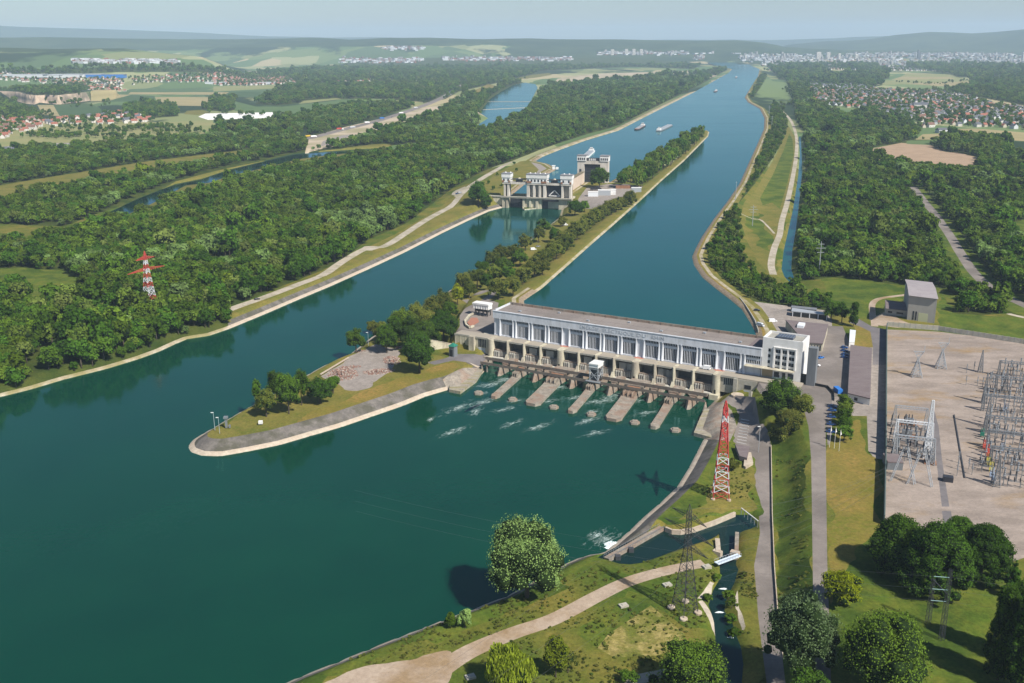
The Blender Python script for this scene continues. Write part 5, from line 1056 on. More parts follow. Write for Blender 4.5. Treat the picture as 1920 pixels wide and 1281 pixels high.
# foam patches
def foam(pts, seed, name='foam'):
    b = MB(); r = random.Random(seed)
    for (px, py, n, sp) in pts:
        cx, cy = at(px, py, 0)
        for _ in range(n):
            x = cx + r.gauss(0, sp); y = cy + r.gauss(0, sp); a = r.gauss(.6, .5); l = r.uniform(.25, 1.3); w_ = r.uniform(.04, .17); z = .03 + r.random() * .05
            P = [(-l, 0), (-l * .4, w_), (l * .5, w_ * .8), (l, .0), (l * .4, -w_), (-l * .5, -w_ * .7)]
            b.add([(x + p * math.cos(a) - q * math.sin(a), y + p * math.sin(a) + q * math.cos(a), z + _ * 1e-4) for p, q in P], [tuple(range(6))])
    tag(b.build(name, M['foam']), kind='stuff')
M['foam_sheet'] = bpy.data.materials.new('foam_streaks')
def _fs():
    mt = M['foam_sheet']; mt.use_nodes = True; n = mt.node_tree; N = n.nodes; L = n.links; N.remove(N['Principled BSDF']); tc = N.new('ShaderNodeTexCoord')
    mp = N.new('ShaderNodeMapping'); mp.inputs['Location'].default_value = (-1, -1, 0); mp.inputs['Scale'].default_value = (2, 2, 0); L.new(tc.outputs['Generated'], mp.inputs[0]); ln = N.new('ShaderNodeVectorMath'); ln.operation = 'LENGTH'; L.new(mp.outputs[0], ln.inputs[0])
    m2 = N.new('ShaderNodeMapping'); m2.inputs['Scale'].default_value = (.38, 1, 1); L.new(tc.outputs['Object'], m2.inputs[0])
    oi = N.new('ShaderNodeObjectInfo'); ad = N.new('ShaderNodeVectorMath'); ad.operation = 'ADD'; L.new(m2.outputs[0], ad.inputs[0]); sc = N.new('ShaderNodeMath'); sc.operation = 'MULTIPLY'; sc.inputs[1].default_value = 300; L.new(oi.outputs['Random'], sc.inputs[0]); L.new(sc.outputs[0], ad.inputs[1])
    nz = N.new('ShaderNodeTexNoise'); nz.inputs['Scale'].default_value = .55; nz.inputs['Detail'].default_value = 7; nz.inputs['Roughness'].default_value = .68; nz.inputs['Distortion'].default_value = 1.6; L.new(ad.outputs[0], nz.inputs['Vector'])
    rd = N.new('ShaderNodeMath'); rd.operation = 'MULTIPLY_ADD'; rd.inputs[1].default_value = -.30; L.new(ln.outputs['Value'], rd.inputs[0]); L.new(nz.outputs[0], rd.inputs[2])
    mr = N.new('ShaderNodeMapRange'); mr.inputs['From Min'].default_value = .38; mr.inputs['From Max'].default_value = .66; mr.inputs['To Max'].default_value = .62; L.new(rd.outputs[0], mr.inputs[0])
    t = N.new('ShaderNodeBsdfTransparent'); d = N.new('ShaderNodeBsdfDiffuse'); d.inputs[0].default_value = (.62, .74, .70, 1); mx = N.new('ShaderNodeMixShader'); L.new(mr.outputs[0], mx.inputs[0]); L.new(t.outputs[0], mx.inputs[1]); L.new(d.outputs[0], mx.inputs[2]); L.new(mx.outputs[0], N['Material Output'].inputs[0])
_fs()
def foam_patch(px, py, l, w_, a, z=.03, k=[0]):
    k[0] += 1; x, y = at(px, py, 0); b = MB(); n = 20; b.add([(math.cos(6.2832 * i / n) * l * 1.7, math.sin(6.2832 * i / n) * w_ * 1.5, 0) for i in range(n)], [tuple(range(n))]); tag(b.build('foam', M['foam_sheet'], None, (x, y, z + k[0] * .004), a), kind='stuff')
for p_ in [(906, 737, 5, 3, .6), (918, 722, 12, 6, .5), (905, 755, 13, 5, .9), (893, 772, 8, 4, 1.2), (808, 786, 5, 2.2, 1.2), (966, 752, 6, 3, .4), (945, 768, 9, 4, .6), (1030, 752, 8, 4, .5), (1112, 772, 6, 4, .6), (1100, 790, 11, 4, .7), (1116, 812, 10, 3.5, .5), (1130, 752, 14, 6, .5), (1155, 740, 9, 5, .5), (948, 712, 9, 5, .5), (1040, 728, 9, 5, .5), (860, 765, 14, 5, .9), (1215, 775, 9, 4, .5), (1010, 800, 12, 4, .8), (1080, 745, 8, 4, .5), (850, 810, 12, 4, .8), (960, 795, 10, 4, .9), (1190, 752, 8, 4, .4)]: foam_patch(*p_)
(lambda *_: None)([(905, 735, 14, 1.6), (908, 743, 12, 1.5), (892, 748, 10, 1.6), (915, 716, 16, 4.5), (922, 735, 14, 5), (912, 760, 14, 4), (890, 770, 8, 3), (808, 786, 14, 1.8), (965, 752, 8, 3), (1040, 765, 6, 4), (980, 770, 5, 5), (1115, 768, 14, 1.7), (1100, 772, 14, 1.4), (1104, 785, 12, 2.6), (1095, 798, 10, 2), (1115, 810, 12, 3), (1122, 806, 9, 2.4), (1120, 755, 16, 6), (1150, 745, 12, 5), (940, 720, 10, 5), (960, 700, 6, 4), (1030, 730, 6, 5), (880, 745, 8, 6), (850, 790, 8, 6), (1000, 790, 5, 7)], 3)
def mound(name, px, py, z, rx, ry, h, a, seed, lab=None):
    """smooth ragged-edged mound of broken water"""
    cx, cy = at(px, py, z); rr = np.random.default_rng(seed); n = 40; m = 14; V = [(0, 0, h)]; F_ = []
    ph = rr.random(6) * 6
    for j in range(1, m + 1):
        for k in range(n):
            t = 6.2832 * k / n; q = j / m; e = 1 + .16 * math.sin(3 * t + ph[0]) + .1 * math.sin(7 * t + ph[1]) + .08 * math.sin(13 * t + ph[2]) * q; V.append((math.cos(t) * rx * q * e, math.sin(t) * ry * q * e, h * (1 - q ** 1.6) * (1 + .35 * rr.normal()) - .12 * q))
    for k in range(n): F_.append((0, 1 + k, 1 + (k + 1) % n))
    for j in range(m - 1):
        for k in range(n): F_.append((1 + j * n + k, 1 + (j + 1) * n + k, 1 + (j + 1) * n + (k + 1) % n, 1 + j * n + (k + 1) % n))
    tag(MB().add(V, F_).build(name, M['foam_smooth'], None, (cx, cy, z), a, True), kind='stuff')
mound('white_water', 1149, 1022, .05, 4.2, 2.4, .8, .6, 1); mound('white_water', 1141, 1019, .05, 2.6, 1.5, .3, 1.0, 2)
for i_, (px, py, rx) in enumerate(((1356, 1104, 1.9), (1349, 1148, 1.9), (1370, 1195, 1.3))): mound('white_water', px, py, 3.02, rx, .75, .16, 0, 5 + i_)
foam_patch(1133, 1012, 9, 5, .8); foam_patch(1120, 1002, 8, 4, .9)
# white gantry crane on the walkway beams
g = empty('gantry_crane', (*st(83.5, -27.6), 0), SRZ, 'white gantry crane with a boxy cabin on the walkway beams over the tailwater', 'crane')
b = MB()
for x in (-2.5, 2.5):
    for y in (-3.2, 3.2): b.bar((x, y, 5.6), (x, y, 14.4), .4)
    b.bar((x, -3.2, 9), (x, 3.2, 9), .35); b.bar((x, -3.2, 5.8), (x, 3.2, 12.5), .25); b.bar((x, 3.2, 5.8), (x, -3.2, 12.5), .25)
for y in (-3.2, 3.2): b.bar((-2.5, y, 13), (2.5, y, 13), .4); b.bar((-3, y, 5.8), (3, y, 12.5), .25); b.bar((3, y, 5.8), (-3, y, 12.5), .25); b.bar((-3, y, 9.2), (3, y, 9.2), .25)
b.box(-4.5, 4.5, -4.6, -2.6, 5.5, 6.1); b.build('frame', M['lsteel'], g)
b = MB(); b.box(-2.8, 2.8, -3.6, 3.6, 13.8, 15.6); b.box(-3.0, 3.0, -3.9, 3.9, 15.6, 16.3); b.build('cabin', M['white'], g)
b = MB(); b.box(-2.2, 2.2, -2.4, 2.4, 6.2, 12.0); b.build('hoist', M['dsteel'], g)
# crane at the left end of the hall
cx, cy = at(905, 590, 14); g = empty('gantry_crane', (cx, cy, 13.8), SRZ, 'white box-shaped gantry crane on dark legs at the left end of the hall', 'crane')
b = MB(); b.box(-6, 6, -2.5, 2.5, 4.6, 7.4); b.box(-6.3, 6.3, -2.9, 2.9, 7.4, 8.6)
for k in range(6): b.box(-5.6 + k * 2, -5.3 + k * 2, -2.75, -2.5, 4.6, 7.4)
b.build('cabin', M['white'], g)
b = MB(); [b.bar((x, y, 0), (x, y, 4.6), .5) for x in (-4.5, -1, 2, 5) for y in (-2, 2)]; b.box(-5, 5.5, -1.2, 1.2, 2.6, 4.6); b.build('legs', M['dsteel'], g)
# parapet wall of the terrace left of the hall
b = MB(); P = area([(872, 604), (874, 612), (881, 617), (888, 614)], 13.7) ; P2 = area([(872, 604), (880, 594), (893, 588)], 13.7)
for L_ in (P, P2):
    for p, q in zip(L_[:-1], L_[1:]): b.bar((*p, 14.4), (*q, 14.4), 1.2)
o = b.build('terrace_wall', M['cream']); tag(o, 'low pale curved wall round the red brick terrace at the left end of the hall', 'wall')
o = MB().prism(area([(876, 606), (880, 611), (888, 610), (898, 604), (895, 597), (884, 597)], 13.7), 13.4, 13.9).build('terrace', mat('red_brick_paving', (.33, .15, .10), .9)); tag(o, kind='structure')
for lab, px_, zt in (('worn concrete apron slab with rows of stone at the left end of the tailwater', [(843, 722), (852, 702), (880, 694), (906, 692), (893, 712), (863, 734), (842, 730)], 1.8), ('worn concrete apron slab with rows of stone at the right end of the tailwater', [(1321, 766), (1352, 768), (1368, 790), (1351, 825), (1301, 811), (1312, 784)], 2.0)):
    q = [at(x, y, zt) for x, y in px_]; o = MB().prism(q, -2, zt).build('apron_slab', M['slab']); tag(o, lab, 'slab')
# kiosk with green roof
k_ = empty('kiosk', (*at(850, 667, 4.6), hz(*at(850, 667, 4.6))), SRZ, 'narrow dark kiosk with a green pointed roof against the pale wing wall', 'kiosk')
b = MB(); b.box(-1.9, 1.9, -1.9, 1.9, -.6, 6.6); b.build('wall', M['steel'], k_)
b = MB(); b.add([(-2.4, -2.4, 6.6), (2.4, -2.4, 6.6), (2.4, 2.4, 6.6), (-2.4, 2.4, 6.6), (0, 0, 8.6)], [(0, 1, 4), (1, 2, 4), (2, 3, 4), (3, 0, 4), (3, 2, 1, 0)]); b.build('roof', M['green_panel'], k_)
b = MB(); b.box(-1.5, .8, -1.98, -1.9, -.4, 4.6); b.build('door', M['dark'], k_)
# grey stair tower, yard buildings
def building(name, label, cat, base, z0, z1, wallm, roofm, over=.3, rise=0., win=(), flat=True):
    """base: 4 world corners, first two are the near edge"""
    c = np.mean(base, 0); o = empty(name, (c[0], c[1], z0), 0, label, cat); q = [(p[0] - c[0], p[1] - c[1]) for p in base]
    MB().prism(q, -1.2, z1 - z0).build('wall', wallm, o); f = 1 + over / 8.
    if rise:
        m0 = ((q[0][0] + q[3][0]) / 2 * f, (q[0][1] + q[3][1]) / 2 * f); m1 = ((q[1][0] + q[2][0]) / 2 * f, (q[1][1] + q[2][1]) / 2 * f); h_ = z1 - z0
        V = [(x * f, y * f, h_) for x, y in q] + [(*m0, h_ + rise), (*m1, h_ + rise)]
        MB().add(V, [(0, 1, 5, 4), (2, 3, 4, 5), (1, 2, 5), (3, 0, 4), (3, 2, 1, 0)]).build('roof', roofm, o)
    else: MB().prism([(x * f, y * f) for x, y in q], z1 - z0, z1 - z0 + .5).build('roof', roofm, o)
    for (e, t0, t1, a, b_, mk, nm) in win:      # edge index, along 0..1, heights
        p0 = np.array(q[e]); p1 = np.array(q[(e + 1) % 4]); d = (p1 - p0); n = np.array([d[1], -d[0]]); n = n / np.linalg.norm(n)
        if np.dot(n, (p0 + p1) / 2) < 0: n = -n
        A_ = p0 + d * t0; B_ = p0 + d * t1; V = [(*(A_ + n * .02), a), (*(B_ + n * .02), a), (*(B_ + n * .02), b_), (*(A_ + n * .02), b_), (*(A_ + n * .12), a), (*(B_ + n * .12), a), (*(B_ + n * .12), b_), (*(A_ + n * .12), b_)]
        MB().add(V, [(0, 1, 2, 3), (7, 6, 5, 4), (0, 4, 5, 1), (1, 5, 6, 2), (2, 6, 7, 3), (3, 7, 4, 0)]).build(nm, M[mk] if isinstance(mk, str) else mk, o)
    return o
M['slate'] = mat('grey_cladding', (.14, .15, .16), .7, (.17, .18, .19), .4, 4, stretch=(1, 1, .2))
a0 = np.array(st(195.2, -1)); 
building('stair_tower', 'slim dark grey tower standing apart at the right end of the white offices', 'tower', [tuple(a0), tuple(a0 + SU * 4.6), tuple(a0 + SU * 4.6 + SVV * 4), tuple(a0 + SVV * 4)], 13, 33.5, M['slate'], M['slate'], .1)
o = MB().box(0, 4.2, 0, .4, 0, 5.4).build('entrance_gate', M['dark'], None, (*st(191.6, .5), 13.), SRZ); tag(o, 'black sliding gate between the white offices and the grey tower', 'gate')
R18 = [(174.8, 568.5), (184.6, 565.5), (200.0, 605.6), (176.5, 617.2)]
building('workshop', 'low workshop with flat dark roof and white pillars behind the white offices', 'workshop', R18, 13, 18, M['cream'], M['roof_dark'], .2, win=[(0, .05 + k * .16, .12 + k * .16, .6, 3.8, 'window', 'window') for k in range(6)])
o = MB().box(-2, 2, -4, 4, 0, 1.6).build('roof_light', M['wsteel'], None, (*at(1502, 612, 18.6), 18.5), SRZ + .1); tag(o, 'white box on the workshop roof behind the offices', 'roof box')
building('long_shed', 'long low building with a flat brownish roof between the car park and the substation wall', 'building', [(173.2, 483.5), (181.7, 475.4), (211.6, 559.0), (201.5, 565.9)], 12.8, 16.5, M['white'], M['roof_dark'], .2, win=[(0, .3, .45, .8, 2.4, 'window', 'window')])
building('metal_shed', 'narrow white metal shed at the end of the blue car row', 'shed', [(204.4, 577.1), (207.6, 577.), (216.8, 602.2), (213.6, 603.8)], 12.8, 15.6, M['white'], M['wsteel'], .1, .7)
building('open_shed', 'long open-fronted shed with a pale grey roof at the top of the yard', 'shed', [(188.3, 646.3), (209.1, 636.2), (211., 640.9), (190.9, 654.4)], 12.8, 16, M['dark'], M['lsteel'], .2, win=[(0, .02 + k * .24, .04 + k * .24, 0, 3.2, 'wsteel', 'post') for k in range(5)])
building('open_shed', 'low dark-roofed shed behind the pale-roofed one in the yard', 'shed', [(191., 658.), (206., 651.), (208., 656.), (193., 663.)], 12.8, 15.4, M['dark'], M['slate'], .2)
# tall grey block with annex
kb_ = building('transformer_hall', 'tall plain grey block with pale green door on the meadow', 'building', [(262.0, 635.8), (276.4, 626.3), (290.5, 670.), (276., 679.)], 12, 29.6, mat('grey_render', (.36, .345, .31), .9, (.32, .31, .28), .25, 6, stretch=(1, 1, .4)), mat('fibre_roof', (.27, .24, .245), .9, (.31, .28, .28), .2, 5), .5, 1.7,
    win=[(0, .40, .74, 0.2, 6.6, mat('pale_green_door', (.46, .47, .30), .6), 'door'), (0, .19, .24, 1.4, 7.2, 'window', 'window'), (0, .29, .34, 1.4, 7.2, 'window', 'window')])
an = [(252.5, 649.), (264.5, 641.5), (272., 664.), (260., 671.)]
building('annex', 'low dark-roofed annex in the shadow left of the tall grey block', 'building', an, 12, 17.2, M['concrete'], M['roof_dark'], .3, 1., win=[(0, .1, .3, 2.4, 3.6, 'window', 'window'), (0, .5, .8, 2.4, 3.6, 'window', 'window')])
# substation wall: dark green on the left, panelled fence at the back
def wall_run(name, label, pts, z0, h, th, m, cat, post=0, pm=None):
    o = empty(name, (*pts[0], z0), 0, label, cat); b = MB(); q = MB(); ox, oy = pts[0]
    for p, r in zip(pts[:-1], pts[1:]):
        d = np.array(r) - np.array(p); L_ = np.linalg.norm(d); n = np.array([-d[1], d[0]]) / L_ * th / 2; P_ = np.array(p) - (ox, oy); R_2 = np.array(r) - (ox, oy)
        b.prism([tuple(P_ - n), tuple(R_2 - n), tuple(R_2 + n), tuple(P_ + n)], -1, h)
        if post:
            for k in range(int(L_ / post) + 1):
                c = P_ + d / L_ * k * post; q.box(c[0] - .16, c[0] + .16, c[1] - .16, c[1] + .16, -1, h + .25)
    b.build('panel', m, o)
    if post: q.build('posts', pm or m, o)
    return o
wall_run('boundary_wall', 'long dark green wall casting a black shadow along the left side of the substation', [at(1662, 618, 12.8), at(1660, 850, 12.8), at(1657, 985, 12.8)], 12.8, 4.4, .4, M['wall_green'], 'wall')
wall_run('boundary_fence', 'grey panelled concrete fence along the back of the substation', [at(1664, 612, 12.8), at(1760, 620, 12.8), at(1920, 645, 12.8), at(2250, 700, 12.8)], 12.8, 3.0, .3, M['concrete'], 'fence', 3.4, M['steel'])
# ---------------------------------------------------------------- ship lock: lower head with two gates
M['lockw'] = mat('lock_render', (.60, .555, .49), .85, (.44, .40, .34), .15, 6, stretch=(1, 1, .3))
M['lockroof'] = mat('lock_roof', (.20, .20, .21), .8)
M['gate'] = mat('gate_steel', (.025, .028, .035), .5, (.04, .04, .05), .3, 3)
LK = empty('ship_lock', (*LO, 0), LRZ, 'white lower lock head with three towers and two lifting gates across the channel', 'lock')
b = MB(); b.box(-40, -1, 0, 5, 3, 13.2); b.box(-1.5, 6.5, -2, 24, -2, 13.0); b.box(23.8, 47, -1, 26, -2, 13.0); b.box(68, 84, -1, 24, -2, 13.0)
b.prism([(24.4, -1), (26, -9), (30, -14), (42.5, -1)], -2, 1.3)
for u0, u1 in ((24.4, 27), (32.5, 35), (40.5, 43.6), (-.8, 1.2), (4, 6.2)): b.box(u0, u1, -3, -1, -2, 11.5)
b.build('lower_pier', M['cream'], LK)
b = MB(); b.prism([(26.6, -2.5), (27.2, -8.4), (30, -12.5), (40, -2.5)], 1.3, 1.5); b.build('grass_patch', M['lush_grass'], LK)
b = MB(); b.box(-2, 84, -4.5, 1.5, 12.4, 13.6); b.box(-40, -2, -1, 3.5, 12.8, 13.6); b.box(-2, 84, -4.8, -4.5, 13.6, 14.0); b.build('road_bridge', M['concrete'], LK)
b = MB(); b.box(6.5, 23.8, 6, 7, -2, 12.3); gl = b.build('lower_gate', M['gate'], LK)
b = MB()
for k in range(6): b.box(7, 23.4, 5.7, 6, .8 + k * 1.9, 1.2 + k * 1.9)
for k in range(5): b.box(9 + k * 3.1, 9.3 + k * 3.1, 5.6, 6, 0, 11)
b.build('gate_ribs', M['dsteel'], gl)
b = MB(); b.box(46.5, 69, 4, 5, -2, 12.3); b.build('gate_recess', M['gate'], LK)
b = MB(); b.box(54.5, 68, 2.4, 4, .6, 8.4); b.build('sill_block', M['cream'], LK)
for i, (u0, u1, c0, c1) in enumerate(((-1.6, 8.9, .4, 6.9), (28.8, 53.5, 29.2, 50.2), (70., 83.5, 70.9, 82.5))):
    o_ = MB()
    legs = [(c0, c0 + 2.2), (c1 - 2.2, c1)] if i != 1 else [(28.8, 32), (36.5, 39), (43.5, 46), (49, 52)]
    for a, c in legs: o_.box(a, c, 0, 9, 13.6, 30)
    o_.box(c0, c1 if i != 1 else 52, 6, 9, 13.6, 30); o_.box(u0 + .5, u1 - .5, -.6, 9.4, 28.4, 30.2)
    o_.build('tower', M['lockw'], LK)
    c_ = MB(); c_.box(u0 + .3, u1 - .3, -.9, 9.7, 30.2, 36.0); c_.box(u0 - .3, u1 + .3, -1.5, 10.3, 36.0, 40.2); cp = c_.build('machine_house', M['white'], LK)
    MB().box(u0 - .6, u1 + .6, -1.8, 10.6, 40.2, 40.9).build('roof', M['lockroof'], cp)
    w_ = MB(); n = 2 if i != 1 else 6
    for k in range(n): x = u0 + (u1 - u0) * ((k + .5) / n); w_.box(x - .9, x + .9, -1.05, -.9, 31.8, 34.6)
    w_.build('window', M['window'], cp)
    w_ = MB(); w_.box(u0 + .2, u0 + (2.6 if i != 1 else 6), -1.1, -.9, 30.3, 32.6); w_.box(u1 - (2.6 if i != 1 else 7), u1 - .3, -1.1, -.9, 30.3, 32.6); w_.build('rusty_panel', M['rust'], cp)
    d_ = MB(); 
    for k in range(2 if i != 1 else 4): d_.lathe([(1.0, 0), (1.0, .4), (.6, .9), (.1, 1.1)], 10, (u0 + 3 + k * 6, 6, 40.9))
    d_.build('dome', M['white'], cp)
for u0, u1 in ((8.9, 28.8), (53.5, 70.)):
    b = MB(); b.box(u0, u1, 0, 9, 28.2, 30.6); b.build('gate_lintel', M['lockw'], LK)
    b = MB(); b.box(u0, u1, .2, .5, 33.6, 34.4); b.box(u0, u1, 8.5, 8.8, 33.6, 34.4); b.box(u0, u1, .2, .4, 31, 31.4)
    for k in range(7): x = u0 + (u1 - u0) * k / 6; b.bar((x, .35, 30.6), (x + (u1 - u0) / 12, .35, 34), .3)
    for x in ((u0 + u1) / 2 - 2.6, (u0 + u1) / 2, (u0 + u1) / 2 + 2.6): b.box(x - 1, x + 1, 1, 6, 30.6, 34.5)
    b.build('hoist_bridge', M['dsteel'], LK)
    MB().lathe([(1.8, 0), (1.5, .8), (.2, 1.3)], 10, ((u0 + u1) / 2, 4, 34.5)).build('dome', M['cream'], LK)
ug = MB(); ug.box(52, 70.8, 4.6, 5.4, 13.2, 28.2).build('raised_gate', M['gate'], LK)
b = MB(); T3 = [(54.8, 15.2), (68.6, 15.2), (61.7, 21.8)]
for i in range(3):
    p, q = T3[i], T3[(i + 1) % 3]; b.bar((p[0], 4.4, p[1]), (q[0], 4.4, q[1]), 1.0)
b.build('white_triangle', M['white'], LK)
# long building along the chamber
b = MB(); b.box(66.8, 70.6, 30, 130, 3, 28.2)
for k in range(14): b.box(70.6, 71.0, 32 + k * 7.4, 33 + k * 7.4, 13.5, 27.5)
cw = b.build('chamber_wall', mat('pink_render', (.60, .50, .42), .85, (.52, .43, .35), .2, 5, stretch=(1, 1, .3)), LK)
MB().box(66, 71.3, 29.5, 130.5, 28.2, 28.7).build('coping', mat('mossy_coping', (.20, .17, .09), .95, (.14, .12, .09), .2, 4), cw)
# upper head
UK = empty('ship_lock', (*lk(60, 138), 0), LRZ, 'white upper lock head, a tall portal frame round one dark gate behind the bright tree', 'lock')
b = MB(); b.box(0, 9, 0, 9, 5, 46); b.box(30, 40.5, 0, 9, 5, 46); b.box(9, 30, 0, 9, 37.5, 41.5); b.box(-6, 0, -3, 9, 5, 22); b.build('portal', M['lockw'], UK)
b = MB(); b.box(9, 30, 3, 4, 5, 37.6); b.box(2.6, 5.4, -.1, 0, 14, 31); b.box(33.6, 36.4, -.1, 0, 14, 31); g_ = b.build('gate', M['gate'], UK)
b = MB(); 
for k in range(5): b.box(9, 30, 2.6, 3, 14 + k * 4.4, 14.6 + k * 4.4)
b.build('gate_ribs', M['dsteel'], g_)
for u0, u1 in ((-.4, 11.6), (29.6, 41)):
    cp = MB().box(u0, u1, -1, 10, 41.5, 48).build('machine_house', M['white'], UK); MB().box(u0 - .4, u1 + .4, -1.4, 10.4, 48, 48.8).build('roof', M['lockroof'], cp)
    w_ = MB(); [w_.box(u0 + 1.1 + k * 2.6, u0 + 2.7 + k * 2.6, -1.1, -1, 42.6, 45.6) for k in range(4)]; w_.build('window', M['window'], cp)
b = MB(); b.box(11.6, 29.6, 1, 7, 41.5, 45); b.build('hoist_bridge', M['dsteel'], UK); b = MB(); [b.box(15 + k * 2.4, 16.4 + k * 2.4, .8, 1, 42, 44.6) for k in range(4)]; b.build('window', M['white'], UK)
o = MB().box(-3, 3, -4, 4, 0, 7).box(-3.6, 3.6, -4.6, 4.6, 7, 7.6).build('lock_hut', M['slate'], None, (*lk(55, 150), 12)); tag(o, 'small dark hut left of the tall upper lock portal', 'hut')
# pier light at the basin
hp = at(1038, 318, 13); o = MB().box(-2, 2, -2, 2, 0, 5).box(-2.6, 2.6, -2.6, 2.6, 5, 5.6).box(3, 7, -1.5, 1.5, 0, 3).build('signal_hut', M['white'], None, (*hp, hz(*hp))); tag(o, 'small white hut at the end of the pale apron in the lock basin', 'hut')
# yard clutter of the lock
for px, py, l, w_, h_, mk, nm, lab in [(1112, 368, 12, 6, 5, 'wsteel', 'container', 'white container left in the row on the lock yard'), (1133, 366, 15, 7, 6, 'lsteel', 'container', 'largest grey-white container in the middle of the lock yard'), (1149, 365, 7, 6, 6, 'white', 'container', 'small square white container at the right of the lock yard'), (1168, 353, 18, 6, 4, 'rust', 'shed', 'low brown shed at the top of the lock yard'), (1193, 360, 12, 5, 5, 'lsteel', 'shed', 'grey shed on the canal dike at the edge of the lock yard')]:
    p = at(px, py, 13.5); o = empty(nm, (*p, hz(*p)), LRZ + .2, lab, nm); MB().box(-l / 2, l / 2, -w_ / 2, w_ / 2, -.5, h_).build('wall', M[mk], o); MB().box(-l / 2 - .2, l / 2 + .2, -w_ / 2 - .2, w_ / 2 + .2, h_, h_ + .4).build('roof', M['roof_dark'] if mk == 'rust' else M['white'], o)

# ---------------------------------------------------------------- pylons
def lattice(b, B, Tp, z0, z1, n, w, mis, leg=None, off=0):
    """four-legged lattice between base corners B and top corners Tp"""
    P = lambda i, t: Vector(((B[i][0] * (1 - t) + Tp[i][0] * t), (B[i][1] * (1 - t) + Tp[i][1] * t), z0 + (z1 - z0) * t))
    ts = [1 - (1 - k / n) ** 1.0 for k in range(n + 1)]
    for k in range(n):
        mi = mis[(off + k) % len(mis)]
        for i in range(4):
            j = (i + 1) % 4; b.bar(P(i, ts[k]), P(i, ts[k + 1]), leg or w * 1.5, mi); b.bar(P(i, ts[k]), P(j, ts[k + 1]), w, mi); b.bar(P(j, ts[k]), P(i, ts[k + 1]), w, mi); b.bar(P(i, ts[k + 1]), P(j, ts[k + 1]), w, mi)
def arm(b, z, L_, ang, hw, dep, w, mi, both=True):
    c, s = math.cos(ang), math.sin(ang)
    for sg in ((1, -1) if both else (1,)):
        tip = Vector((c * L_ * sg, s * L_ * sg, z)); n = 5
        R4 = [Vector((c * hw * sg - s * hw * q, s * hw * sg + c * hw * q, z + dz)) for q in (-1, 1) for dz in (0, dep)]
        for r in R4: b.bar(r, tip, w, mi)
        for k in range(1, n):
            t = k / n; Q = [r.lerp(tip, t) for r in R4]; Q2 = [r.lerp(tip, (k - 1) / n) for r in R4]
            b.bar(Q[0], Q[1], w * .7, mi); b.bar(Q[2], Q[3], w * .7, mi); b.bar(Q[0], Q2[1], w * .7, mi); b.bar(Q[2], Q2[3], w * .7, mi); b.bar(Q[0], Q[2], w * .7, mi); b.bar(Q2[0], Q[2], w * .7, mi)
def insul(b, p, l=2.2, r=.22, mi=0): b.bar(p, (p[0], p[1], p[2] - l), r, mi, 6)
def sq(hw, a): return [(math.cos(a + k * math.pi / 2 + math.pi / 4) * hw * 1.414, math.sin(a + k * math.pi / 2 + math.pi / 4) * hw * 1.414) for k in range(4)]
def ang_of(p, q, z): A_ = at(*p, z); B_ = at(*q, z); return math.atan2(B_[1] - A_[1], B_[0] - A_[0])
RW = [M['red'], M['wsteel']]
def red_pylon(label, px, py, z, h, ang, base, w, pat, LL):
    p = at(px, py, z); root = empty('power_pylon', (*p, hz(*p)), 0, label, 'pylon')
    b = MB(); lattice(b, sq(base, ang), sq(1.3, ang), 0, h * .72, 10, w, pat, None, 0); b.build('mast', RW, root)
    b = MB(); lattice(b, sq(1.3, ang), sq(.8, ang), h * .72, h * .92, 3, w, [0, 1, 0]); lattice(b, sq(.8, ang), sq(.1, ang), h * .92, h, 2, w, [0]); b.build('mast_top', RW, root)
    for z_, L_ in ((h * .70, LL), (h * .88, LL * .5)):
        b = MB(); arm(b, z_, L_, ang, 1.0, 1.8, w, 0); b.build('cross_arm', RW, root)
    b = MB(); [b.lathe([(.9, -1), (.9, .5)], 10, (x, y, 0)) for x, y in sq(base, ang)]; b.build('footing', M['toe'], root)
    return root, p
a1 = ang_of((238, 519), (313, 501), 37); a2 = R_(82)
rp1 = red_pylon('red and white lattice pylon standing in the wood on the left bank', 284, 588, 5, 45.6, a1, 4.0, .18, [0, 1, 1, 0, 1, 1, 0, 1, 0, 1], 16.5)
rp2 = red_pylon('tall red and white lattice pylon on the lawn beside the tailwater', 1351, 930, 5.5, 43.5, a2, 3.3, .19, [0, 1, 0, 1, 0, 1, 0, 0, 0, 0], 14)
# dark four-legged pylon in front
F4 = [at(x, y, 5.5) for x, y in ((1258.4, 1138), (1282, 1160), (1309, 1148), (1285, 1127))]
c = np.mean(F4, 0); big = empty('power_pylon', (*c, hz(*c)), 0, 'dark grey steel pylon with three tiers of arms on four round concrete feet', 'pylon')
Bq = [(x - c[0], y - c[1]) for x, y in F4]; k_ = .26; mid = [(x * k_, y * k_) for x, y in Bq]; tp_ = [(x * .17, y * .17) for x, y in Bq]
b = MB(); lattice(b, Bq, mid, 0, 24, 8, .09, [0], .24); b.build('mast', M['dsteel'], big)
b = MB(); lattice(b, mid, tp_, 24, 37.5, 6, .08, [0], .18); lattice(b, tp_, [(0, 0)] * 4, 37.5, 40, 1, .1, [0]); b.build('mast_top', M['dsteel'], big)
a3 = ang_of((1270, 949), (1325, 980), 36)
for z_, L_ in ((35.2, 8.5), (29.8, 12), (24.4, 10)):
    b = MB(); arm(b, z_, L_, a3, .9, 1.4, .10, 0); b.build('cross_arm', M['dsteel'], big)
b = MB()
for x, y in Bq: b.lathe([(1.35, -1), (1.35, .55), (1.2, .7)], 14, (x, y, 0))
b.build('footing', M['toe'], big)
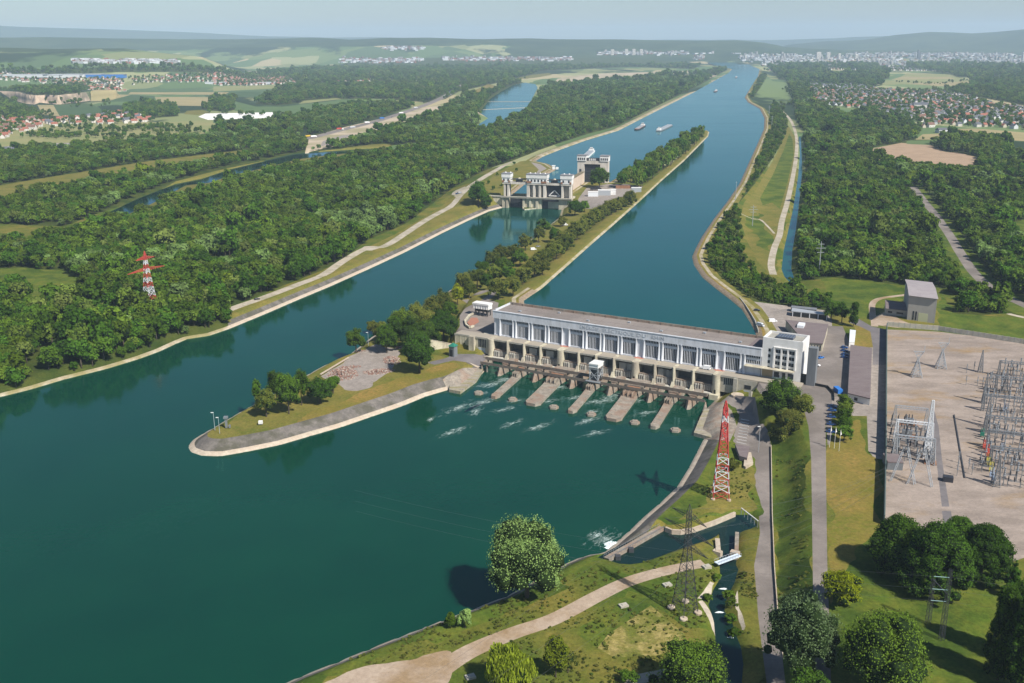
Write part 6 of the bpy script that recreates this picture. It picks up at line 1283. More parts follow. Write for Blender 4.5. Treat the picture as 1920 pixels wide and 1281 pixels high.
# tower of slender masts, right
c3 = at(1765, 1200, 12.8); tm = empty('power_pylon', (*c3, hz(*c3)), 0, 'slender dark pylon of paired lattice masts on the mown lawn', 'pylon')
b = MB(); 
for ox, oy, hh in ((0, 0, 24.5), (-.6, 9., 16)):
    lattice(b, [(ox + x, oy + y) for x, y in sq(.62, .3)], [(ox + x, oy + y) for x, y in sq(.42, .3)], 0, hh, int(hh / 2.2), .05, [0], .12)
b.bar((0, 0, 16), (-.6, 9, 15.8), .25); b.build('mast', M['dsteel'], tm)
b = MB()
for k, z_ in enumerate((13.5, 17.5, 21.8)): b.bar((0, 0, z_), (-4.6, .6, z_ + .1), .22, 0, 6)
b.build('insulators', mat('glass_green', (.25, .38, .36), .3), tm)
# tubular poles
def pole(label, px, py, z, h, arms, r=.45):
    p = at(px, py, z); o = empty('power_pole', (*p, hz(*p)), 0, label, 'pole'); MB().bar((0, 0, -1), (0, 0, h), r * 2, 0, 8, r * .9).build('mast', M['lsteel'], o)
    b = MB(); [b.bar((-l / 2, 0, h - d), (l / 2, 0, h - d), .3) for l, d in arms]; b.build('cross_arm', M['lsteel'], o); return o
pole('pale steel pole with three cross-arms on the grass beside the gravel path', 1411, 417, 9, 21.7, ((6, 2), (9, 4.6), (6, 7.2)))
pole('tall pale steel pole with three cross-arms at the edge of the right wood', 1535, 517, 5.5, 28.8, ((5, 2.2), (8, 5.5), (6, 9.)), .5)
pole('plain pale pole on the canal dike beside the water', 1379, 375, 13.5, 21, ((2, 1),), .4)
pole('distant pale pole on the canal dike near the bend', 1447, 236, 13.5, 22, ((6, 2), (6, 6)), .5)
pole('second distant pole on the canal dike beyond the bend', 1442, 214, 13.5, 22, ((6, 2), (6, 6)), .5)
# overhead wires
M['wire'] = mat('wire', (.16, .17, .17), .4, metal=.5)
def wire(p, q, sag, label='thin overhead wire hanging between the pylons', r=.014, grp='overhead wires'):
    p = Vector(p); q = Vector(q); n = 16; b = MB(); prev = None
    for i in range(n + 1):
        t = i / n; x = p.lerp(q, t); x.z -= sag * 4 * t * (1 - t)
        if prev is not None: b.bar(prev, x, r * 2, 0, 4)
        prev = x
    o = b.build('power_line', M['wire']); tag(o, label, 'wire', grp)
def tip(c, z, L_, ang, sg): return (c[0] + math.cos(ang) * L_ * sg, c[1] + math.sin(ang) * L_ * sg, z)
gz = hz(*c)
W1 = [tip(c, gz + z_, L_, a3, s_) for z_, L_ in ((35.2, 8.5), (29.8, 12), (24.4, 10)) for s_ in (1, -1)]
for i, p in enumerate(W1[:3]):
    q = (p[0] - 225, 35, p[2] + 20); wire(p, q, 9, 'thin overhead wire leaving the dark pylon towards the lower left', grp='wires leaving the dark pylon')
yd = [at(x, y, 30) for x, y in ((1700, 860), (1715, 865), (1725, 850), (1738, 845), (1745, 850), (1712, 850))]
for p, q in zip(W1, yd): wire(p, (*q, 31), 7, 'thin overhead wire crossing the slope between the dark pylon and the substation', grp='wires between the dark pylon and the substation')
for i, z_ in enumerate((13.6, 17.6, 21.9)):
    p = (c3[0] - 4.6, c3[1] + .6, 12.8 + z_); wire(p, (c3[0] - 190, c3[1] + 60, 12.8 + z_ + 2), 5, 'thin overhead wire running left from the slender masts on the lawn', grp='wires from the slender masts')
    wire((c3[0], c3[1], 12.8 + z_), (c3[0] + 120, c3[1] - 12, 12.8 + z_), 4, 'thin overhead wire running right from the slender masts', grp='wires right of the slender masts')

# ---------------------------------------------------------------- substation
YA = np.array([.348, .9375]); YB = np.array([.9375, -.348]); YR = math.atan2(-.348, .9375)
def gantry(label, px, py, span, h, w=.22, depth=1.2, z=12.8, m='lsteel', legs=2):
    p = at(px, py, z); o = empty('steel_portal', (*p, hz(*p)), YR, label, 'portal'); b = MB()
    for k in range(legs):
        x = span * k / (legs - 1); lattice(b, [(x + i, j) for i, j in ((-depth, -depth), (depth, -depth), (depth, depth), (-depth, depth))], [(x + i, j) for i, j in ((-.35, -.35), (.35, -.35), (.35, .35), (-.35, .35))], 0, h, 6, w * .6, [0], w)
    b.build('legs', M[m], o); b = MB()
    for dz in (0, 1.1): 
        for dy in (-.4, .4): b.bar((0, dy, h - dz), (span, dy, h - dz), w)
    n = int(span / 1.4)
    for k in range(n): x0 = span * k / n; x1 = span * (k + 1) / n; b.bar((x0, -.4, h - 1.1), (x1, -.4, h), w * .6); b.bar((x0, .4, h), (x1, .4, h - 1.1), w * .6); b.bar((x0, -.4, h), (x1, .4, h), w * .6)
    b.build('beam', M[m], o); return o
def yard_tower(label, px, py, h, base=2.6, m='lsteel', horns=True):
    p = at(px, py, 12.8); o = empty('steel_tower', (*p, hz(*p)), YR + .2, label, 'pylon'); b = MB(); lattice(b, sq(base, 0), sq(.5, 0), 0, h * .62, 5, .13, [0], .26)
    lattice(b, sq(.5, 0), [(-2.6, -.4), (2.6, -.4), (2.6, .4), (-2.6, .4)], h * .62, h, 3, .12, [0], .2); b.build('mast', M[m], o)
    b = MB(); b.bar((-3, 0, h), (3, 0, h), .3); b.bar((2.6, 0, h), (2.8, 0, h + 3.4), .22); b.build('cross_arm', M[m], o); return o
yard_tower('pale lattice tower with forked head on the empty part of the yard, nearer one', 1718, 706, 14.5)
yard_tower('pale lattice tower with forked head on the empty part of the yard, farther one', 1764, 690, 14.8)
gantry('grey-white portal at the far end of the transformer bay', 1676, 800, 14, 11, .15, m='lsteel')
gantry('white portal in the middle of the transformer bay', 1678, 832, 15, 12, .18, m='wsteel')
gantry('grey portal at the near end of the transformer bay', 1676, 862, 15.5, 12, .26)
p = at(1737, 858, 12.8); o = empty('white_mast', (*p, hz(*p)), 0, 'tall bright white lattice mast rising from the transformer bay', 'mast'); b = MB(); lattice(b, sq(1.5, YR), sq(.45, YR), 0, 27, 13, .2, [0], .22); b.build('mast', M['wsteel'], o)
def aframe(label, px, py, h, spread, lean=0):
    p = at(px, py, 12.8); o = empty('steel_portal', (*p, hz(*p)), YR, label, 'portal'); b = MB()
    for sx in (-1, 1):
        for k in range(7):
            t0, t1 = k / 7, (k + 1) / 7; q0 = Vector((sx * spread * (1 - t0) + sx * .6, -spread * .8 * (1 - t0), h * t0)); q1 = Vector((sx * spread * (1 - t1) + sx * .6, -spread * .8 * (1 - t1), h * t1)); r0 = q0 + Vector((.8, .8, 0)); r1 = q1 + Vector((.8, .8, 0))
            b.bar(q0, q1, .2); b.bar(r0, r1, .2); b.bar(q0, r1, .12); b.bar(r0, q1, .12)
    b.build('frame', M['lsteel'], o)
    b = MB(); [b.bar((x, -.3, h - 1.5), (x + .2, -.8, h + 1.0), .22, 0, 6) for x in (-2, -1, 0, 1, 2)]; b.build('insulators', M['steel'], o)
aframe('splayed grey A-frame portal at the near left corner of the substation', 1690, 900, 15, 4.2)
aframe('second splayed grey A-frame portal right of the corner one', 1722, 905, 15, 4.2)
for lab, px, py, l in [('rusty brown transformer pit nearest the white portals', 1703, 796, 9), ('rusty brown transformer pit in the middle of the bay', 1700, 818, 9), ('rusty brown slab beside the A-frames', 1744, 868, 5)]:
    p = at(px, py, 12.8); o = empty('transformer', (*p, hz(*p)), YR, lab, 'transformer'); MB().box(-l / 2, l / 2, -2.4, 2.4, -.3, .5).build('base', M['rust'], o); MB().box(-l / 4, l / 4, -1.2, 1.2, .5, 3.2).build('tank', M['steel'], o)
    b = MB(); [b.lathe([(.3, 0), (.22, .4), (.3, .8), (.2, 1.2), (.28, 1.6), (.1, 2.2)], 8, (x, 0, 3.2)) for x in (-1.4, 0, 1.4)]; b.build('bushing', M['dsteel'], o)
# insulator posts and switchgear: a prototype of each kind, then copies
ip = empty('insulator_post', (0, 0, 0), YR, 'thin grey post with a ribbed dark insulator in the switchyard', 'insulator', 'insulator posts of the switchyard')
b = MB(); b.bar((0, 0, -.3), (0, 0, 3.0), .22); b.box(-.4, .4, -.4, .4, 2.9, 3.1); t1 = b.build('post', M['steel'], ip)
b = MB(); b.lathe([(.28, 3.1), (.16, 3.35), (.28, 3.6), (.16, 3.85), (.28, 4.1), (.16, 4.35), (.28, 4.6), (.12, 5.0), (.3, 5.1), (.3, 5.3)], 8); t2 = b.build('insulator', M['steel'], ip); kids(ip, t1, t2)
sg_ = empty('disconnector', (0, 0, 0), YR, 'grey switch frame with three ribbed insulators in the switchyard', 'switch', 'switch frames of the switchyard')
b = MB(); [b.bar((x, y, -.3), (x, y, 2.8), .2) for x in (-2.4, 2.4) for y in (-.6, .6)]; [b.bar((-2.6, y, 2.8), (2.6, y, 2.8), .22) for y in (-.6, .6)]; t1 = b.build('frame', M['steel'], sg_)
b = MB()
for x in (-2.2, 0, 2.2):
    for y in (-.6, .6): b.lathe([(.24, 2.9), (.15, 3.2), (.24, 3.5), (.15, 3.8), (.24, 4.1), (.1, 4.5)], 7, (x, y, 0))
    b.bar((x, -.7, 4.5), (x + .3, .9, 5.0), .14)
t2 = b.build('insulators', M['dsteel'], sg_); kids(sg_, t1, t2)
used = {'i': False, 's': False}
def put(kind, x, y, rz=None, sc=1.):
    o = ip if kind == 'i' else sg_
    if used[kind]: o = copy_tree(o)
    used[kind] = True; o.location = (x, y, 12.8); o.rotation_euler[2] = YR if rz is None else rz; o.scale = (sc, sc, sc)
r = random.Random(11); P00 = np.array(at(1838, 905, 12.8))
for ia in range(28):
    for ib in range(15):
        q = P00 + YA * (ia * 6.1 + r.uniform(-.6, .6)) + YB * (ib * 4.3 + (2.2 if ia % 2 else 0) + r.uniform(-.9, .9)) ; X_, Y_ = q
        pxy = proj((X_, Y_, 12.8))
        if pxy[0] > 1990 or pxy[1] < 668 or pxy[0] < 1832 - (.35 * max(0, pxy[1] - 800)) * 0: continue
        lim = np.interp(pxy[1], [670, 700, 740, 780, 820, 910], [1880, 1868, 1838, 1860, 1842, 1846])
        if pxy[0] < lim: continue
        if (ia + ib) % 5 == 3: put('s', X_, Y_)
        elif r.random() < .82: put('i', X_, Y_, sc=r.uniform(1.0, 1.7))
for px, py in [(1812, 700), (1826, 695), (1838, 698), (1811, 722), (1832, 724), (1842, 726), (1794, 892), (1796, 880), (1797, 868), (1816, 880), (1822, 890), (1838, 870), (1840, 880)]: put('i', *at(px, py, 12.8))
for k in range(34): put('i' if k % 4 else 's', *(np.array(at(1680, 862, 12.8)) + YA * ((k % 9) * 5.2) + YB * ((k // 9) * 3.9 + .6)), sc=r.uniform(.9, 1.5))
for lab, px, py, h in [('grey lattice mast at the left edge of the switchyard, upper one', 1838, 698, 13), ('grey lattice mast left of the switch rows near the middle', 1845, 756, 16), ('grey lattice mast near the red switchgear', 1850, 800, 17), ('grey lattice mast at the near end of the switch rows', 1868, 912, 14), ('grey lattice mast among the far switch rows', 1884, 735, 13)]:
    p = at(px, py, 12.8); o = empty('steel_mast', (*p, 12.8), 0, lab, 'mast'); b = MB(); lattice(b, sq(1.3, YR), sq(.15, YR), 0, h, 8, .12, [0], .2); b.build('mast', M['steel'], o)
for k, (px, py, s_) in enumerate([(1846, 812, 24), (1850, 840, 26), (1856, 872, 24), (1842, 770, 26), (1866, 735, 24), (1872, 705, 22)]):
    gantry('low grey busbar portal across the switch rows, %s' % ['third from the near end', 'second from the near end', 'nearest one', 'fourth from the near end', 'second farthest one', 'farthest one'][k], px, py, s_, 9, .2, .7, m='steel')
M['sgred'] = mat('switch_red', (.55, .10, .07), .5); M['sgyel'] = mat('switch_yellow', (.62, .55, .12), .5); M['sgblue'] = mat('switch_blue_grey', (.32, .40, .52), .5)
for k, (px, py, mk) in enumerate([(1846, 842, 'sgred'), (1850, 850, 'sgred'), (1853, 858, 'sgred'), (1853, 868, 'sgyel'), (1855, 876, 'sgyel'), (1858, 884, 'sgyel'), (1859, 896, 'sgblue'), (1862, 904, 'sgblue'), (1841, 820, 'green_panel'), (1884, 772, 'sgblue'), (1878, 848, 'sgblue')]):
    p = at(px, py, 12.8); lab = {'sgred': 'red', 'sgyel': 'yellow', 'sgblue': 'blue-grey', 'green_panel': 'dark green'}[mk]; o = empty('circuit_breaker', (*p, 12.8), YR, '%s painted breaker in the line of coloured switchgear' % lab if k < 9 else 'blue-grey breaker standing alone among the switch rows', 'breaker', '%s breakers' % lab)
    MB().box(-.9, .9, -.5, .5, .8, 2.4).box(-.7, -.5, -.3, .3, 0, .8).box(.5, .7, -.3, .3, 0, .8).build('cabinet', M[mk], o); b = MB(); [b.lathe([(.2, 2.4), (.13, 2.8), (.2, 3.2), (.13, 3.6), (.2, 4.0), (.08, 4.6)], 7, (x, 0, 0)) for x in (-.6, 0, .6)]; b.build('bushing', M[mk], o)
o = MB().bar((*at(1789, 778, 13), 13.0), (*at(1809, 896, 13), 13.0), .5).build('cable_duct', M['dsteel']); tag(o, 'long straight dark duct lying on the yard left of the switch rows', 'duct')
o = MB().box(-2, 2, -1.5, 1.5, 0, 2.2).build('cabinet', M['gate'], None, (*at(1777, 902, 12.8), 12.8), YR); tag(o, 'dark square cabinet beside the yard track', 'cabinet')
kk = at(1668, 872, 12.8); building('yard_hut', 'small grey hut with a white roof edge at the near end of the green wall', 'hut', [(kk[0] - 3, kk[1] - 5), (kk[0] + 3.4, kk[1] - 6), (kk[0] + 4.6, kk[1] + 3), (kk[0] - 1.8, kk[1] + 4)], 12.8, 16.2, M['slate'], M['roof_dark'], .2)

# ---------------------------------------------------------------- vehicles
def car_parts(kind, mk):
    L_, W_, H_ = {'car': (4.4, 1.8, 1.45), 'van': (5.4, 2.0, 2.3), 'truck': (14, 2.6, 3.8)}[kind]; b = MB(); g_ = MB(); w_ = MB()
    def loft(mb, secs):
        vs = []; 
        for x, y0, z0, z1, in_ in secs: vs += [(x, -y0, z0), (x, y0, z0), (x, y0 - in_, z1), (x, -y0 + in_, z1)]
        fs = []
        for i in range(len(secs) - 1): fs += [(4 * i + k, 4 * i + (k + 1) % 4, 4 * i + 4 + (k + 1) % 4, 4 * i + 4 + k) for k in range(4)]
        fs += [(3, 2, 1, 0), tuple(range(4 * len(secs) - 4, 4 * len(secs)))]; mb.add(vs, fs)
    hw = W_ / 2; h = L_ / 2
    if kind == 'car':
        loft(b, [(-h, hw * .85, .35, .75, .1), (-h + .3, hw, .25, .95, .06), (h - 1.3, hw, .25, .92, .06), (h - .2, hw * .95, .28, .72, .1), (h, hw * .8, .4, .6, .1)]); loft(g_, [(-h + .35, hw * .92, .93, .97, .05), (-h + 1.0, hw * .9, .93, H_ - .04, .22), (h - 2.2, hw * .9, .93, H_ - .04, .22), (h - 1.3, hw * .9, .9, .95, .05)]); b.box(-h + 1.05, h - 2.25, -hw * .68, hw * .68, H_ - .05, H_)
    elif kind == 'van':
        loft(b, [(-h, hw, .35, H_, .1), (h - 1.7, hw, .3, H_, .12), (h - .8, hw, .3, 1.3, .08), (h, hw * .9, .35, .95, .08)]); loft(g_, [(h - 1.72, hw * .97, 1.3, H_ - .2, .12), (h - .78, hw * .97, 1.25, 1.4, .1)]); g_.box(-h - .01, -h + .03, -hw * .7, hw * .7, 1.3, 2.0)
    else: b.box(-h, h - 2.8, -hw, hw, 1.1, H_); loft(b, [(h - 2.5, hw, .6, 3.1, .06), (h - .3, hw, .6, 2.9, .1), (h, hw, .6, 1.9, .05)]); g_.box(h - .32, h - .1, -hw * .9, hw * .9, 1.9, 2.7)
    for x in (-h * .62, h * .64):
        for y in (-hw, hw): w_.lathe([(.33, -.12), (.33, .12)], 10)
    ws = MB(); 
    for k in range(10):
        t = 2 * math.pi * k / 10; ws.v += [(.34 * math.cos(t), -.12, .34 * math.sin(t)), (.34 * math.cos(t), .12, .34 * math.sin(t))]
    ws.f = [(2 * k, 2 * ((k + 1) % 10), 2 * ((k + 1) % 10) + 1, 2 * k + 1) for k in range(10)] + [tuple(2 * k for k in range(10)), tuple(2 * k + 1 for k in range(9, -1, -1))]; ws.m = [0] * 12
    return b.mesh('body', M[mk]), g_.mesh('windows', M['window']), ws.mesh('wheel', M['tyre']), (h, hw)
M['tyre'] = mat('tyre', (.02, .02, .02), .9)
for nm, c_ in (('p_white', (.80, .80, .80)), ('p_blue', (.02, .07, .22)), ('p_lblue', (.03, .17, .52)), ('p_black', (.02, .02, .024)), ('p_grey', (.30, .31, .33)), ('p_red', (.5, .06, .04)), ('p_yellow', (.65, .42, .03)), ('p_silver', (.5, .52, .54))): M[nm] = mat(nm, c_, .28, spec=.6)
CARS = {}
def car(kind, mk, px, py, z, head, label, group=None):
    if (kind, mk) not in CARS: CARS[(kind, mk)] = car_parts(kind, mk)
    bm_, gm, wm_, (h, hw) = CARS[(kind, mk)]; p = drape([(px, py)], z)[0] if z < 13.5 else at(px, py, z); zz = hz(*p) if z < 13.5 else z
    o = empty({'car': 'parked_car', 'van': 'van', 'truck': 'truck'}[kind], (p[0], p[1], zz + .06), head, label, kind, group)
    link('body', bm_, o, (0, 0, 0)); link('windows', gm, o)
    for x in (-h * .62, h * .64):
        for y in (-hw * .92, hw * .92): link('wheel', wm_, o, (x, y, .34))
AH = math.atan2(-.348, .9375)
for k, py in enumerate((764, 771, 783, 797, 811)): car('car', 'p_blue', 1561 - k * .9, py, 12.8, AH, '%s dark blue car in the column beside the round clipped trees' % ['topmost', 'second from top', 'middle', 'second from bottom', 'lowest'][k], 'dark blue cars by the round trees')
for k, (px, py) in enumerate([(1583, 653), (1583, 659), (1584, 666), (1583, 671)]): car('car', 'p_blue', px, py, 12.8, AH, '%s dark blue car in the column beside the long flat building' % ['topmost', 'second from top', 'third from top', 'lowest'][k], 'dark blue cars beside the long building')
car('car', 'p_lblue', 1539, 672, 12.8, .5, 'bright blue car in the open yard right of the dark grey tower'); car('car', 'p_lblue', 1508, 669, 12.8, 1.2, 'bright blue car between the white offices and the dark grey tower')
car('car', 'p_white', 1531, 686, 12.8, -.7, 'white car right of the dark grey tower'); car('car', 'p_grey', 1529, 670, 12.8, 1.3, 'grey car under the workshop windows')
car('van', 'p_white', 1323, 692.5, 13.72, SRZ + math.pi, 'white van driving on the deck in front of the columns'); car('car', 'p_black', 1419, 583, 12.8, -.2, 'black car parked at the edge of the upper yard')
car('van', 'p_silver', 1426, 612, 12.8, -.9, 'silver van by the canal wall behind the offices'); car('van', 'p_lblue', 1396, 543, 13, .3, 'small blue van under the trees at the canal bend')
car('van', 'p_white', 1449, 604, 12.8, .1, 'white van beside the open shed in the upper yard')
car('car', 'p_black', 482, 562, 6, .5, 'black car driving on the pale track of the left bank'); car('car', 'p_blue', 857, 364, 9, .6, 'dark car at the bend of the track near the lock, left one'); car('van', 'p_grey', 862, 363, 9, .6, 'grey van at the bend of the track near the lock')
car('van', 'p_white', 1000, 469, 8, .3, 'white van on the island lawn below the dark tree'); car('car', 'p_grey', 1009, 463, 8, .5, 'grey car beside the white van on the island lawn'); car('van', 'p_white', 1060, 423, 8, 0, 'white van on the island lawn nearest the lock')
car('car', 'p_silver', 1103, 407, 10, .8, 'silver car at the edge of the island trees'); car('car', 'p_black', 1107, 404, 10, .8, 'black car next to the silver one at the edge of the island trees'); car('truck', 'p_black', 1117, 357, 13.4, .2, 'black lorry parked on the lock yard')
car('car', 'p_red', 1368, 872, 6, 1, 'red car behind the small bush') if False else None
HWY = [(578, 257, 'truck', 'p_yellow', 'yellow lorry at the near end of the highway'), (588, 257.5, 'truck', 'p_white', 'white lorry at the near end of the highway'), (636, 243, 'truck', 'p_red', 'red lorry on the highway'), (643, 243, 'van', 'p_white', 'white van beside the red lorry on the highway'), (661, 240, 'truck', 'p_silver', 'silver lorry on the highway'), (688, 231, 'truck', 'p_white', 'white lorry in the middle of the highway'), (716, 223, 'truck', 'p_lblue', 'blue lorry on the highway'), (752, 213, 'truck', 'p_white', 'white lorry on the upper highway'), (779, 203, 'truck', 'p_silver', 'pale lorry on the upper highway'), (835, 181, 'truck', 'p_white', 'white lorry far up the highway'), (846, 174, 'truck', 'p_lblue', 'blue lorry far up the highway'), (610, 250, 'car', 'p_black', 'black car on the near highway'), (700, 231, 'car', 'p_grey', 'grey car on the highway'), (735, 220, 'car', 'p_black', 'black car on the upper highway')]
for px, py, kd, mk, lab in HWY: car(kd, mk, px, py, 5, .75, lab)
# ---------------------------------------------------------------- barges and boats
def barge(label, bow, stern, L_, W_, hull, deckm, cab=True, cargo='tank'):
    p0 = np.array(at(*bow, 12)); p1 = np.array(at(*stern, 12)); a = math.atan2(*(p0 - p1)[::-1]); c_ = (p0 + p1) / 2
    o = empty('barge', (*c_, 12), a, label, 'barge'); h = L_ / 2; w2 = W_ / 2
    out = [(-h, -w2 * .85), (-h + 4, -w2), (h - 9, -w2), (h - 3, -w2 * .6), (h, 0), (h - 3, w2 * .6), (h - 9, w2), (-h + 4, w2), (-h, w2 * .85)]
    MB().prism(out, -1, 2.0).build('hull', hull, o); MB().prism([(x * .985, y * .9) for x, y in out], 2.0, 2.15).build('deck', deckm, o)
    b = MB()
    if cargo == 'hold': b.box(-h + 20, h - 13, -w2 * .75, w2 * .75, 2.15, 3.6); [b.box(-h + 22 + k * (L_ - 36) / 9, -h + 22.6 + k * (L_ - 36) / 9, -w2 * .76, w2 * .76, 3.6, 3.8) for k in range(9)]
    else: b.box(-h + 20, h - 13, -w2 * .7, w2 * .7, 2.15, 2.9); [b.box(-h + 24 + k * 9, -h + 25 + k * 9, -w2 * .7, w2 * .7, 2.9, 3.6) for k in range(int((L_ - 40) / 9))]; b.box(-h + 22, h - 14, -.4, .4, 2.9, 3.5)
    b.build('hatches', M['lsteel'], o)
    cb = MB().box(-h + 3, -h + 15, -w2 * .7, w2 * .7, 2.15, 5.0).box(-h + 8, -h + 13, -w2 * .45, w2 * .45, 5.0, 7.6).build('wheelhouse', M['white'], o); MB().box(-h + 7.8, -h + 13.2, -w2 * .47, w2 * .47, 6.1, 7.1).build('window', M['window'], cb)
barge('dark-hulled tank barge in the lock basin, left of the longer one', (1190, 246), (1209, 235), 105, 11, M['gate'], M['rust'])
barge('long pale pushed barge behind the first one in the lock basin', (1262, 233.5), (1229, 249), 150, 11.4, M['slate'], M['lsteel'], True, 'hold')
barge('white barge leaving the upper lock head', (1096, 297), (1110, 284), 105, 11, M['white'], M['lsteel'], True, 'hold')
barge('dark barge coming down the canal beyond the island point', (1338, 174), (1345, 170), 70, 10, M['gate'], M['rust'])
barge('tiny dark barge farthest up the canal', (1378, 147), (1382, 145), 60, 10, M['gate'], M['rust'])
# ---------------------------------------------------------------- small things
def heap(label, px, py, rx, ry, n, seed, h=1.4):
    p = drape([(px, py)], 5)[0]; z = hz(*p); r = random.Random(seed); b = MB()
    for k in range(n):
        a = r.random() * 6.28; q = r.random() ** .6; x = math.cos(a) * q * rx; y = math.sin(a) * q * ry; zz = h * (1 - q) * r.uniform(.3, 1) * (.6 + .8 * math.sin(x * 1.1 + seed) ** 2); s = r.uniform(.15, .55); t = r.random() * 3
        c_, s_ = math.cos(t) * s, math.sin(t) * s; u_ = r.uniform(.2, .6) * s
        b.add([(x - c_ + s_ * .5, y - s_ - c_ * .5, zz - .4), (x + c_ + s_ * .5, y + s_ - c_ * .5, zz - .4), (x + c_ - s_ * .5, y + s_ + c_ * .5, zz - .4), (x - c_ - s_ * .5, y - s_ + c_ * .5, zz - .4), (x - c_ + s_ * .5, y - s_ - c_ * .5, zz + u_), (x + c_ + s_ * .5, y + s_ - c_ * .5, zz + u_ * 1.5), (x + c_ - s_ * .5, y + s_ + c_ * .5, zz + u_), (x - c_ - s_ * .5, y - s_ + c_ * .5, zz + u_ * .6)], [(4, 5, 6, 7), (0, 1, 5, 4), (1, 2, 6, 5), (2, 3, 7, 6), (3, 0, 4, 7)], r.choice([0, 0, 1, 2]))
    o = b.build('brick_heap', [mat('brick', (.25, .135, .10), .95), mat('plaster', (.42, .35, .29), .95), mat('rubble', (.24, .205, .18), .95)], None, (p[0], p[1], z), .3); tag(o, label, 'heap')
heap('largest heap of broken brick at the left of the rubble lot', 642, 702, 9, 12, 620, 1); heap('heap of broken brick in front of the big dark tree', 710, 697, 9.5, 5, 420, 2, 1.2); heap('heap of pale rubble at the right edge of the rubble lot', 735, 676, 5.5, 9, 360, 3, 1.2); heap('small heap of rubble by the lone round tree', 675, 659, 3.5, 2, 80, 4, .8); heap('low strip of brick along the upper left of the rubble lot', 656, 689, 7, 3, 160, 6, .8); heap('small pale rubble pile by the upper grove', 752, 652, 4, 3, 100, 7, .9)
o = MB().bar((*drape([(601, 705)])[0], 6.2), (*drape([(654, 673)])[0], 6.2), .7).build('low_wall', M['toe']); tag(o, 'low white wall along the channel side of the rubble lot', 'wall')
def lamp(label, px, py, h, arms_=True, z=5.5, m='lsteel'):
    p = drape([(px, py)], z)[0]; o = empty('lamp_post', (*p, hz(*p)), 0, label, 'lamp'); MB().bar((0, 0, -.5), (0, 0, h), .32, 0, 6, .2).build('post', M[m], o); MB().box(-1.2, .1, -.25, .25, h - .1, h + .15).build('lamp_head', M['white'], o)
lamp('leftmost tall pale lamp post on the island tip', 403, 807, 9.5); lamp('second tall pale lamp post on the island tip', 412, 813, 8.5); lamp('lamp post beside the lone round tree at the channel', 691, 649, 9); lamp('tall thin lamp post in the lower car park', 1422, 848, 13)
o = MB().box(-.5, .5, -.5, .5, 0, 5).box(-1, 1, -1, 1, 5, 6).box(1.2, 2, -.6, .6, 0, 1.4).build('beacon', M['steel'], None, (*drape([(425, 803)])[0], 5.5)); tag(o, 'short dark signal post on the island tip', 'beacon')
o = MB().box(-1, 1, -.7, .7, 0, 1.6).build('box', M['white'], None, (*drape([(489, 797)])[0], 5.8)); tag(o, 'small white box on the lawn of the island tip', 'box')
for k, (px, py) in enumerate([(1555, 839), (1564, 841), (1573, 846)]):
    p = at(px, py, 12.8); o = empty('flagpole', (*p, 12.8), 0, ['left of three white flagpoles at the end of the car row', 'middle of three white flagpoles at the end of the car row', 'right of three white flagpoles at the end of the car row'][k], 'flagpole', 'three flagpoles'); MB().bar((0, 0, 0), (0, 0, 10.5), .16, 0, 6).build('pole', M['white'], o); MB().add([(0, 0, 10.3), (.5, .2, 8.6), (.7, .25, 8.0), (.1, 0, 7.8), (.0, .04, 10.3), (.5, .24, 8.6), (.7, .29, 8.0), (.1, .04, 7.8)], [(0, 1, 2, 3), (7, 6, 5, 4), (0, 4, 5, 1), (1, 5, 6, 2), (2, 6, 7, 3), (3, 7, 4, 0)]).build('flag', M['white'], o)
# footbridge, sluice walls, spillway walkway
def beam3(nm, label, p, q, w_, z0, z1, mk, cat, kindw=None):
    P_ = np.array(p); Q_ = np.array(q); d = (Q_ - P_) / np.linalg.norm(Q_ - P_); n = np.array([-d[1], d[0]]) * w_ / 2
    o = MB().prism([tuple(P_ - n), tuple(Q_ - n), tuple(Q_ + n), tuple(P_ + n)], z0, z1).build(nm, M[mk] if isinstance(mk, str) else mk); tag(o, label, cat); return o
fb = empty('footbridge', (*at(1343, 1057, 6), 0), 0, 'pale blue-white footbridge over the creek', 'bridge'); A_ = np.array(at(1343, 1057, 6)); B_ = np.array(at(1386, 1041, 6)); d_ = B_ - A_; n_ = np.array([-d_[1], d_[0]]) / np.linalg.norm(d_)
MB().prism([tuple(-n_ * 1.1), tuple(d_ - n_ * 1.1), tuple(d_ + n_ * 1.1), tuple(n_ * 1.1)], 5.9, 6.25).build('deck', mat('pale_deck', (.58, .66, .74), .5), fb); b = MB()
for s_ in (-1, 1):
    b.bar((*(n_ * 1.1 * s_), 7.2), (*(d_ + n_ * 1.1 * s_), 7.2), .1); [b.bar((*(d_ * k / 8 + n_ * 1.1 * s_), 6.2), (*(d_ * k / 8 + n_ * 1.1 * s_), 7.2), .08) for k in range(9)]
b.build('railing', M['lsteel'], fb)
beam3('sluice_wall', 'pale concrete wall on the left of the creek inlet', at(1345, 1011, 5), at(1347, 1034, 5), 1.8, 1, 5.4, 'toe', 'wall'); beam3('sluice_wall', 'pale concrete block at the foot of the left inlet wall', at(1338, 1031, 5), at(1353, 1036, 5), 2., 1, 5.2, 'toe', 'wall')
beam3('sluice_wall', 'long mossy concrete wall on the right of the creek inlet', at(1382, 1000, 5), at(1381, 1034, 5), 1.5, 1, 5.6, 'old_concrete', 'wall'); beam3('sluice_wall', 'pale concrete block at the right end of the footbridge', at(1370, 1036, 5), at(1386, 1040, 5), 2.2, 1, 5.9, 'toe', 'wall')
sw = empty('spillway_walkway', (0, 0, 0), 0, 'long narrow concrete walkway with railings over the spillway at the river edge', 'walkway'); A_ = np.array(at(1137, 1048, 4)); B_ = np.array(at(1241, 989, 4)); d_ = B_ - A_; n_ = np.array([-d_[1], d_[0]]) / np.linalg.norm(d_)
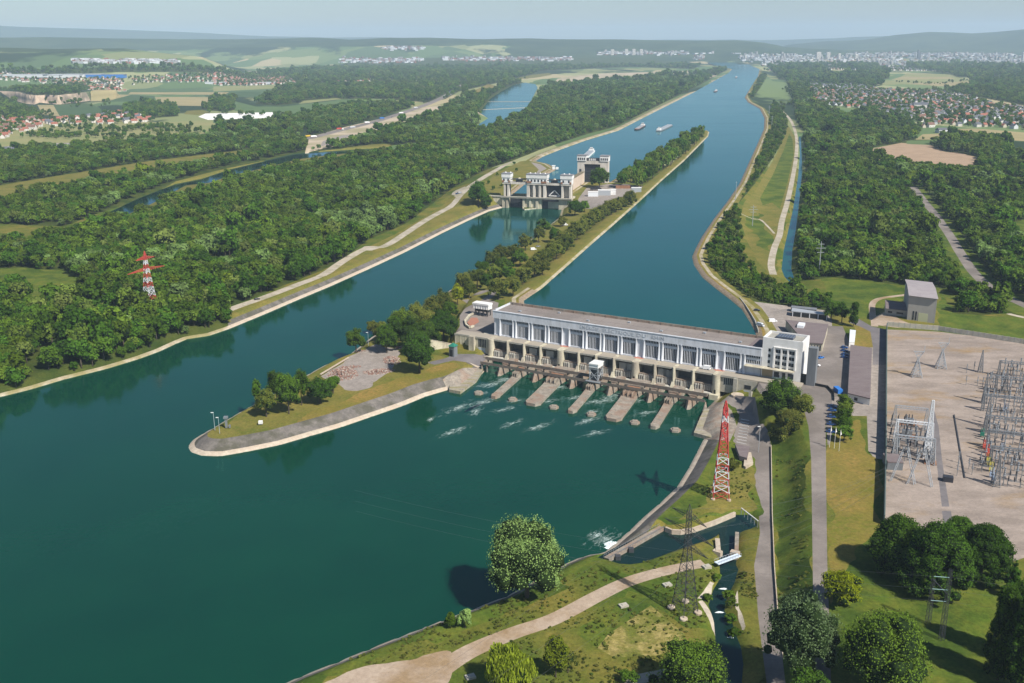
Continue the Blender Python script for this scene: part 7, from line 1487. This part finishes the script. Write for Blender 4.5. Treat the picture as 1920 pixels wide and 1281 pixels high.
MB().prism([tuple(A_ - n_ * 1.3), tuple(B_ - n_ * 1.3), tuple(B_ + n_ * 1.3), tuple(A_ + n_ * 1.3)], 1.0, 4.3).build('deck', M['old_concrete'], sw); b = MB()
for s_ in (-1, 1): b.bar((*(A_ + n_ * 1.25 * s_), 5.2), (*(B_ + n_ * 1.25 * s_), 5.2), .1); [b.bar((*(A_ + d_ * k / 24 + n_ * 1.25 * s_), 4.3), (*(A_ + d_ * k / 24 + n_ * 1.25 * s_), 5.2), .1) for k in range(25)]
b.build('railing', M['steel'], sw)
for t in (.12, .35): 
    c_ = A_ + d_ * t - n_ * 2.2; MB().box(c_[0] - 1, c_[0] + 1, c_[1] - 1, c_[1] + 1, 1.5, 4.6).build('gate_housing', M['dsteel'], sw)
c_ = A_ + d_ * .42 + n_ * 3; MB().prism([tuple(c_ - d_ / 30 * 3 - n_), tuple(c_ + d_ / 30 * 9 - n_), tuple(c_ + d_ / 30 * 9 + n_), tuple(c_ - d_ / 30 * 3 + n_)], -1, 2.2).build('apron_block', M['toe'], sw)
pr_ = [at(x, y, 4.5) for x, y in ((1248, 990), (1260, 995), (1275, 996), (1300, 992), (1340, 978), (1378, 962))]
wall_run('edge_wall', 'curved pale kerb wall along the far edge of the dark pond', pr_, 3, 2.0, .9, M['toe'], 'wall')
pi_ = empty('pipe_outlet', (*at(1403, 970, 6), 0), 0, 'white pipe railing over the dark inlet at the right end of the pond', 'railing'); A_ = Vector((*at(1390, 957, 6), 7)) - pi_.location; B_ = Vector((*at(1421, 981, 6), 7)) - pi_.location
MB().bar(A_, B_, .45, 0, 8).build('pipe', M['white'], pi_); b = MB(); [b.bar(A_.lerp(B_, k / 5), A_.lerp(B_, k / 5) - Vector((0, 0, 3)), .2) for k in range(6)]; b.build('supports', M['steel'], pi_)
for lab, px, py in [('small grey concrete lid on the lawn left of the dark pylon', 1251, 1098), ('grey concrete lid with a pipe on the lawn beside the footbridge', 1325, 1064), ('pale concrete lid in the long grass right of the big willow', 1169, 1137), ('small concrete lid at the bottom edge by the weeping willow', 882, 1271)]:
    p = drape([(px, py)], 5)[0]; o = MB().box(-1.5, 1.5, -1.1, 1.1, -.5, .7).box(-.6, .6, -.5, .5, .7, .9).build('manhole_box', M['concrete'], None, (*p, hz(*p)), .4); tag(o, lab, 'lid')
o = MB().prism(area([(1378, 842), (1405, 846), (1400, 868), (1386, 864)], 6), 5.5, 7.6).build('flat_shelter', M['roof_dark']); tag(o, 'low dark flat-roofed shelter beside the lower car park', 'shelter')
o = MB().prism(area([(1397, 852), (1408, 853), (1412, 872), (1398, 880), (1394, 878)], 6), 5.0, 6.4).build('ramp_wall', M['toe']); tag(o, 'pale concrete ramp beside the dark shelter', 'ramp')
# parking marks
b = MB()
for k in range(11):
    t = k / 10; A_ = drape([(1389 + 0 * t, 786 + 52 * t)], 6)[0]; A_ = drape([(1389 - 10 * t, 786 + 54 * t)], 6)[0]; B_ = drape([(1405 - 7 * t, 789 + 55 * t)], 6)[0]; za, zb = hz(*A_) + .05, hz(*B_) + .05; b.bar((*A_, za), (*B_, zb), .22)
o = b.build('parking_lines', M['white']); tag(o, kind='structure')
wall_run('canal_wall', 'pale low wall along the canal edge of the upper yard', [at(1387, 560, 13.4), at(1398, 574, 13.4), at(1408, 590, 13.4), at(1416, 604, 13.4), at(1422, 622, 13.4)], 12.6, 1.8, .5, M['concrete'], 'wall')
wall_run('yard_fence', 'low dark fence across the entrance of the yard', [at(1522, 722, 12.8), at(1552, 728, 12.8), at(1563, 740, 12.8), at(1564, 752, 12.8)], 12.8, 1.5, .12, M['dark'], 'fence')
o = MB().box(-1.3, 1.3, -3, 3, 0, 2.3).build('blue_container', M['p_lblue'], None, (*at(1571, 735, 12.8), 12.8), .1); tag(o, 'small bright blue container at the near end of the long flat building', 'container')
wall_run('kerb_wall', 'long thin pale kerb along the right side of the lower road', [at(1446, 835, 6), at(1448, 960, 6), at(1452, 1060, 6), at(1461, 1180, 6), at(1478, 1300, 6)], 5.0, 1.12, .3, M['toe'], 'kerb')

# ---------------------------------------------------------------- villages, towns
for nm, c_ in (('roof_red', (.27, .10, .065)), ('roof_brown', (.17, .095, .07)), ('roof_grey', (.10, .105, .12)), ('hw1', (.60, .57, .52)), ('hw2', (.48, .42, .33)), ('hw3', (.56, .58, .60))): M[nm] = mat(nm, c_, .85)
HM = []
for i, (wl, rl) in enumerate([('hw1', 'roof_red'), ('hw2', 'roof_red'), ('hw1', 'roof_brown'), ('hw3', 'roof_grey'), ('hw1', 'roof_grey'), ('hw2', 'roof_brown')]):
    L_, W_, h_, r_ = [(13, 9, 5, 4.2), (11, 9, 4.5, 4), (15, 10, 5.5, 4.6), (12, 9, 5, 4), (11, 10, 5.5, 4.4), (14, 9, 4.6, 4.4)][i]
    b = MB(); b.box(-L_ / 2, L_ / 2, -W_ / 2, W_ / 2, -1, h_); b.add([(-L_ / 2, -W_ / 2, h_), (-L_ / 2, W_ / 2, h_), (-L_ / 2, 0, h_ + r_ - .3), (L_ / 2, -W_ / 2, h_), (L_ / 2, W_ / 2, h_), (L_ / 2, 0, h_ + r_ - .3)], [(0, 2, 1), (3, 4, 5)])
    o_ = .5; R_h = [(-L_ / 2 - o_, -W_ / 2 - o_, h_ - .3), (L_ / 2 + o_, -W_ / 2 - o_, h_ - .3), (L_ / 2 + o_, W_ / 2 + o_, h_ - .3), (-L_ / 2 - o_, W_ / 2 + o_, h_ - .3), (-L_ / 2 - o_, 0, h_ + r_), (L_ / 2 + o_, 0, h_ + r_)]
    b.add(R_h, [(0, 1, 5, 4), (2, 3, 4, 5)], 1); b.box(1.5, 2.3, .6, 1.4, h_ + 2, h_ + r_ + .8, 0)
    for x in (-L_ * .3, 0, L_ * .3): b.box(x - .55, x + .55, -W_ / 2 - .05, -W_ / 2, 1.2, 2.8, 2)
    HM.append(b.mesh('house', [M[wl], M[rl], M['window']]))
def settle(px, st_, seed, mix, p_keep=.66, tree_p=.8):
    P = np.array(area(px, 5)); r = np.random.default_rng(seed); x0, y0 = P.min(0); x1, y1 = P.max(0); out = []; tr = []
    a = r.random() * .8; ca, sa = math.cos(a), math.sin(a); n = int(max(x1 - x0, y1 - y0) / st_) + 2; cx_, cy_ = (x0 + x1) / 2, (y0 + y1) / 2
    I, J = np.meshgrid(np.arange(-n, n), np.arange(-n, n)); I = I.ravel(); J = J.ravel(); X_ = I * st_ * .8; Y_ = J * st_ * 1.3; X = np.c_[cx_ + ca * X_ - sa * Y_, cy_ + sa * X_ + ca * Y_] + (r.random((len(I), 2)) - .5) * st_ * .5
    X = X[inside(X, P)]
    keep = r.random(len(X)) < p_keep; t = X[~keep | (r.random(len(X)) < tree_p)] + (r.random((1, 2)) - .5) * st_ * .9; X = X[keep]
    k_ = r.choice(mix, len(X)); return np.c_[X, k_, a + (r.random(len(X)) < .4) * math.pi / 2 + r.normal(size=len(X)) * .12], t
vil = [([(1470, 168), (1500, 162), (1560, 167), (1640, 168), (1700, 170), (1780, 174), (1830, 186), (1870, 197), (1960, 208), (1960, 248), (1890, 241), (1830, 239), (1770, 236), (1730, 241), (1720, 228), (1690, 215), (1650, 213), (1640, 205), (1560, 200), (1500, 190)], 24, [0, 1, 2, 3, 3, 4, 4, 5]),
       ([(-80, 222), (0, 222), (70, 224), (78, 232), (70, 243), (30, 250), (0, 262), (-80, 275)], 24, [0, 0, 1, 2]), ([(78, 230), (130, 223), (185, 217), (225, 211), (240, 215), (280, 222), (280, 230), (235, 232), (150, 235), (95, 240)], 30, [0, 0, 1, 4]), ([(-40, 285), (20, 278), (26, 288), (-40, 296)], 26, [0, 4]),
       ([(-40, 152), (100, 149), (180, 148), (225, 146), (235, 158), (225, 168), (160, 164), (100, 160), (-40, 160)], 27, [0, 1, 0, 2, 4]), ([(150, 166), (230, 162), (235, 172), (180, 175)], 26, [0, 0, 1]), ([(240, 147), (350, 141), (400, 142), (400, 156), (300, 156), (250, 160)], 30, [0, 1, 4, 0]),
       ([(400, 139), (520, 135), (545, 148), (530, 159), (400, 160)], 25, [0, 0, 1, 2]), ([(540, 148), (700, 150), (700, 154), (545, 155)], 30, [0, 1, 4]), ([(1500, 158), (1560, 160), (1640, 162), (1640, 168), (1500, 164)], 24, [3, 4]), ([(1300, 137), (1520, 130), (1560, 126), (1780, 126), (1790, 134), (1700, 134), (1600, 131)], 34, [3, 4, 4, 5])]
AH_, AT = [], []
for i, (px, s_, mx) in enumerate(vil): h_, t_ = settle(px, s_, 70 + i, mx); AH_.append(h_); AT.append(t_)
AH_ = np.vstack(AH_); AT = np.vstack(AT); AH_ = AH_[sdist(AH_[:, :2], P1) > 25]; AT = AT[sdist(AT, P1) > 20]; dH = np.hypot(AH_[:, 0], AH_[:, 1]); vis = np.abs(AH_[:, 0]) < .53 * AH_[:, 1]; od = np.argsort(np.where(vis, dH, 1e9)); zH = height(AH_[:, :2])
desc = ['white house with a red gabled roof', 'cream house with a red gabled roof', 'white house with a brown gabled roof', 'grey-white house with a slate grey roof', 'white house with a slate grey roof', 'cream house with a brown gabled roof']
for i in od[:285]:
    x, y, k, a = AH_[i]; k = int(k); side = 'village left of the river' if x < 0 else 'village right of the canal'
    o = link('house', HM[k], None, (x, y, zH[i]), a); s_ = random.uniform(.85, 1.2); o.scale = (s_, s_, s_); tag(o, desc[k] + ' in the ' + side, 'house', desc[k] + 's of the ' + side)
def merged(name, A_, meshes, Z_):
    Vs, Fs, Ms, off = [], [], [], 0; mats = []
    base = []
    for me in meshes:
        mi0 = len(mats); mats += list(me.materials); base.append((np.array([v.co[:] for v in me.vertices]), [tuple(p.vertices) for p in me.polygons], [p.material_index + mi0 for p in me.polygons]))
    for (x, y, k, a), z in zip(A_, Z_):
        V_, F_, m_ = base[int(k)]; c_, s_ = math.cos(a), math.sin(a); Vs.append(np.c_[x + V_[:, 0] * c_ - V_[:, 1] * s_, y + V_[:, 0] * s_ + V_[:, 1] * c_, z + V_[:, 2]]); Fs += [tuple(i + off for i in f) for f in F_]; Ms += m_; off += len(V_)
    me = bpy.data.meshes.new(name); me.from_pydata(np.vstack(Vs).tolist(), [], Fs); [me.materials.append(mm) for mm in mats]; me.polygons.foreach_set('material_index', Ms); me.update(); return tag(link(name, me), kind='stuff')
merged('distant_houses', AH_[od[285:]], HM, zH[od[285:]])
zT = height(AT); rt = np.random.default_rng(3); forest_stuff('garden_trees', np.c_[AT, .7 + .7 * rt.random(len(AT)), rt.integers(0, 4, len(AT)), rt.random(len(AT)) * 6, zT], first)
# hedgerows and scattered meadow trees left and right
ht = []
for px, n, sp in [([(60, 250), (120, 258), (180, 252), (250, 262), (330, 250), (300, 240), (220, 245), (140, 240)], 230, 26), ([(1460, 200), (1520, 195), (1640, 205), (1700, 225)], 120, 20), ([(1690, 155), (1760, 158), (1820, 150)], 40, 12), ([(395, 212), (470, 216), (545, 216)], 26, 6), ([(0, 180), (60, 172), (130, 168)], 80, 20), ([(120, 185), (100, 200), (190, 200), (200, 190)], 26, 8), ([(0, 200), (60, 210), (110, 225)], 60, 14)]:
    q = spline(area(px, 5), 8)
    for _ in range(n): j = rt.integers(0, len(q)); ht.append(q[j] + rt.normal(size=2) * sp)
ht = np.array(ht); ht = ht[(sdist(ht, P1) > 14)]; forest_stuff('hedgerow_trees', np.c_[ht, .6 + .6 * rt.random(len(ht)), rt.integers(0, 4, len(ht)), rt.random(len(ht)) * 6, height(ht)], first)
# large sheds and landmarks
def block(nm, lab, cat, px, py, l, w_, h_, a, wk, rk, z=5, rise=0):
    c_ = drape([(px, py)], z)[0]; ca, sa = math.cos(a), math.sin(a); q = [(c_[0] + x * ca - y * sa, c_[1] + x * sa + y * ca) for x, y in ((-l / 2, -w_ / 2), (l / 2, -w_ / 2), (l / 2, w_ / 2), (-l / 2, w_ / 2))]
    zz = hz(*c_); return building(nm, lab, cat, q, zz, zz + h_, M[wk], M[rk], .3, rise)
for a_ in [('long_shed', 'long red-roofed school building among the trees of the right wood', 'building', 1584, 237, 62, 16, 5, -.15, 'hw1', 'roof_red', 5, 2), ('long_shed', 'second red-roofed building right of the long school one', 'building', 1608, 232, 46, 20, 7, -.15, 'hw1', 'roof_red', 5, 2), ('long_shed', 'white flat building left of the red-roofed ones', 'building', 1545, 229, 46, 20, 7, -.15, 'hw3', 'wsteel', 5, 0), ('church', 'white church with a long grey roof in the right village', 'church', 1725, 204, 38, 16, 11, -.1, 'hw1', 'roof_grey', 5, 6), ('farmhouse', 'red-roofed house hidden in the wood right of the country road', 'house', 1760, 343, 18, 12, 5, .4, 'hw2', 'roof_brown', 5, 4), ('house', 'grey-roofed house alone at the field right of the right wood', 'house', 1765, 249, 20, 14, 6, .2, 'hw3', 'roof_grey', 5, 4),
           ('greenhouse', 'long pale roof on the meadow left of the village trees', 'building', 125, 273, 90, 12, 4, .05, 'hw3', 'rubble_ground', 5, 1), ('warehouse', 'long white warehouse at the left end of the factory row', 'warehouse', 30, 147, 260, 50, 12, 0, 'hw3', 'wsteel', 5, 0), ('warehouse', 'white warehouse second from the left in the factory row', 'warehouse', 85, 147, 150, 60, 12, 0, 'hw3', 'lsteel', 5, 0), ('warehouse', 'pale warehouse in the middle of the factory row', 'warehouse', 125, 145, 140, 60, 13, 0, 'hw3', 'wsteel', 5, 0), ('warehouse', 'grey warehouse right of the middle of the factory row', 'warehouse', 160, 146, 170, 50, 12, 0, 'hw3', 'lsteel', 5, 0), ('warehouse', 'blue-walled warehouse at the right end of the factory row', 'warehouse', 200, 147, 170, 40, 14, 0, 'p_lblue', 'lsteel', 5, 0),
           ('warehouse', 'white warehouse below the distant red-roofed town', 'warehouse', 405, 158, 90, 30, 9, 0, 'hw3', 'wsteel', 5, 0), ('warehouse', 'white warehouse beside the town at the far wood', 'warehouse', 500, 158, 80, 26, 9, 0, 'hw3', 'wsteel', 5, 0)]: block(*a_)
p = drape([(1716, 203)], 5)[0]; o = empty('church_tower', (*p, hz(*p)), .1, 'slender white church tower with a pointed grey spire', 'tower'); MB().box(-3, 3, -3, 3, -1, 20).build('wall', M['hw1'], o); MB().add([(-3.2, -3.2, 20), (3.2, -3.2, 20), (3.2, 3.2, 20), (-3.2, 3.2, 20), (0, 0, 31)], [(0, 1, 4), (1, 2, 4), (2, 3, 4), (3, 0, 4), (3, 2, 1, 0)]).build('spire', M['roof_grey'], o)
# far city
M['cw1'] = mat('city_wall', (.31, .30, .285), .9); M['cw2'] = mat('city_wall_grey', (.27, .28, .29), .9)
CB = [MB().box(-a, a, -b_, b_, -2, h_).mesh('block', [M[m_]]) for a, b_, h_, m_ in ((9, 7, 9, 'cw1'), (14, 9, 11, 'cw2'), (10, 9, 20, 'cw1'), (24, 14, 8, 'hw3'), (9, 7, 8, 'roof_red'), (10, 8, 9, 'roof_brown'))]
ct = []
for (x0, x1, y0, y1, n) in ((1430, 1920, 101, 130, 1100), (1300, 1520, 101, 118, 300), (715, 795, 88, 96, 130), (830, 1070, 108, 116, 420), (1120, 1290, 98, 106, 200), (640, 790, 109, 120, 300), (1600, 1900, 100, 108, 420), (140, 330, 113, 121, 300)):
    q = np.c_[rt.uniform(x0, x1, n), rt.triangular(y0, (y0 + y1) / 2, y1, n)]; 
    P_ = drape([tuple(v) for v in q], 8); ct.append(P_)
ct = np.vstack(ct); ct = ct[(sdist(ct, P1) > 60) & (ct[:, 1] < 30000)]; merged('distant_city', np.c_[ct, np.where((ct[:, 0] > 800) & (rt.random(len(ct)) < .5), rt.choice([1, 2, 3], len(ct)), rt.choice([0, 0, 1, 4, 4, 5, 5, 0, 3], len(ct))), rt.random(len(ct)) * 3], CB, height(ct))
for lab, px, py, h_, w_ in [('tallest stepped dark tower on the far city skyline', 1722, 113, 62, 26), ('pale high-rise at the left of the far city', 1534, 112, 62, 40), ('white high-rise second from the left in the far city', 1552, 112, 60, 30), ('yellowish high-rise in the far city', 1573, 113, 55, 20), ('white slender silo beside the far end of the canal', 1397, 114, 40, 12), ('pale tower block near the silo at the far canal', 1388, 112, 30, 16), ('pale high-rise left in the row of four blocks above the far wood', 1148, 104, 45, 28), ('second pale high-rise in the row of four blocks above the far wood', 1174, 104, 48, 26), ('third pale high-rise in the row of four blocks above the far wood', 1188, 104, 48, 26), ('rightmost pale high-rise in the row of four blocks above the far wood', 1202, 104, 48, 26), ('pale high-rise in the middle of the far city', 1605, 113, 50, 26), ('grey chimney-like tower at the right of the far city', 1917, 115, 70, 14)]:
    p = drape([(px, py)], 8)[0]; o = empty('high_rise', (*p, hz(*p)), .2, lab, 'tower'); dk_ = 'dark' in lab; MB().box(-w_ / 2, w_ / 2, -9, 9, -2, h_).build('wall', M['roof_grey' if dk_ else 'hw1'], o); b = MB(); [b.box(-w_ / 2 + .5, w_ / 2 - .5, -9.3, -9, 6 + k * 6, 8 + k * 6) for k in range(int(h_ / 6) - 1)]; b.build('window', M['window'], o)
    if dk_: MB().box(-w_ / 2, 0, -9, 9, h_, h_ + 18).build('top', M['roof_grey'], o)

# weeds and tufts on the rough meadows in front
M['leaf_weed'] = leaf_mat('leaves_weeds', [(0, G(.13, .16, .03)), (.5, G(.17, .17, .045)), (1, G(.11, .16, .025))])
tuft = crown_mesh('tuft', [M['leaf_weed'], M['core']], 1.5, .8, 0, 5, 26, .34, 900, lump=.55, jitter=.8); tuft2 = crown_mesh('tuft', [M['leaf_weed'], M['core']], 1.6, .9, 0, 5, 26, .34, 901, lump=.55, jitter=.8)
p_ = drape([(1190, 1120)], 6)[0]; ta = link('grass_tuft', tuft, None, (*p_, hz(*p_))); tag(ta, 'dry olive tuft of tall grass beside the dirt track', 'grass tuft'); p_ = drape([(1120, 1210)], 6)[0]; tb = link('grass_tuft', tuft2, None, (*p_, hz(*p_))); tag(tb, 'fresh green tuft of weeds left of the dry patch', 'grass tuft')
X_ = []; rt = np.random.default_rng(8)
for px_, n_ in (([(900, 1170), (1060, 1075), (1250, 1045), (1340, 1020), (1340, 1300), (900, 1300)], 1100), ([(1385, 1060), (1412, 1060), (1432, 1240), (1438, 1300), (1392, 1300)], 420), ([(1330, 900), (1400, 880), (1422, 960), (1290, 985)], 160), ([(1452, 860), (1512, 850), (1526, 1200), (1470, 1200)], 420), ([(640, 1240), (880, 1150), (1000, 1105), (960, 1160), (850, 1215), (700, 1250)], 420)):
    q = np.array(area(px_, 6)); lo, hi = q.min(0), q.max(0); c_ = lo + rt.random((n_ * 3, 2)) * (hi - lo); c_ = c_[inside(c_, q)]; c_ = c_[fbm(c_, 14, 4, 3) > .46][:n_]; X_.append(c_)
X_ = np.vstack(X_); bad = np.zeros(len(X_), bool)
for g_ in REG:
    if g_[0] in ('path', 'dirt_track', 'lower_road', 'upper_road', 'bare_ground', 'creek_bank', 'car_park', 'rubble_lot'): bad |= inside(X_, g_[2])
X_ = X_[~bad & (sdist(X_, PP) > 1) & (sdist(X_, P0) > 6)]
forest_stuff('meadow_weeds', np.c_[X_, .3 + .7 * rt.random(len(X_)) ** 2, rt.integers(0, 2, len(X_)), rt.random(len(X_)) * 6, height(X_) + .25], {0: ta, 1: tb})

for lab, p, q in (('low straight weir across the old river arm, upper one', (915, 191), (1001, 191)), ('low straight weir across the old river arm, lower one', (905, 206), (990, 202))): beam3('weir', lab, at(*p, 2.5), at(*q, 2.5), 5, 0, 3.2, 'toe', 'weir')
for k in range(3):
    x, y = at(930 + k * 24, 198, 2.5); b = MB(); b.add([(math.cos(6.2832 * i / 20) * 34, math.sin(6.2832 * i / 20) * 42, 0) for i in range(20)], [tuple(range(20))]); tag(b.build('foam', M['foam_sheet'], None, (x, y, 2.56 + k * .01), 0), kind='stuff')
# ---------------------------------------------------------------- haze
def haze():
    mt = bpy.data.materials.new('haze'); mt.use_nodes = True; n = mt.node_tree
    n.nodes.remove(n.nodes['Principled BSDF']); v = n.nodes.new('ShaderNodeVolumePrincipled')
    v.inputs['Color'].default_value = (.62, .80, 1.0, 1); v.inputs['Density'].default_value = HAZE; v.inputs['Anisotropy'].default_value = 0.0
    n.links.new(v.outputs[0], n.nodes['Material Output'].inputs['Volume'])
    MB().box(-24000, 24000, -600, 31000, -6, 560).build('haze', mt); tag(bpy.data.objects['haze'], kind='stuff')
HAZE = 6e-5
haze()
